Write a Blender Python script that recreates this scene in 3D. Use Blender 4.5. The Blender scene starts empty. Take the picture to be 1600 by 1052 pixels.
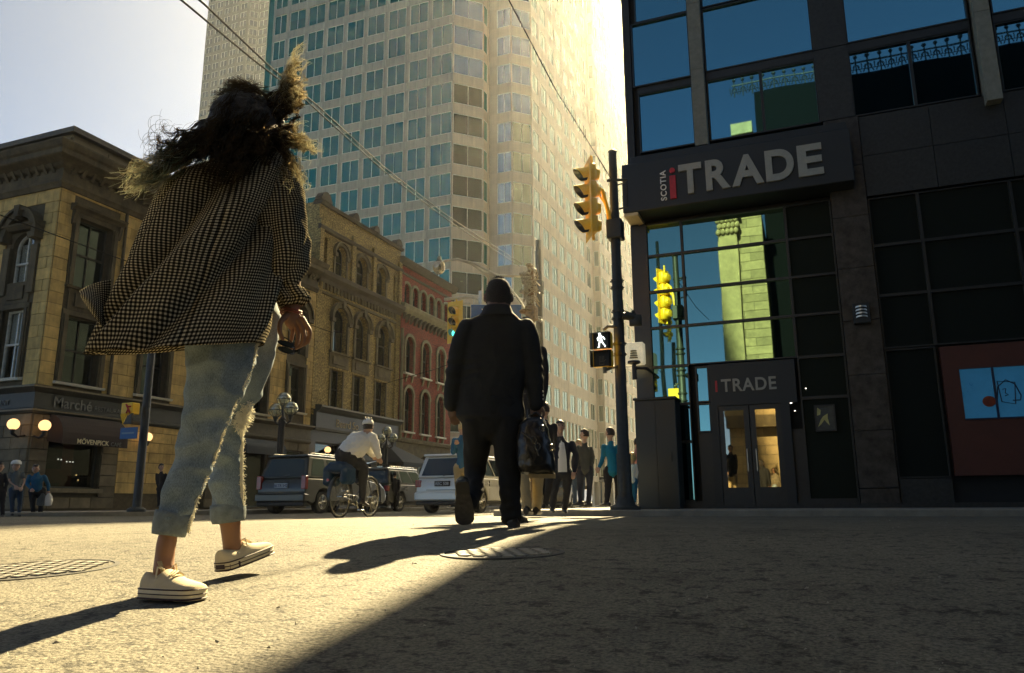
import bpy, bmesh, math, random
from mathutils import Vector, Matrix, noise
random.seed(7)
R = math.radians
scene = bpy.context.scene
COL = scene.collection

# ------------------------------------------------------------------ camera
CAM = Vector((0, 0, 0.24))
_pi, _ya, _ro, FPX = 0.21498433, 0.37374325, 0.00628790, 1204.43
_fw = Vector((-math.sin(_ya)*math.cos(_pi), math.cos(_ya)*math.cos(_pi), math.sin(_pi)))
_rt = Vector((math.cos(_ya), math.sin(_ya), 0))
_dn = -(_rt.cross(_fw))
CR = _rt*math.cos(_ro) + _dn*math.sin(_ro)
CD = -_rt*math.sin(_ro) + _dn*math.cos(_ro)
cam_d = bpy.data.cameras.new('camera')
cam = bpy.data.objects.new('camera', cam_d); COL.objects.link(cam)
cam_d.sensor_width = 36; cam_d.lens = FPX/1600*36
cam_d.clip_start = 0.05; cam_d.clip_end = 3000
m3 = Matrix((CR, -CD, -_fw)).transposed()
cam.matrix_world = Matrix.Translation(CAM) @ m3.to_4x4()
scene.camera = cam

def ray(px, py):
    return _fw + CR*((px-800)/FPX) + CD*((py-526)/FPX)
def at(px, py, X=None, Y=None, D=None):
    "survey a point of the place: where the sight line meets a plane of a facade"
    r = ray(px, py)
    if X is not None: t = X/r.x
    elif Y is not None: t = Y/r.y
    else: t = D/math.hypot(r.x, r.y)
    return CAM + r*t

# ------------------------------------------------------------------ world and light
SUN_AZ, SUN_EL = R(-9.7), R(35.5)            # azimuth measured from +Y towards +X
world = bpy.data.worlds.new('World'); scene.world = world; world.use_nodes = True
wn = world.node_tree.nodes; wl = world.node_tree.links
sky = wn.new('ShaderNodeTexSky'); sky.sky_type = 'NISHITA'; sky.sun_disc = False
sky.sun_elevation = SUN_EL; sky.sun_rotation = SUN_AZ
sky.air_density = 0.27; sky.dust_density = 1.0; sky.ozone_density = 1.0
bg = wn['Background']; bg.inputs[1].default_value = 0.05
tint = wn.new('ShaderNodeMix'); tint.data_type = 'RGBA'; tint.blend_type = 'MULTIPLY'; tint.inputs[0].default_value = 1; tint.inputs[7].default_value = (1.0, 1.02, .86, 1)
wl.new(sky.outputs[0], tint.inputs[6]); wl.new(tint.outputs[2], bg.inputs[0])
sl = bpy.data.lights.new('sun', 'SUN'); sl.energy = 5.0; sl.angle = R(0.5); sl.color = (1, .80, .44)
so = bpy.data.objects.new('sun', sl); COL.objects.link(so)
sd = Vector((math.sin(SUN_AZ)*math.cos(SUN_EL), math.cos(SUN_AZ)*math.cos(SUN_EL), math.sin(SUN_EL)))
so.rotation_euler = sd.to_track_quat('Z', 'Y').to_euler(); so.location = sd*60
scene.view_settings.view_transform = 'Standard'; scene.view_settings.look = 'None'
scene.view_settings.gamma = 1; scene.view_settings.use_curve_mapping = False
scene.view_settings.exposure = 2.52
scene.render.engine = 'CYCLES'

# ------------------------------------------------------------------ materials
class Mat:
    def __init__(s, name):
        s.m = bpy.data.materials.new(name); s.m.use_nodes = True
        s.n = s.m.node_tree.nodes; s.l = s.m.node_tree.links
        s.b = s.n['Principled BSDF']; s.out = s.n['Material Output']
    def node(s, t, **k):
        o = s.n.new(t)
        for a, v in k.items():
            if a.startswith('i_'): o.inputs[a[2:].replace('_', ' ')].default_value = v
            else: setattr(o, a, v)
        return o
    def link(s, a, b): s.l.new(a, b)
    def coord(s, kind='Object'):
        return s.node('ShaderNodeTexCoord').outputs[kind]
def mixc(M, fac, a, b, mode='MIX'):
    n = M.node('ShaderNodeMix', data_type='RGBA', blend_type=mode)
    for sock, v in ((n.inputs['Factor'], fac), (n.inputs[6], a), (n.inputs[7], b)):
        if hasattr(v, 'links'): M.link(v, sock)
        elif isinstance(v, (int, float)): sock.default_value = v
        else: sock.default_value = (*v, 1) if len(v) == 3 else v
    return n.outputs[2]
def ramp(M, src, stops):
    n = M.node('ShaderNodeValToRGB'); M.link(src, n.inputs[0])
    e = n.color_ramp.elements
    e[0].position, e[0].color = stops[0][0], (*stops[0][1], 1)
    e[1].position, e[1].color = stops[1][0], (*stops[1][1], 1)
    for p, c in stops[2:]:
        x = e.new(p); x.color = (*c, 1)
    return n.outputs[0]
def simple(name, col, rough=.7, metal=0, spec=.5, var=.25, nscale=6, bump=.0, bscale=40, objvar=0, coordk='Object', emit=0, emitcol=None, coat=0, streak=0):
    "a base colour broken up by two scales of noise, optional per-object variation and fine relief"
    M = Mat(name); b = M.b
    b.inputs['Roughness'].default_value = rough; b.inputs['Metallic'].default_value = metal
    b.inputs['Specular IOR Level'].default_value = spec
    b.inputs['Coat Weight'].default_value = coat
    c = M.coord(coordk)
    n1 = M.node('ShaderNodeTexNoise', i_Scale=nscale, i_Detail=8.0, i_Roughness=.65); M.link(c, n1.inputs['Vector'])
    dark = tuple(v*(1-var) for v in col); light = tuple(min(1, v*(1+var)) for v in col)
    o = ramp(M, n1.outputs['Fac'], [(.3, dark), (.7, light)])
    if objvar:
        oi = M.node('ShaderNodeObjectInfo')
        mr = M.node('ShaderNodeMapRange'); M.link(oi.outputs['Random'], mr.inputs[0])
        mr.inputs[3].default_value = 1-objvar; mr.inputs[4].default_value = 1+objvar
        mm = M.node('ShaderNodeVectorMath', operation='SCALE'); M.link(o, mm.inputs[0]); M.link(mr.outputs[0], mm.inputs['Scale'])
        o = mm.outputs[0]
    if streak:
        mp = M.node('ShaderNodeMapping'); M.link(c, mp.inputs[0]); mp.inputs['Scale'].default_value = (2.2, 2.2, .10)
        n4 = M.node('ShaderNodeTexNoise', i_Scale=1.0, i_Detail=6.0, i_Roughness=.7); M.link(mp.outputs[0], n4.inputs['Vector'])
        s4 = ramp(M, n4.outputs['Fac'], [(.32, (1-streak,)*3), (.6, (1.08,)*3)]); o = mixc(M, 1, o, s4, 'MULTIPLY')
    M.link(o, b.inputs['Base Color'])
    rr = M.node('ShaderNodeMapRange'); M.link(n1.outputs['Fac'], rr.inputs[0])
    rr.inputs[3].default_value = max(0, rough-.1); rr.inputs[4].default_value = min(1, rough+.1)
    M.link(rr.outputs[0], b.inputs['Roughness'])
    if bump:
        n2 = M.node('ShaderNodeTexNoise', i_Scale=bscale, i_Detail=6.0); M.link(c, n2.inputs['Vector'])
        bp = M.node('ShaderNodeBump'); bp.inputs['Strength'].default_value = bump; bp.inputs['Distance'].default_value = .02
        M.link(n2.outputs['Fac'], bp.inputs['Height']); M.link(bp.outputs[0], b.inputs['Normal'])
    if emit:
        b.inputs['Emission Color'].default_value = (*(emitcol or col), 1); b.inputs['Emission Strength'].default_value = emit
    return M.m

def glass_mat(name, tint, refl=.5, body=(.01, .015, .015), see=.5, rough=.015, wob=.0, wscale=2.0):
    "window glass: a coated mirror-like front over a pane one can partly look through"
    M = Mat(name)
    M.n.remove(M.b)
    gl = M.node('ShaderNodeBsdfGlossy'); gl.inputs['Color'].default_value = (*tint, 1); gl.inputs['Roughness'].default_value = rough
    tr = M.node('ShaderNodeBsdfTransparent'); tr.inputs['Color'].default_value = (*[min(1, .25+.75*t) for t in tint], 1)
    df = M.node('ShaderNodeBsdfDiffuse'); df.inputs['Color'].default_value = (*body, 1)
    m1 = M.node('ShaderNodeMixShader'); m1.inputs[0].default_value = see
    M.link(df.outputs[0], m1.inputs[1]); M.link(tr.outputs[0], m1.inputs[2])
    m2 = M.node('ShaderNodeMixShader')
    lw = M.node('ShaderNodeLayerWeight'); lw.inputs['Blend'].default_value = .35
    mr = M.node('ShaderNodeMapRange'); M.link(lw.outputs['Facing'], mr.inputs[0]); mr.inputs[3].default_value = refl; mr.inputs[4].default_value = min(1, refl+.35)
    M.link(mr.outputs[0], m2.inputs[0])
    M.link(m1.outputs[0], m2.inputs[1]); M.link(gl.outputs[0], m2.inputs[2])
    if wob:
        c = M.coord()
        n2 = M.node('ShaderNodeTexNoise', i_Scale=wscale, i_Detail=1.0); M.link(c, n2.inputs['Vector'])
        bp = M.node('ShaderNodeBump'); bp.inputs['Strength'].default_value = wob; bp.inputs['Distance'].default_value = .1
        M.link(n2.outputs['Fac'], bp.inputs['Height']); M.link(bp.outputs[0], gl.inputs['Normal'])
    M.link(m2.outputs[0], M.out.inputs['Surface'])
    return M.m

def emit_mat(name, col, s):
    M = Mat(name); M.b.inputs['Base Color'].default_value = (*col, 1)
    M.b.inputs['Emission Color'].default_value = (*col, 1); M.b.inputs['Emission Strength'].default_value = s
    M.b.inputs['Roughness'].default_value = .4
    return M.m

# ------------------------------------------------------------------ scene bookkeeping
BASE = {}
def thing(name, label, cat, loc=(0, 0, 0), group=None, rz=0):
    o = bpy.data.objects.new(name, None); COL.objects.link(o); o.empty_display_size = .2
    o.location = loc; o.rotation_euler = (0, 0, rz)
    o['label'] = label; o['category'] = cat
    if group: o['group'] = group
    BASE[o.name] = Vector(loc)
    return o
def tag(o, label=None, cat=None, group=None, kind=None):
    for k, v in (('label', label), ('category', cat), ('group', group), ('kind', kind)):
        if v: o[k] = v
    return o
def mesh_from(name, vs, fs, mats=(), smooth=False, mi=None, uvs=None):
    me = bpy.data.meshes.new(name); me.from_pydata([tuple(v) for v in vs], [], fs); 
    for m in mats: me.materials.append(m)
    if mi: me.polygons.foreach_set('material_index', mi)
    if uvs:
        ul = me.uv_layers.new(name='uv')
        for l in me.loops: ul.data[l.index].uv = uvs[l.vertex_index]
    if smooth: me.polygons.foreach_set('use_smooth', [True]*len(me.polygons))
    me.update(); return me
def put(name, me, parent=None, loc=(0, 0, 0), rot=None, scale=None):
    o = bpy.data.objects.new(name, me); COL.objects.link(o)
    if parent: o.parent = parent
    o.location = loc
    if rot: o.rotation_euler = rot
    if scale: o.scale = scale
    return o
def copy_tree(o, parent=None):
    c = o.copy(); COL.objects.link(c)
    if parent: c.parent = parent
    for ch in [x for x in bpy.data.objects if x.parent == o]: copy_tree(ch, c)
    return c
def kids(o): return list(o.children)

class MB:
    "collects shapes in world (or local) coordinates and links them as one mesh"
    def __init__(s): s.v = []; s.f = []; s.sm = False
    def add(s, vs, fs):
        n = len(s.v); s.v += [Vector(v) for v in vs]; s.f += [tuple(i+n for i in f) for f in fs]; return s
    def box(s, x0, x1, y0, y1, z0, z1):
        return s.add([(x0,y0,z0),(x1,y0,z0),(x1,y1,z0),(x0,y1,z0),(x0,y0,z1),(x1,y0,z1),(x1,y1,z1),(x0,y1,z1)],
                     [(0,3,2,1),(4,5,6,7),(0,1,5,4),(1,2,6,5),(2,3,7,6),(3,0,4,7)])
    def cbox(s, x0, x1, y0, y1, z0, z1, c=.01):
        "box with chamfered edges"
        bm = bmesh.new(); bmesh.ops.create_cube(bm, size=1)
        for v in bm.verts: v.co = Vector(((x0+x1)/2+v.co.x*(x1-x0), (y0+y1)/2+v.co.y*(y1-y0), (z0+z1)/2+v.co.z*(z1-z0)))
        bmesh.ops.bevel(bm, geom=bm.edges[:], offset=c, segments=1, affect='EDGES')
        s.addbm(bm); bm.free(); return s
    def addbm(s, bm, M=None):
        bm.verts.index_update()
        return s.add([(M @ v.co) if M else v.co.copy() for v in bm.verts], [[v.index for v in f.verts] for f in bm.faces])
    def prism(s, pts, ax, a0, a1):
        "polygon pts (2D) extruded along axis ax ('x','y','z') between a0 and a1"
        def P(p, a): return {'x': (a, p[0], p[1]), 'y': (p[0], a, p[1]), 'z': (p[0], p[1], a)}[ax]
        n = len(pts)
        return s.add([P(p, a0) for p in pts]+[P(p, a1) for p in pts],
                     [tuple(range(n)), tuple(range(2*n-1, n-1, -1))]+[(i, (i+1) % n, n+(i+1) % n, n+i) for i in range(n)])
    def tube(s, pts, r, n=8, cap=True, closed=False):
        pts = [Vector(p) for p in pts]; rs = r if isinstance(r, (list, tuple)) else [r]*len(pts)
        vs = []; fs = []; up = Vector((0, 0, 1)); N = len(pts); pn = None
        for i, p in enumerate(pts):
            a = pts[(i-1) % N if closed else max(0, i-1)]; b = pts[(i+1) % N if closed else min(N-1, i+1)]
            t = (b-a); t = t.normalized() if t.length > 1e-9 else Vector((0, 0, 1))
            if pn is None:
                ref = up if abs(t.z) < .9 else Vector((1, 0, 0)); x = t.cross(ref).normalized()
            else:
                x = (pn - t*pn.dot(t)); x = x.normalized() if x.length > 1e-6 else t.orthogonal().normalized()
            pn = x; y = t.cross(x)
            for k in range(n):
                an = 2*math.pi*k/n; vs.append(p+(x*math.cos(an)+y*math.sin(an))*rs[i])
        for i in range(N if closed else N-1):
            j = (i+1) % N
            for k in range(n):
                fs.append((i*n+k, i*n+(k+1) % n, j*n+(k+1) % n, j*n+k))
        if cap and not closed: fs += [tuple(range(n-1, -1, -1)), tuple((N-1)*n+k for k in range(n))]
        return s.add(vs, fs)
    def lathe(s, prof, c=(0, 0, 0), n=16, axis='z', M=None):
        c = Vector(c); vs = []; fs = []; m = len(prof)
        for i in range(n):
            a = 2*math.pi*i/n
            for r, h in prof:
                p = Vector((r*math.cos(a), r*math.sin(a), h))
                if axis == 'x': p = Vector((h, p.x, p.y))
                if axis == 'y': p = Vector((p.x, h, p.y))
                if M: p = M @ p
                vs.append(c+p)
        for i in range(n):
            j = (i+1) % n
            for k in range(m-1): fs.append((i*m+k, j*m+k, j*m+k+1, i*m+k+1))
        return s.add(vs, fs)
    def ball(s, c, r, n=14, sc=(1, 1, 1)):
        prof = [(max(1e-4, math.sin(math.pi*i/n))*r, -math.cos(math.pi*i/n)*r) for i in range(n+1)]
        m = Matrix.Diagonal(sc)
        return s.lathe(prof, c, n*2, M=m)
    def loft(s, rings, cap=True):
        n = len(rings[0]); vs = [v for r in rings for v in r]; fs = []
        for i in range(len(rings)-1):
            for k in range(n): fs.append((i*n+k, i*n+(k+1) % n, (i+1)*n+(k+1) % n, (i+1)*n+k))
        if cap: fs += [tuple(range(n-1, -1, -1)), tuple((len(rings)-1)*n+k for k in range(n))]
        return s.add(vs, fs)
    def mesh(s, name, mat, smooth=False, off=None):
        off = off or Vector((0, 0, 0))
        return mesh_from(name, [v-off for v in s.v], s.f, [mat] if mat else [], smooth)
    def build(s, name, mat, parent=None, smooth=False, bevel=0, bseg=2):
        off = Vector((0, 0, 0)); q = parent
        if parent is not None:
            while q is not None:
                off = off + (BASE[q.name] if q.name in BASE else Vector((0, 0, 0))); q = q.parent
        me = s.mesh(name, mat, smooth, off)
        bm = bmesh.new(); bm.from_mesh(me); bmesh.ops.remove_doubles(bm, verts=bm.verts, dist=1e-5)
        bmesh.ops.recalc_face_normals(bm, faces=bm.faces); bm.to_mesh(me); bm.free()
        if smooth: me.set_sharp_from_angle(angle=R(50))
        o = put(name, me, parent)
        if bevel:
            b = o.modifiers.new('bevel', 'BEVEL'); b.width = bevel; b.segments = bseg; b.limit_method = 'ANGLE'
        return o
def struct(o): o['kind'] = 'structure'; return o

def text_mesh(s, size, mat, depth=.01, align='LEFT', bold=0.0, spacing=1.0, sx=1.0):
    cu = bpy.data.curves.new('lettering', 'FONT'); cu.body = s; cu.size = size; cu.extrude = depth; cu.offset = bold
    cu.align_x = align; cu.space_character = spacing
    o = bpy.data.objects.new('tmp', cu); COL.objects.link(o)
    dg = bpy.context.evaluated_depsgraph_get(); dg.update()
    me = bpy.data.meshes.new_from_object(o.evaluated_get(dg)); me.materials.clear(); me.materials.append(mat)
    bpy.data.objects.remove(o); bpy.data.curves.remove(cu)
    if sx != 1: me.transform(Matrix.Diagonal((sx, 1, 1, 1)))
    me.name = 'lettering'
    return me
FACE_Y = (R(90), 0, 0)            # lettering that faces -Y
FACE_X = (R(90), 0, R(90))        # lettering that faces +X
# ================================================================== ground
def gz(y):
    P = [(-40,-.12),(-6,-.12),(0,-.10),(1.2,-.07),(2,-.03),(3,.03),(4.2,.075),(5.3,.09),(8,.07),(12,.045),(16,.0),(60,0)]
    if y <= P[0][0]: return P[0][1]
    for (a, za), (b, zb) in zip(P, P[1:]):
        if y <= b: t = (y-a)/(b-a); t = t*t*(3-2*t) if False else t; return za+(zb-za)*t
    return 0

def asphalt():
    M = Mat('asphalt'); b = M.b; c = M.coord()
    n1 = M.node('ShaderNodeTexNoise', i_Scale=.45, i_Detail=6.0, i_Roughness=.6); M.link(c, n1.inputs['Vector'])
    n2 = M.node('ShaderNodeTexNoise', i_Scale=95.0, i_Detail=3.0, i_Roughness=.7); M.link(c, n2.inputs['Vector'])
    v = M.node('ShaderNodeTexVoronoi', i_Scale=75.0); M.link(c, v.inputs['Vector'])
    n3 = M.node('ShaderNodeTexNoise', i_Scale=17.0, i_Detail=7.0, i_Roughness=.75); M.link(c, n3.inputs['Vector'])
    a = ramp(M, n1.outputs['Fac'], [(.3, (.115, .106, .082)), (.7, (.175, .160, .122))])
    sp = ramp(M, n2.outputs['Fac'], [(.36, (.45, .45, .45)), (.60, (1.35, 1.35, 1.32))])
    o = mixc(M, 1.0, a, sp, 'MULTIPLY')
    pit = ramp(M, n3.outputs['Fac'], [(.40, (.13, .13, .13)), (.47, (1, 1, 1))])
    o = mixc(M, .8, o, pit, 'MULTIPLY')
    ve = M.node('ShaderNodeTexVoronoi', feature='DISTANCE_TO_EDGE', i_Scale=.55); wv = M.node('ShaderNodeTexNoise', i_Scale=2.2, i_Detail=5.0)
    M.link(c, wv.inputs['Vector']); mx = M.node('ShaderNodeVectorMath', operation='MULTIPLY_ADD'); M.link(wv.outputs['Color'], mx.inputs[0]); mx.inputs[1].default_value = (.7, .7, 0); M.link(c, mx.inputs[2]); M.link(mx.outputs[0], ve.inputs['Vector'])
    ck = ramp(M, ve.outputs['Distance'], [(.0, (.25, .25, .25)), (.006, (1, 1, 1))]); n5 = M.node('ShaderNodeTexNoise', i_Scale=.33, i_Detail=2.0); M.link(c, n5.inputs['Vector'])
    msk = M.node('ShaderNodeMapRange'); M.link(n5.outputs['Fac'], msk.inputs[0]); msk.inputs[1].default_value = .48; msk.inputs[2].default_value = .60
    o = mixc(M, msk.outputs[0], o, mixc(M, 1, o, ck, 'MULTIPLY'))
    n6 = M.node('ShaderNodeTexNoise', i_Scale=1.7, i_Detail=5.0, i_Roughness=.7); M.link(c, n6.inputs['Vector'])
    stn = ramp(M, n6.outputs['Fac'], [(.30, (.62, .60, .58)), (.46, (1, 1, 1)), (.72, (1.15, 1.15, 1.12))]); o = mixc(M, .85, o, stn, 'MULTIPLY')
    M.link(o, b.inputs['Base Color']); b.inputs['Roughness'].default_value = .8; b.inputs['Specular IOR Level'].default_value = .3
    ad = M.node('ShaderNodeMath', operation='MULTIPLY_ADD'); M.link(n3.outputs['Fac'], ad.inputs[0]); ad.inputs[1].default_value = 1.6; M.link(n2.outputs['Fac'], ad.inputs[2])
    a2 = M.node('ShaderNodeMath', operation='MULTIPLY_ADD'); M.link(v.outputs['Distance'], a2.inputs[0]); a2.inputs[1].default_value = -.8; M.link(ad.outputs[0], a2.inputs[2])
    bp = M.node('ShaderNodeBump'); bp.inputs['Strength'].default_value = .75; bp.inputs['Distance'].default_value = .007
    M.link(a2.outputs[0], bp.inputs['Height']); M.link(bp.outputs[0], b.inputs['Normal'])
    return M.m
M_ASPH = asphalt()
def frange(a, b, s):
    r = []; x = a
    while x < b-1e-6: r.append(x); x += s
    return r
xs = [-300, -150, -80]+frange(-45, 45, 1.5)+[45, 80, 150, 300]
ys = [-200, -80, -40]+frange(-8, 20, .5)+frange(20, 60, 4)+[60, 80, 150, 240, 320]
vs = [(x, y, gz(y)) for y in ys for x in xs]; nx = len(xs)
fs = [(j*nx+i, j*nx+i+1, (j+1)*nx+i+1, (j+1)*nx+i) for j in range(len(ys)-1) for i in range(nx-1)]
struct(put('road', mesh_from('road', vs, fs, [M_ASPH], True)))

def concrete(name, col, slab=1.5, var=.2):
    M = Mat(name); b = M.b; c = M.coord()
    br = M.node('ShaderNodeTexBrick', offset=0.0); br.inputs['Scale'].default_value = 1
    br.inputs['Brick Width'].default_value = slab; br.inputs['Row Height'].default_value = slab; br.inputs['Mortar Size'].default_value = .012
    br.inputs['Color1'].default_value = (*col, 1); br.inputs['Color2'].default_value = (*[v*.88 for v in col], 1); br.inputs['Mortar'].default_value = (*[v*.4 for v in col], 1)
    M.link(c, br.inputs['Vector'])
    n = M.node('ShaderNodeTexNoise', i_Scale=1.3, i_Detail=8.0, i_Roughness=.7); M.link(c, n.inputs['Vector'])
    st = ramp(M, n.outputs['Fac'], [(.3, (1-var,)*3), (.7, (1+var,)*3)])
    M.link(mixc(M, 1.0, br.outputs['Color'], st, 'MULTIPLY'), b.inputs['Base Color'])
    b.inputs['Roughness'].default_value = .85
    n2 = M.node('ShaderNodeTexNoise', i_Scale=60.0, i_Detail=4.0); M.link(c, n2.inputs['Vector'])
    bp = M.node('ShaderNodeBump'); bp.inputs['Strength'].default_value = .4; bp.inputs['Distance'].default_value = .01
    M.link(n2.outputs['Fac'], bp.inputs['Height']); M.link(bp.outputs[0], b.inputs['Normal'])
    return M.m
M_WALK = concrete('pavement_concrete', (.22, .20, .16))
M_KERB = simple('kerb_stone', (.24, .22, .17), .8, nscale=3, bump=.4)

def corner_poly(xa, xb, ya, yb, r, cx, cy):
    "rectangle whose corner (cx,cy sides) is rounded by r"
    pts = []
    for (x, y) in ((xa, ya), (xb, ya), (xb, yb), (xa, yb)):
        if (x, y) == (cx, cy):
            sx = 1 if x == xa else -1; sy = 1 if y == ya else -1
            o = (x+sx*r, y+sy*r); a0 = {(1, 1): 180, (-1, 1): 270, (-1, -1): 0, (1, -1): 90}[(sx, sy)]
            pts += [(o[0]+r*math.cos(R(a0+k*9)), o[1]+r*math.sin(R(a0+k*9))) for k in range(11)]
        else: pts.append((x, y))
    return pts
def inset_poly(pts, d):
    n = len(pts); out = []
    for i in range(n):
        a = Vector(pts[i-1]); b = Vector(pts[i]); c = Vector(pts[(i+1) % n])
        t1 = (b-a).normalized(); t2 = (c-b).normalized(); n1 = Vector((-t1.y, t1.x)); n2 = Vector((-t2.y, t2.x))
        m = (n1+n2).normalized(); k = d/max(.3, m.dot(n1)); out.append(tuple(b+m*k))
    return out
SW_H = .13
def pavement(name, poly):
    m = MB(); m.prism(inset_poly(poly, .18), 'z', -.3, SW_H); struct(m.build(name, M_WALK))
    k = MB(); o = poly; i = inset_poly(poly, .176); n = len(o)
    k.add([(x, y, -.3) for x, y in o]+[(x, y, SW_H-.012) for x, y in o]+[(x, y, SW_H+.004) for x, y in inset_poly(poly, .02)]+[(x, y, SW_H+.004) for x, y in i],
          [(a+n*q, (a+1) % n+n*q, (a+1) % n+n*(q+1), a+n*(q+1)) for a in range(n) for q in range(3)])
    struct(k.build('kerb', M_KERB))
pavement('pavement', corner_poly(-6.9, 60, 14.3, 70, 2.6, -6.9, 14.3))
pavement('pavement', corner_poly(-80, -17.6, 12.9, 58, 3.0, -17.6, 12.9))
pavement('pavement', corner_poly(-80, -20.0, 68, 135, 1.5, -20.0, 68))
pavement('pavement', corner_poly(-80, -17.6, -40, -9.0, 3.0, -17.6, -9.0))
pavement('pavement', corner_poly(-6.9, 60, -40, -9.0, 3.0, -6.9, -9.0))

M_IRON = simple('cast_iron', (.27, .255, .215), .6, metal=.1, var=.3, nscale=30, bump=.15)  # studs painted paler than the rim for the sun they catch
M_IRONRIM = simple('cast_iron_rim', (.055, .052, .045), .7, metal=.1, var=.3, nscale=20)
def manhole(loc, r, tilt, label):
    t = thing('manhole_cover', label, 'manhole cover', loc, 'round iron manhole covers in the road')
    BASE[t.name] = Vector((0, 0, 0)); t.rotation_euler = (tilt, 0, 0)
    m = MB(); m.lathe([(r, -.05), (r, .001), (r-.02, .002), (r-.02, -.01)], n=48); m.build('rim', M_IRONRIM, t, True)
    m = MB(); m.lathe([(r-.024, -.05), (r-.024, -.002), (0.001, -.002)], n=48); m.build('cover', M_IRONRIM, t)
    s = MB(); q = .066; n = int(r/q)+2
    for i in range(-n, n+1):
        for j in range(-2*n, 2*n+1):
            x, y = i*q+(q*.5 if j % 2 else 0), j*q*.86
            if math.hypot(x, y) < r-.05: s.prism([(x-.022, y-.019), (x+.022, y-.019), (x+.022, y+.019), (x-.022, y+.019)], 'z', -.0019, .0045)
    tag(s.build('raised_stud', M_IRON, t), kind='stuff')
pm = at(785, 861, D=3.45); manhole((pm.x, pm.y, gz(pm.y)+.002), .27, R(1.6), 'round iron manhole cover at the edge of the building shade')
pm = at(48, 885, D=3.85); manhole((pm.x, pm.y, gz(pm.y)+.002), .33, R(3.2), 'round iron manhole cover in full sun by the left edge')

# loose grit and flecks on the asphalt
g = MB(); rg = random.Random(3)
for k in range(420):
    d = 1.2+rg.random()**1.5*7; l = (rg.random()-.5)*1.35*d
    x = -_fw.x*0+(-math.sin(_ya))*d+math.cos(_ya)*l; y = math.cos(_ya)*d+math.sin(_ya)*l
    s = .0025+rg.random()**3*.008; z = gz(y)
    vs = [(x+s*(rg.random()-.5)*2, y+s*(rg.random()-.5)*2, z+rg.random()*s*.7) for _ in range(3)]+[(x, y, z+s)]
    g.add(vs, [(0, 1, 3), (1, 2, 3), (2, 0, 3), (0, 2, 1)])
tag(g.build('road_grit', simple('grit', (.30, .28, .22), .8, objvar=0)), 'pale grit and small flecks scattered over the asphalt', 'grit', kind='stuff')

# ------------------------------------------------------------------ haze in the street canyon
def haze(dens=.00034, g=.80):
    m = MB(); m.box(-260, 310, -150, 300, -1.3, 240)
    mt = bpy.data.materials.new('haze_air'); mt.use_nodes = True; nt = mt.node_tree
    nt.nodes.remove(nt.nodes['Principled BSDF'])
    v = nt.nodes.new('ShaderNodeVolumePrincipled'); v.inputs['Density'].default_value = dens
    v.inputs['Color'].default_value = (.94, .94, .90, 1); v.inputs['Anisotropy'].default_value = g
    nt.links.new(v.outputs[0], nt.nodes['Material Output'].inputs['Volume'])
    o = m.build('haze', mt); tag(o, 'warm haze filling the street between the towers', 'haze', kind='stuff')
    return o
HAZE = haze()
# ================================================================== facade tools
M_VOID = simple('dark_interior', (.02, .021, .02), .9, var=.2)
M_FRAME_DK = simple('dark_window_frame', (.03, .034, .028), .5)
M_FRAME_PALE = simple('pale_window_frame', (.62, .62, .54), .5)
M_GLASS_OLD = glass_mat('old_window_glass', (.45, .58, .56), .16, see=.62, wob=.25, wscale=1.2)
M_BLIND = simple('cream_blind', (.62, .58, .42), .8, var=.08)
def fmX(base): return lambda u, z, d: (base+d, u, z)          # facade that faces +X
def fmY(base): return lambda u, z, d: (u, base-d, z)          # facade that faces -Y
def outline(o, ins=0, n=10):
    ua, ub, za, zb, arch = o; ua += ins; ub -= ins; za += ins
    if not arch: return [(ua, za), (ub, za), (ub, zb-ins), (ua, zb-ins)]
    r = (ub-ua)/2; c = (ua+ub)/2; rr = arch if arch > 0.01 and arch is not True else r
    h = r if arch is True else arch            # rise of the arch
    zs = zb-ins-h if arch is True else zb-h-ins*.6
    return [(ua, za), (ub, za)]+[(c+r*math.cos(math.pi*k/n), zs+h*math.sin(math.pi*k/n)) for k in range(n+1)]
class FB(MB):
    def __init__(s, fm): super().__init__(); s.fm = fm
    def fbox(s, u0, u1, z0, z1, d0, d1):
        c = [s.fm(*p) for p in ((u0,z0,d0),(u1,z0,d0),(u1,z0,d1),(u0,z0,d1),(u0,z1,d0),(u1,z1,d0),(u1,z1,d1),(u0,z1,d1))]
        s.add(c, [(0,3,2,1),(4,5,6,7),(0,1,5,4),(1,2,6,5),(2,3,7,6),(3,0,4,7)]); return s
    def poly(s, pts, d0, d1):
        n = len(pts); s.add([s.fm(u, z, d0) for u, z in pts]+[s.fm(u, z, d1) for u, z in pts],
            [tuple(range(n)), tuple(range(2*n-1, n-1, -1))]+[(i, (i+1) % n, n+(i+1) % n, n+i) for i in range(n)]); return s
    def ring(s, po, pi_, d0, d1):
        n = len(po); s.add([s.fm(u, z, d0) for u, z in po]+[s.fm(u, z, d1) for u, z in po]+[s.fm(u, z, d0) for u, z in pi_]+[s.fm(u, z, d1) for u, z in pi_],
            [f for i in range(n) for j in [(i+1) % n] for f in ((i, j, n+j, n+i), (2*n+i, 3*n+i, 3*n+j, 2*n+j), (n+i, n+j, 3*n+j, 3*n+i), (i, 2*n+i, 2*n+j, j))]); return s
    def profile(s, u0, u1, pr):
        "moulding: closed section pr [(d,z)...] run from u0 to u1"
        n = len(pr); s.add([s.fm(u0, z, d) for d, z in pr]+[s.fm(u1, z, d) for d, z in pr],
            [tuple(range(n)), tuple(range(2*n-1, n-1, -1))]+[(i, (i+1) % n, n+(i+1) % n, n+i) for i in range(n)]); return s
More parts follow.
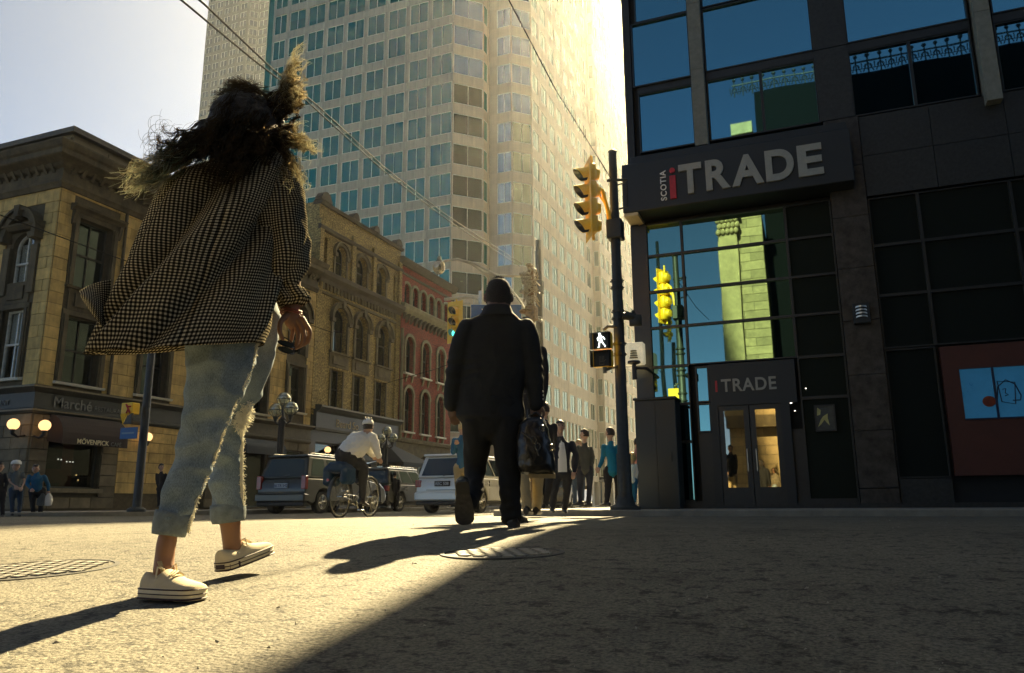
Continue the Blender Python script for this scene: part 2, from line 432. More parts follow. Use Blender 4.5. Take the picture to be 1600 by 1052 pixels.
def wall(fm, u0, u1, z0, z1, ops, rev=.3):
    w = FB(fm)
    us = sorted(set([u0, u1]+[x for o in ops for x in o[:2]])); zs = sorted(set([z0, z1]+[x for o in ops for x in o[2:4]]))
    for a, b in zip(us, us[1:]):
        for c, d in zip(zs, zs[1:]):
            m = ((a+b)/2, (c+d)/2)
            if any(o[0] < m[0] < o[1] and o[2] < m[1] < o[3] for o in ops): continue
            w.add([fm(a, c, 0), fm(b, c, 0), fm(b, d, 0), fm(a, d, 0)], [(0, 1, 2, 3)])
    for o in ops:
        p = outline(o); n = len(p)
        w.add([fm(u, z, 0) for u, z in p]+[fm(u, z, -rev) for u, z in p], [(i, (i+1) % n, n+(i+1) % n, n+i) for i in range(n)])
        if o[4]:
            for side in (0, 1):
                arc = p[2:]; half = arc[:len(arc)//2+1] if side == 0 else arc[len(arc)//2:]
                cu = o[1] if side == 0 else o[0]; corner = (cu, o[3])
                for q, r2 in zip(half, half[1:]):
                    w.add([fm(*corner, 0), fm(*q, 0), fm(*r2, 0)], [(0, 1, 2)])
                q = half[0] if side == 0 else half[-1]
                mid = half[-1] if side == 0 else half[0]
    return w
def stones(parent, fm, mat, u0, u1, z0, z1, avoid, course=.42, length=.92, proud=.03, gap=.016, rnd=None, quota=None, stuff=None, name='stone'):
    rnd = rnd or random.Random(5); z = z0; row = 0; made = 0
    while z < z1-.1:
        zt = min(z1, z+course); off = (row % 2)*length/2
        segs = [(u0, u1)]
        for a in avoid:
            if a[2] < zt-.03 and a[3] > z+.03:
                ns = []
                for s in segs:
                    if a[1] <= s[0] or a[0] >= s[1]: ns.append(s)
                    else:
                        if a[0]-s[0] > .08: ns.append((s[0], a[0]))
                        if s[1]-a[1] > .08: ns.append((a[1], s[1]))
                segs = ns
        cuts = frange(u0-off, u1+length, length)
        for s in segs:
            cs = [s[0]]+[c+rnd.uniform(-.08, .08) for c in cuts if s[0]+.22 < c < s[1]-.22]+[s[1]]
            for a, b in zip(cs, cs[1:]):
                pr = proud+rnd.uniform(-.008, .01)
                if quota is not None and quota[0] <= 0:
                    stuff.fbox(a+gap/2, b-gap/2, z+gap/2, zt-gap/2, -.02, pr); continue
                if quota is not None: quota[0] -= 1
                w = FB(fm); w.fbox(a+gap/2, b-gap/2, z+gap/2, zt-gap/2, -.02, pr); w.build(name, mat, parent); made += 1
        z = zt; row += 1
    return made
def sash(parent, fm, o, d=-.22, frame=M_FRAME_DK, glass=M_GLASS_OLD, t=.07, rows=1, vert=False, blind=0.0, label=None, blindmat=None):
    "one window: frame with meeting rail, an upper and a lower pane"
    w = FB(fm); w.ring(outline(o), outline(o, t), d-.05, d+.04)
    ua, ub, za, zb, arch = o; h = zb-za; mid = za+h*.5
    w.fbox(ua+t, ub-t, mid-.035, mid+.035, d-.04, d+.05)
    if vert: w.fbox((ua+ub)/2-.025, (ua+ub)/2+.025, za+t, zb-t-.01, d-.04, d+.03)
    win = w.build('window', frame, parent)
    if label: win['label'] = label
    p1 = FB(fm); p1.fbox(ua+t*.6, ub-t*.6, za+t*.6, mid-.03, d-.028, d-.012); p1.build('pane', glass, win)
    oo = (ua, ub, mid+.03, zb, arch); p2 = FB(fm)
    if arch:
        q = outline((ua, ub, za, zb, arch), t*.8); q[0] = (q[0][0], mid+.03); q[1] = (q[1][0], mid+.03); p2.poly(q, d-.028, d-.012)
    else: p2.fbox(ua+t*.6, ub-t*.6, mid+.03, zb-t*.6, d-.028, d-.012)
    p2.build('pane', glass, win)
    if blind > 0:
        b = FB(fm); zt = zb-t if not arch else zb-(ub-ua)*.3
        b.fbox(ua+t+.02, ub-t-.02, zt-h*blind, zt, d-.10, d-.085); b.build('blind', blindmat or M_BLIND, win)
    return win

# ================================================================== stone corner building (left)
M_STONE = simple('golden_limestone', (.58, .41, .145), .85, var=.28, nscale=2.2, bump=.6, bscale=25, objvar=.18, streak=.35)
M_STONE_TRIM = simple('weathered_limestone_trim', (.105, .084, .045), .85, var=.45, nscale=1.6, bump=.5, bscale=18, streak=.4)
M_MORTAR = simple('dark_mortar', (.10, .08, .045), .95, var=.3)
M_SHOP = simple('dark_painted_shopfront', (.040, .046, .042), .5, var=.2)
M_SHOPLINE = simple('bronze_moulding', (.16, .13, .07), .5, var=.3)
M_CARD_SUNSILL = simple('white_card_sunlit_sill', (.75, .72, .60), .6, var=.1)  # plain white for the card; on sills the sun they catch, painted in
XF = -24.8; YF = 18.45
fx, fy = fmX(XF), fmY(YF)
B1 = thing('stone_building', 'golden limestone corner building with dark cornice and restaurant shopfront', 'building', (XF, YF, SW_H))
cols = [(19.30, 20.75), (22.75, 24.05), (25.75, 27.15), (28.85, 30.25), (32.05, 33.05)]
opsX = []
for i, (a, b) in enumerate(cols):
    if i < 4: opsX += [(a, b, 4.62, 7.05, 0), (a, b, 8.15, 10.75, 0)]
    else: opsX += [(31.95, 33.15, 5.0, 7.35, 0), (31.95, 33.15, 8.0, 10.6, True)]
U1 = 33.95
wx = wall(fx, YF, U1, 4.35, 11.75, opsX, .38)
opsY = [(-26.95, -25.85, 4.7, 7.2, 0), (-26.95, -25.85, 7.85, 10.1, True), (-30.6, -29.5, 4.7, 7.2, 0), (-30.6, -29.5, 7.85, 10.1, True), (-34.2, -33.1, 4.7, 7.2, 0), (-34.2, -33.1, 7.85, 10.1, True)]
wy = wall(fy, -48, XF, 4.35, 11.75, opsY, .38)
wx.v += wy.v; n0 = len(wx.v)-len(wy.v); wx.f += [tuple(i+n0 for i in f) for f in wy.f]
wallB1 = wx.build('wall', M_MORTAR, B1)
core = MB(); core.box(-47.6, XF-.75, YF+.75, U1-.3, 0, 13.5); core.build('inner_wall', M_VOID, B1)
quota = [296]; stuffm = FB(fx)
avoidX = []
for i, (a, b) in enumerate(cols):
    if i < 4: avoidX += [(a-.28, b+.28, 4.3, 11.15, 0)]
avoidX.append((31.72, 33.38, 4.3, 11.4, 0))
stones(wallB1, fx, M_STONE, YF, U1, 4.40, 11.72, avoidX, quota=quota, stuff=stuffm)
avoidY = [(a-.35, b+.35, 4.3, 11.1, 0) for a, b in ((-26.95, -25.85), (-30.6, -29.5), (-34.2, -33.1))]
stuffy = FB(fy)
stones(wallB1, fy, M_STONE, -31.5, XF, 4.40, 11.72, avoidY, quota=quota, stuff=stuffy)
w = FB(fy); stones(wallB1, fy, M_STONE, -48, -31.5, 4.40, 11.72, avoidY, quota=[0], stuff=stuffy)
if stuffy.v: tag(stuffy.build('stone', M_STONE, wallB1), kind='stuff')
if stuffm.v: tag(stuffm.build('stone', M_STONE, wallB1), kind='stuff')
# window surrounds and sashes
M_REFL = emit_mat
M_WHITESHEET = simple('white_window_sheet', (.8, .78, .7), .7, var=.05)  # plain white sheets behind the clear side panes
def surround(fm, par, a, b, z0, z1, hood, rnd):
    s = FB(fm)
    s.fbox(a-.26, a, z0-.1, z1, -.05, .07); s.fbox(b, b+.26, z0-.1, z1, -.05, .07); s.fbox(a-.26, b+.26, z1, z1+.18, -.05, .08)
    s.fbox(a-.2, a-.06, z0, z1, .07, .12); s.fbox(b+.06, b+.2, z0, z1, .07, .12)
    if hood == 'flat':
        s.profile(a-.42, b+.42, [(0, z1+.18), (.12, z1+.18), (.18, z1+.26), (.32, z1+.32), (.36, z1+.40), (0, z1+.46)])
        for u in (a-.34, b+.2): s.profile(u, u+.14, [(0, z1-.35), (.1, z1-.3), (.22, z1+.18), (0, z1+.18)])
    if hood == 'panel': s.fbox(a-.1, b+.1, z1+.2, z1+1.0, -.05, .05); s.fbox(a+.15, b-.15, z1+.35, z1+.85, .05, .10)
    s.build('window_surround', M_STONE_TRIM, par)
    l = FB(fm); l.profile(a-.3, b+.3, [(0, z0-.12), (.16, z0-.12), (.20, z0-.04), (.0, z0)]); l.build('window_sill', M_CARD_SUNSILL if z0 < 5.1 else M_STONE_TRIM, par)
def arch_hood(fm, par, a, b, zs, zt, mat, keystone=True, wdt=.3, proud=.2):
    s = FB(fm); c = (a+b)/2; r = (b-a)/2; n = 14
    def arc(rr, zz): return [(c+rr*math.cos(math.pi*k/n), zs+rr*math.sin(math.pi*k/n)) for k in range(n+1)]
    po = arc(r+wdt, zs); pi_ = arc(r, zs)
    for i in range(n):
        s.poly([po[i], po[i+1], pi_[i+1], pi_[i]], -.02, proud)
    po2 = arc(r+wdt+.09, zs); pi2 = arc(r+wdt, zs)
    for i in range(n): s.poly([po2[i], po2[i+1], pi2[i+1], pi2[i]], -.02, proud+.1)
    for sg in (-1, 1):
        u = c+sg*(r+wdt/2); s.fbox(u-wdt*.75, u+wdt*.75, zs-.22, zs, -.02, proud+.08)
    if keystone: s.poly([(c-.10, zs+r-.05), (c+.10, zs+r-.05), (c+.15, zs+r+wdt+.14), (c-.15, zs+r+wdt+.14)], -.02, proud+.16)
    return s.build('arch_hood', mat, par)
rw = random.Random(11)
for i, (a, b) in enumerate(cols[:4]):
    surround(fx, B1, a, b, 8.15, 10.75, 'flat', rw); surround(fx, B1, a, b, 4.62, 7.05, 'panel', rw)
    sash(B1, fx, (a, b, 8.15, 10.75, 0), -.30, vert=True, blind=[.0, .35, .2, .5][i]); sash(B1, fx, (a, b, 4.62, 7.05, 0), -.30, vert=True, blind=[.55, .0, .3, .2][i])
a, b = 31.95, 33.15
surround(fx, B1, a, b, 5.0, 7.35, None, rw); sash(B1, fx, (a, b, 5.0, 7.35, 0), -.3, blind=.6); sash(B1, fx, (a, b, 8.0, 10.6, True), -.3, blind=.0)
s = FB(fx); s.fbox(a-.24, a, 7.9, 10.0, -.05, .10); s.build('window_jamb', M_STONE_TRIM, B1); s = FB(fx); s.fbox(b, b+.24, 7.9, 10.0, -.05, .10); s.build('window_jamb', M_STONE_TRIM, B1)
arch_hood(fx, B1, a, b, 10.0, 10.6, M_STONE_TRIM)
sg = FB(fx); sg.fbox(32.20, 32.34, 7.56, 8.35, -.16, -.12); sg.fbox(32.05, 32.62, 7.44, 7.58, -.10, -.02); sg.build('window_card', M_CARD_SUNSILL, B1)
sg = FB(fx); sg.fbox(32.15, 32.55, 5.1, 5.85, -.2, -.16); sg.poly([(32.22, 5.85), (32.45, 5.85), (32.36, 6.8), (32.28, 6.8)], -.2, -.16); sg.build('window_card', simple('ochre_card', (.40, .33, .16), .8), B1)
M_GLASS_CLEAR = glass_mat('clear_window_glass', (.9, .92, .9), .10, see=.9)
for (a, b) in ((-26.95, -25.85), (-30.6, -29.5), (-34.2, -33.1)):
    surround(fy, B1, a, b, 4.7, 7.2, 'panel', rw); s = FB(fy); s.fbox(a-.34, a, 7.75, 9.55, -.05, .12); s.fbox(b, b+.34, 7.75, 9.55, -.05, .12)
    s.profile(a-.5, b+.5, [(0, 10.15), (.2, 10.15), (.34, 10.28), (.36, 10.34), (0, 10.4)]); s.build('window_surround', M_STONE_TRIM, B1)
    arch_hood(fy, B1, a-.15, b+.15, 9.95, 10.6, M_STONE_TRIM, True, .24, .3)
    sash(B1, fy, (a, b, 4.7, 7.2, 0), -.22, frame=M_FRAME_PALE, glass=M_GLASS_CLEAR, vert=True, blind=.45, blindmat=M_WHITESHEET); sash(B1, fy, (a, b, 7.85, 10.1, True), -.22, frame=M_FRAME_PALE, glass=M_GLASS_CLEAR, vert=True, blind=.85, blindmat=M_WHITESHEET)
# downpipe and string courses
pp = MB(); pp.tube([(XF+.1, 21.28, 4.4), (XF+.1, 21.28, 11.6)], .06, 8); pp.build('drainpipe', M_STONE_TRIM, B1)
# main cornice, wrapped round the corner
def wrap(sec, u1x, u1y):
    "section [(d,z)] mitred round the corner; returns a mesh"
    m = MB(); n = len(sec)
    A = [(u1y, YF-d, z) for d, z in sec]; Bc = [(XF+d, YF-d, z) for d, z in sec]; Cc = [(XF+d, u1x, z) for d, z in sec]
    m.add(A+Bc+Cc, [tuple(range(n)), tuple(range(3*n-1, 2*n-1, -1))]+[(i+n*q, (i+1) % n+n*q, (i+1) % n+n*(q+1), i+n*(q+1)) for i in range(n) for q in range(2)])
    return m
CS = [(-.3, 11.62), (.10, 11.62), (.14, 11.72), (.20, 11.80), (.20, 11.90), (.10, 11.92), (.10, 12.35), (.22, 12.40), (.30, 12.50), (.62, 12.62), (.66, 12.66), (.66, 12.84), (.74, 12.90), (.82, 13.06), (.82, 13.12), (-.3, 13.22)]
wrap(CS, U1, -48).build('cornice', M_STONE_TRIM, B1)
md = FB(fx)
for u in frange(YF+.2, U1, .4): md.profile(u, u+.13, [(.10, 12.22), (.16, 12.24), (.34, 12.52), (.34, 12.58), (.1, 12.58)])
md.build('cornice_bracket', M_STONE_TRIM, B1)['kind'] = 'stuff'
md = FB(fy)
for u in frange(-36, XF, .4): md.profile(u, u+.13, [(.10, 12.22), (.16, 12.24), (.34, 12.52), (.34, 12.58), (.1, 12.58)])
md.build('cornice_bracket', M_STONE_TRIM, B1)['kind'] = 'stuff'
# attic storey behind the cornice, panelled with sheet metal
M_ATTIC = simple('attic_cladding', (.17, .135, .07), .7, var=.3, nscale=1.2, bump=.2)
at1 = MB(); at1.box(-47, -26.2, 19.7, 33.6, 13.1, 14.6); at_o = at1.build('attic', M_ATTIC, B1)
for u in frange(19.7, 33, 1.6):
    q = MB(); q.box(-26.198, -26.13, u+.02, u+1.58, 13.3, 14.45); q.build('panel', M_ATTIC, at_o)
for u in frange(-37.2, -28, 2.2):
    q = MB(); q.box(u+.02, u+2.18, 19.63, 19.698, 13.3, 14.45); q.build('panel', M_ATTIC, at_o)
q = MB(); q.box(-47.2, -25.95, 19.5, 33.8, 14.6, 14.82); q.build('roof', simple('roof_edge', (.12, .11, .085), .7), B1)
q = MB(); q.box(-40, -32.5, 19.0, 24, 13.2, 15.2); q.build('roof_box', simple('red_roof_box', (.24, .08, .05), .8), B1)
# ground floor: rusticated piers, shop band, plate windows
gp = [(18.45, 19.15), (21.35, 22.0)]
gm = MB()
gf = wall(fx, YF, U1, SW_H, 3.5, [(19.15, 21.3, .9, 3.3, 0), (25.1, 26.6, .2, 3.0, 0), (28.4, 30.9, .2, 3.2, 0), (31.9, 33.5, .9, 3.0, 0)], .5).build('lower_wall', M_MORTAR, B1)
gf2 = wall(fy, -48, XF, SW_H, 3.5, [(-29.2, -26.35, .7, 3.2, 0), (-33, -30.3, .2, 3.2, 0)], .5).build('lower_wall', M_MORTAR, B1)
q3 = [140]; st = FB(fx)
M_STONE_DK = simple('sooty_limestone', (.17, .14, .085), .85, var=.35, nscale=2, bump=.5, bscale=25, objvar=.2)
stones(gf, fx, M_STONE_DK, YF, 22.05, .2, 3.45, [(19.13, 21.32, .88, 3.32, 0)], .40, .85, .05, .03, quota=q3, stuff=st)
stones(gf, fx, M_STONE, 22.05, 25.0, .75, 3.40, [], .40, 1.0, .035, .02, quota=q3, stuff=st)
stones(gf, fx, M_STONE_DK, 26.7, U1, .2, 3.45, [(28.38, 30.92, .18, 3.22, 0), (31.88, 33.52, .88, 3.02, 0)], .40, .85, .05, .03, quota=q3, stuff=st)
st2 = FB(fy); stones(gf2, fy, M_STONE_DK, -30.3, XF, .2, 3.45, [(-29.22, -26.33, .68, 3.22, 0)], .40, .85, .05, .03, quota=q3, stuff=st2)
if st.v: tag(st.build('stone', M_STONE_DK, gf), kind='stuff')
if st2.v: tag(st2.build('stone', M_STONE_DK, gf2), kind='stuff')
M_SHOPGLASS = glass_mat('shop_glass', (.35, .4, .38), .12, see=.75)
for (a, b, z0, z1, _) in ((19.15, 21.3, .9, 3.3, 0), (25.1, 26.6, .2, 3.0, 0), (28.4, 30.9, .2, 3.2, 0), (31.9, 33.5, .9, 3.0, 0)):
    w = FB(fx); w.ring([(a, z0), (b, z0), (b, z1), (a, z1)], [(a+.07, z0+.07), (b-.07, z0+.07), (b-.07, z1-.07), (a+.07, z1-.07)], -.35, -.2); m_ = w.build('shop_window', M_SHOP, B1)
    w = FB(fx); w.fbox(a+.06, b-.06, z0+.06, z1-.06, -.28, -.265); w.build('pane', M_SHOPGLASS, m_)
for (a, b, z0, z1) in ((-29.2, -26.35, .7, 3.2), (-33, -30.3, .2, 3.2)):
    w = FB(fy); w.ring([(a, z0), (b, z0), (b, z1), (a, z1)], [(a+.07, z0+.07), (b-.07, z0+.07), (b-.07, z1-.07), (a+.07, z1-.07)], -.35, -.2); m_ = w.build('shop_window', M_SHOP, B1)
    w = FB(fy); w.fbox(a+.06, b-.06, z0+.06, z1-.06, -.28, -.265); w.build('pane', M_SHOPGLASS, m_)
w = FB(fx); w.fbox(19.0, 21.4, .75, .9, -.1, .2); w.build('shop_sill', M_SHOPLINE, B1)
BS = [(-.3, 3.42), (.10, 3.42), (.16, 3.50), (.16, 3.56), (.10, 3.6), (.10, 4.12), (.18, 4.16), (.34, 4.26), (.36, 4.34), (-.3, 4.42)]
wrap(BS, 27.3, -48).build('shop_fascia', M_SHOP, B1)
ln = wrap([(.155, 3.49), (.175, 3.49), (.175, 3.545), (.155, 3.545)], 22.1, -48); ln.build('fascia_moulding', M_SHOPLINE, B1)
ln = wrap([(.355, 4.27), (.375, 4.27), (.375, 4.33), (.355, 4.33)], U1, -48); ln.build('fascia_moulding', M_SHOPLINE, B1)
f2 = FB(fx); f2.profile(27.3, U1, BS); f2.build('shop_fascia', simple('olive_fascia', (.10, .085, .05), .7, var=.25), B1)
# shop lettering
M_LETTER_GREY = simple('grey_letter', (.17, .18, .17), .5)
M_LETTER_CREAM = simple('cream_letter', (.75, .66, .40), .6)
t1 = text_mesh('Marché', .52, M_LETTER_GREY, .015, bold=.006); put('lettering', t1, B1, Vector((XF+.12, 19.05, 3.68))-B1.location, FACE_X)
t1 = text_mesh('RESTAURANT', .24, M_LETTER_GREY, .012); put('lettering', t1, B1, Vector((XF+.12, 20.72, 3.72))-B1.location, FACE_X)
t1 = text_mesh('RESTAURANT', .26, M_LETTER_GREY, .012); put('lettering', t1, B1, Vector((-27.5, YF-.12, 3.72))-B1.location, FACE_Y)
# things seen inside the restaurant window
M_REDWALL = simple('red_interior', (.28, .035, .02), .7)
w = MB(); w.box(XF-.72, XF-.70, 20.3, 20.75, .95, 2.6); w.box(XF-.72, XF-.70, 19.7, 20.3, 1.1, 1.6); w.build('interior_wall', M_REDWALL, B1)
M_TINY = emit_mat('small_warm_bulb', (1, .62, .25), 1.0); M_TINYW = emit_mat('small_white_bulb', (1, .9, .75), .8)
bulbs = [(19.32, 2.16, M_TINY), (19.33, 1.98, M_TINY), (19.36, 1.83, M_TINY), (19.34, 1.68, M_TINY), (19.38, 1.52, M_TINY), (19.95, 1.93, M_TINYW), (20.07, 1.92, M_TINYW), (20.3, 1.86, M_TINYW), (20.43, 1.86, M_TINYW), (20.55, 1.86, M_TINYW), (20.85, 1.22, M_TINY), (20.75, 1.4, M_TINY)]
for u, z, m_ in bulbs:
    b = MB(); b.ball((XF-.45, u, z), .028, 6); b.build('bulb', m_, B1, True)
# entrance awning (dark red-brown) with white lettering
M_AWN = simple('brown_awning_canvas', (.035, .022, .018), .85, var=.15)
M_AWN_B = simple('blue_awning_canvas', (.018, .03, .045), .8, var=.15)
def awning(u0, u1, z0, z1, dep, mat, label, txt=None, val=.22):
    t = thing('awning', label, 'awning', (XF+.1, (u0+u1)/2, z0))
    m = MB(); x0 = XF+.02; x1 = XF+.1+dep; n = 7
    ring = []
    for k in range(n+1):
        s = k/n; d = dep*math.sin(s*math.pi/2); h = z1-(z1-z0-val)*(1-math.cos(s*math.pi/2))
        ring.append((XF+.1+d, h))
    prof = ring+[(x1+.003, z0)]
    vs = [(x, u0, z) for x, z in prof]+[(x, u1, z) for x, z in prof]; k = len(prof)
    fs = [(i, i+1, k+i+1, k+i) for i in range(k-1)]
    vs += [(XF+.1, u0, z0+val*.5), (XF+.1, u1, z0+val*.5)]
    fs += [tuple(list(range(k))+[2*k]), tuple([2*k+1]+list(range(2*k-1, k-1, -1)))]
    m.add(vs, fs); o = m.build('canopy', mat, t)
    if txt:
        me = text_mesh(txt[0], txt[1], txt[2], .006, bold=.003); put('lettering', me, t, Vector((x1+.012, txt[3], z0+.04))-t.location, FACE_X)
        if len(txt) > 4:
            me = text_mesh(txt[4], txt[1]*.85, M_LETTER_GREY, .006); put('lettering', me, t, Vector((x1+.012, txt[5], z0+.04))-t.location, FACE_X)
    return t
awning(19.0, 21.7, 2.38, 3.42, .75, M_AWN, 'dark brown curved awning with white lettering over the restaurant window', ('MÖVENPICK', .235, M_LETTER_CREAM, 19.55, 'CAFÉ', 20.95))
awning(28.2, 31.0, 2.6, 3.35, .8, M_AWN_B, 'dark blue awning beyond the woman in the checked shirt')

# wall lamps with lit globes
M_GLOBE = emit_mat('lit_opal_globe', (1, .55, .22), .33)
M_BLACK = simple('black_ironwork', (.02, .02, .02), .5, var=.2)
def wall_lamp(pos, r, nrm, label):
    t = thing('wall_lamp', label, 'lamp', pos, 'lit globe lamps on the left facades'); p = Vector(pos); n = Vector(nrm)
    m = MB(); m.ball(p, r, 10); m.build('globe', M_GLOBE, t, True)
    m = MB(); b = p-Vector((0, 0, r+.02)); m.tube([b+Vector((0, 0, .06)), b-Vector((0, 0, .10)), b-n*.2-Vector((0, 0, .2)), b-n*.5-Vector((0, 0, .12))], [.09, .06, .035, .03], 8)
    m.build('bracket', M_BLACK, t, True)
p = at(70, 665, X=XF+.5); wall_lamp((p.x, p.y, p.z), .19, (1, 0, 0), 'lit globe lamp beside the curved brown awning')
p = at(21, 663, Y=YF-.5); wall_lamp((p.x, p.y, p.z), .19, (0, -1, 0), 'lit globe lamp above the man in the white cap')
p = at(231, 683, X=XF+.45); wall_lamp((p.x, p.y, p.z), .175, (1, 0, 0), 'lit globe lamp on plain stone right of the dark signal pole')
p = at(437, 703, X=XF+.45); wall_lamp((p.x, p.y, p.z), .16, (1, 0, 0), 'lit globe lamp behind the three-globe street lamp')
p = at(512, 703, X=XF+.45); wall_lamp((p.x, p.y, p.z), .17, (1, 0, 0), 'lit globe lamp just left of the cyclist')
p = at(622, 717, X=XF+.45); wall_lamp((p.x, p.y, p.z), .15, (1, 0, 0), 'small lit globe lamp above the blue pointed awning')
# ================================================================== yellow brick building
def brick_mat(name, c1, c2, mortar, bump=.7, w=.23, h=.075, stain=.35, rot=0):
    M = Mat(name); b = M.b; c = M.coord('Object')
    mp = M.node('ShaderNodeMapping'); M.link(c, mp.inputs[0]); mp.inputs['Rotation'].default_value = (R(90), 0, R(90)) if rot == 0 else (R(90), 0, 0)
    # swap axes by hand: u = y, v = z
    sx = M.node('ShaderNodeSeparateXYZ'); M.link(c, sx.inputs[0]); cx = M.node('ShaderNodeCombineXYZ')
    ad = M.node('ShaderNodeMath', operation='ADD'); M.link(sx.outputs[0], ad.inputs[0]); M.link(sx.outputs[1], ad.inputs[1])
    M.link(ad.outputs[0], cx.inputs[0]); M.link(sx.outputs[2], cx.inputs[1])
    br = M.node('ShaderNodeTexBrick'); br.inputs['Scale'].default_value = 1; br.inputs['Brick Width'].default_value = w; br.inputs['Row Height'].default_value = h
    br.inputs['Mortar Size'].default_value = .007; br.inputs['Color1'].default_value = (*c1, 1); br.inputs['Color2'].default_value = (*c2, 1); br.inputs['Mortar'].default_value = (*mortar, 1)
    M.link(cx.outputs[0], br.inputs['Vector'])
    n = M.node('ShaderNodeTexNoise', i_Scale=.9, i_Detail=8.0, i_Roughness=.7); M.link(c, n.inputs['Vector'])
    st = ramp(M, n.outputs['Fac'], [(.32, (1-stain,)*3), (.68, (1+stain*.6,)*3)])
    n2 = M.node('ShaderNodeTexNoise', i_Scale=9.0, i_Detail=5.0, i_Roughness=.7); M.link(cx.outputs[0], n2.inputs['Vector'])
    s2 = ramp(M, n2.outputs['Fac'], [(.38, (.38, .38, .38)), (.60, (1.65, 1.6, 1.45))])
    o = mixc(M, 1, br.outputs['Color'], st, 'MULTIPLY'); o = mixc(M, .9, o, s2, 'MULTIPLY'); M.link(o, b.inputs['Base Color']); b.inputs['Roughness'].default_value = .9
    m2 = M.node('ShaderNodeMath', operation='MULTIPLY_ADD'); M.link(n2.outputs['Fac'], m2.inputs[0]); m2.inputs[1].default_value = 1.5; M.link(br.outputs['Fac'], m2.inputs[2])
    bp = M.node('ShaderNodeBump'); bp.inputs['Strength'].default_value = bump; bp.inputs['Distance'].default_value = .02; bp.invert = True
    M.link(m2.outputs[0], bp.inputs['Height']); M.link(bp.outputs[0], b.inputs['Normal'])
    return M.m
M_YBRICK = brick_mat('rough_yellow_brick', (.50, .385, .145), (.34, .255, .10), (.12, .095, .05))
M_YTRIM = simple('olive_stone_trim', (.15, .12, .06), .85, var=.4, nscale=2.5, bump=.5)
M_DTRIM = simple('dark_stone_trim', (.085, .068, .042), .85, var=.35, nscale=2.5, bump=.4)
XB = XF-.05; fb = fmX(XB)
B2 = thing('brick_building', 'yellow brick building with three rows of arched windows and crested parapet', 'building', (XB, 33.95, SW_H))
T3 = [(35.65, 36.75), (37.85, 39.0), (40.1, 41.25)]; M3 = [(35.65, 37.15), (37.95, 39.35), (40.45, 41.9)]; L3 = [(35.7, 36.85), (37.98, 39.15), (40.4, 41.6)]
ops = [(a, b, 13.15, 15.0, True) for a, b in T3]+[(a, b, 8.75, 11.35, True) for a, b in M3]+[(a, b, 5.58, 7.75, 0) for a, b in L3]+[(34.55, 34.85, 13.2, 15.1, True), (42.25, 42.5, 13.2, 15.0, True)]
w2 = wall(fb, 33.95, 43.1, 5.0, 17.0, ops, .42); side = MB(); side.box(-44, XB-.002, 33.97, 34.05, 12.0, 17.0)
w2.add(side.v, side.f); wb2 = w2.build('wall', M_YBRICK, B2)
c2 = MB(); c2.box(-44, XB-.8, 34.2, 43, 0, 16.6); c2.build('inner_wall', M_VOID, B2)
for a, b in T3:
    arch_hood(fb, B2, a, b, 15.0-(b-a)/2, 15, M_YTRIM, False, .16, .10); sash(B2, fb, (a, b, 13.15, 15.0, True), -.33, blind=.35)
    s = FB(fb); s.fbox(a-.16, a, 13.15, 14.4, -.02, .06); s.fbox(b, b+.16, 13.15, 14.4, -.02, .06); s.build('window_surround', M_YTRIM, B2)
for i, (a, b) in enumerate(M3):
    arch_hood(fb, B2, a, b, 11.35-(b-a)/2, 11.35, M_YTRIM, True, .22, .14); sash(B2, fb, (a, b, 8.75, 11.35, True), -.36, blind=[.3, .15, .25][i])
    s = FB(fb); s.fbox(a-.14, a+.05, 8.75, 10.4, -.02, .08); s.fbox(b-.05, b+.14, 8.75, 10.4, -.02, .08); s.fbox(a-.2, b+.2, 7.85, 8.62, -.02, .06); s.fbox(a+.1, b-.1, 8.0, 8.45, .06, .11); s.profile(a-.25, b+.25, [(0, 8.6), (.2, 8.6), (.2, 8.7), (0, 8.75)]); s.build('window_surround', M_YTRIM, B2)
for i, (a, b) in enumerate(L3):
    sash(B2, fb, (a, b, 5.58, 7.75, 0), -.34, vert=True, blind=[.42, .36, .3][i], frame=M_FRAME_DK)
    s = FB(fb); s.fbox(a-.12, a, 5.58, 7.72, -.02, .05); s.fbox(b, b+.12, 5.58, 7.72, -.02, .05); s.build('window_surround', M_YTRIM, B2)
for u0, u1, z in [(a-.08, b+.08, 13.1) for a, b in T3]+[(a-.02, b+.02, 5.56) for a, b in L3]:
    s = FB(fb); s.profile(u0, u1, [(0, z-.10), (.17, z-.10), (.2, z), (0, z+.02)]); s.build('window_sill', M_CARD_SUNSILL, B2)
# piers, string courses and crested parapet
for u in (33.95, 37.2, 39.55, 42.75): s = FB(fb); s.fbox(u, u+.35, 12.95, 16.0, -.02, .16); s.build('brick_pier', M_YBRICK, B2)
for u in (33.95, 42.6): s = FB(fb); s.fbox(u, u+.5, 5.3, 12.6, -.02, .10); s.build('brick_pier', M_YBRICK, B2)
s = FB(fb); s.profile(33.9, 43.15, [(0, 12.35), (.12, 12.4), (.18, 12.6), (.42, 12.75), (.46, 12.95), (.40, 13.02), (0, 13.08)]); s.build('cornice', M_DTRIM, B2)
s = FB(fb); s.profile(33.9, 43.15, [(0, 15.35), (.18, 15.4), (.24, 15.55), (.14, 15.65), (0, 15.65)]); s.build('string_course', M_DTRIM, B2)
s = FB(fb); s.profile(33.9, 43.15, [(-.4, 16.85), (.16, 16.85), (.24, 17.0), (.1, 17.1), (-.4, 17.1)]); s.build('parapet_coping', M_DTRIM, B2)
s = FB(fb); s.profile(33.95, 43.1, [(0, 11.75), (.1, 11.78), (.1, 11.9), (0, 11.92)]); s.build('string_course', M_YTRIM, B2)
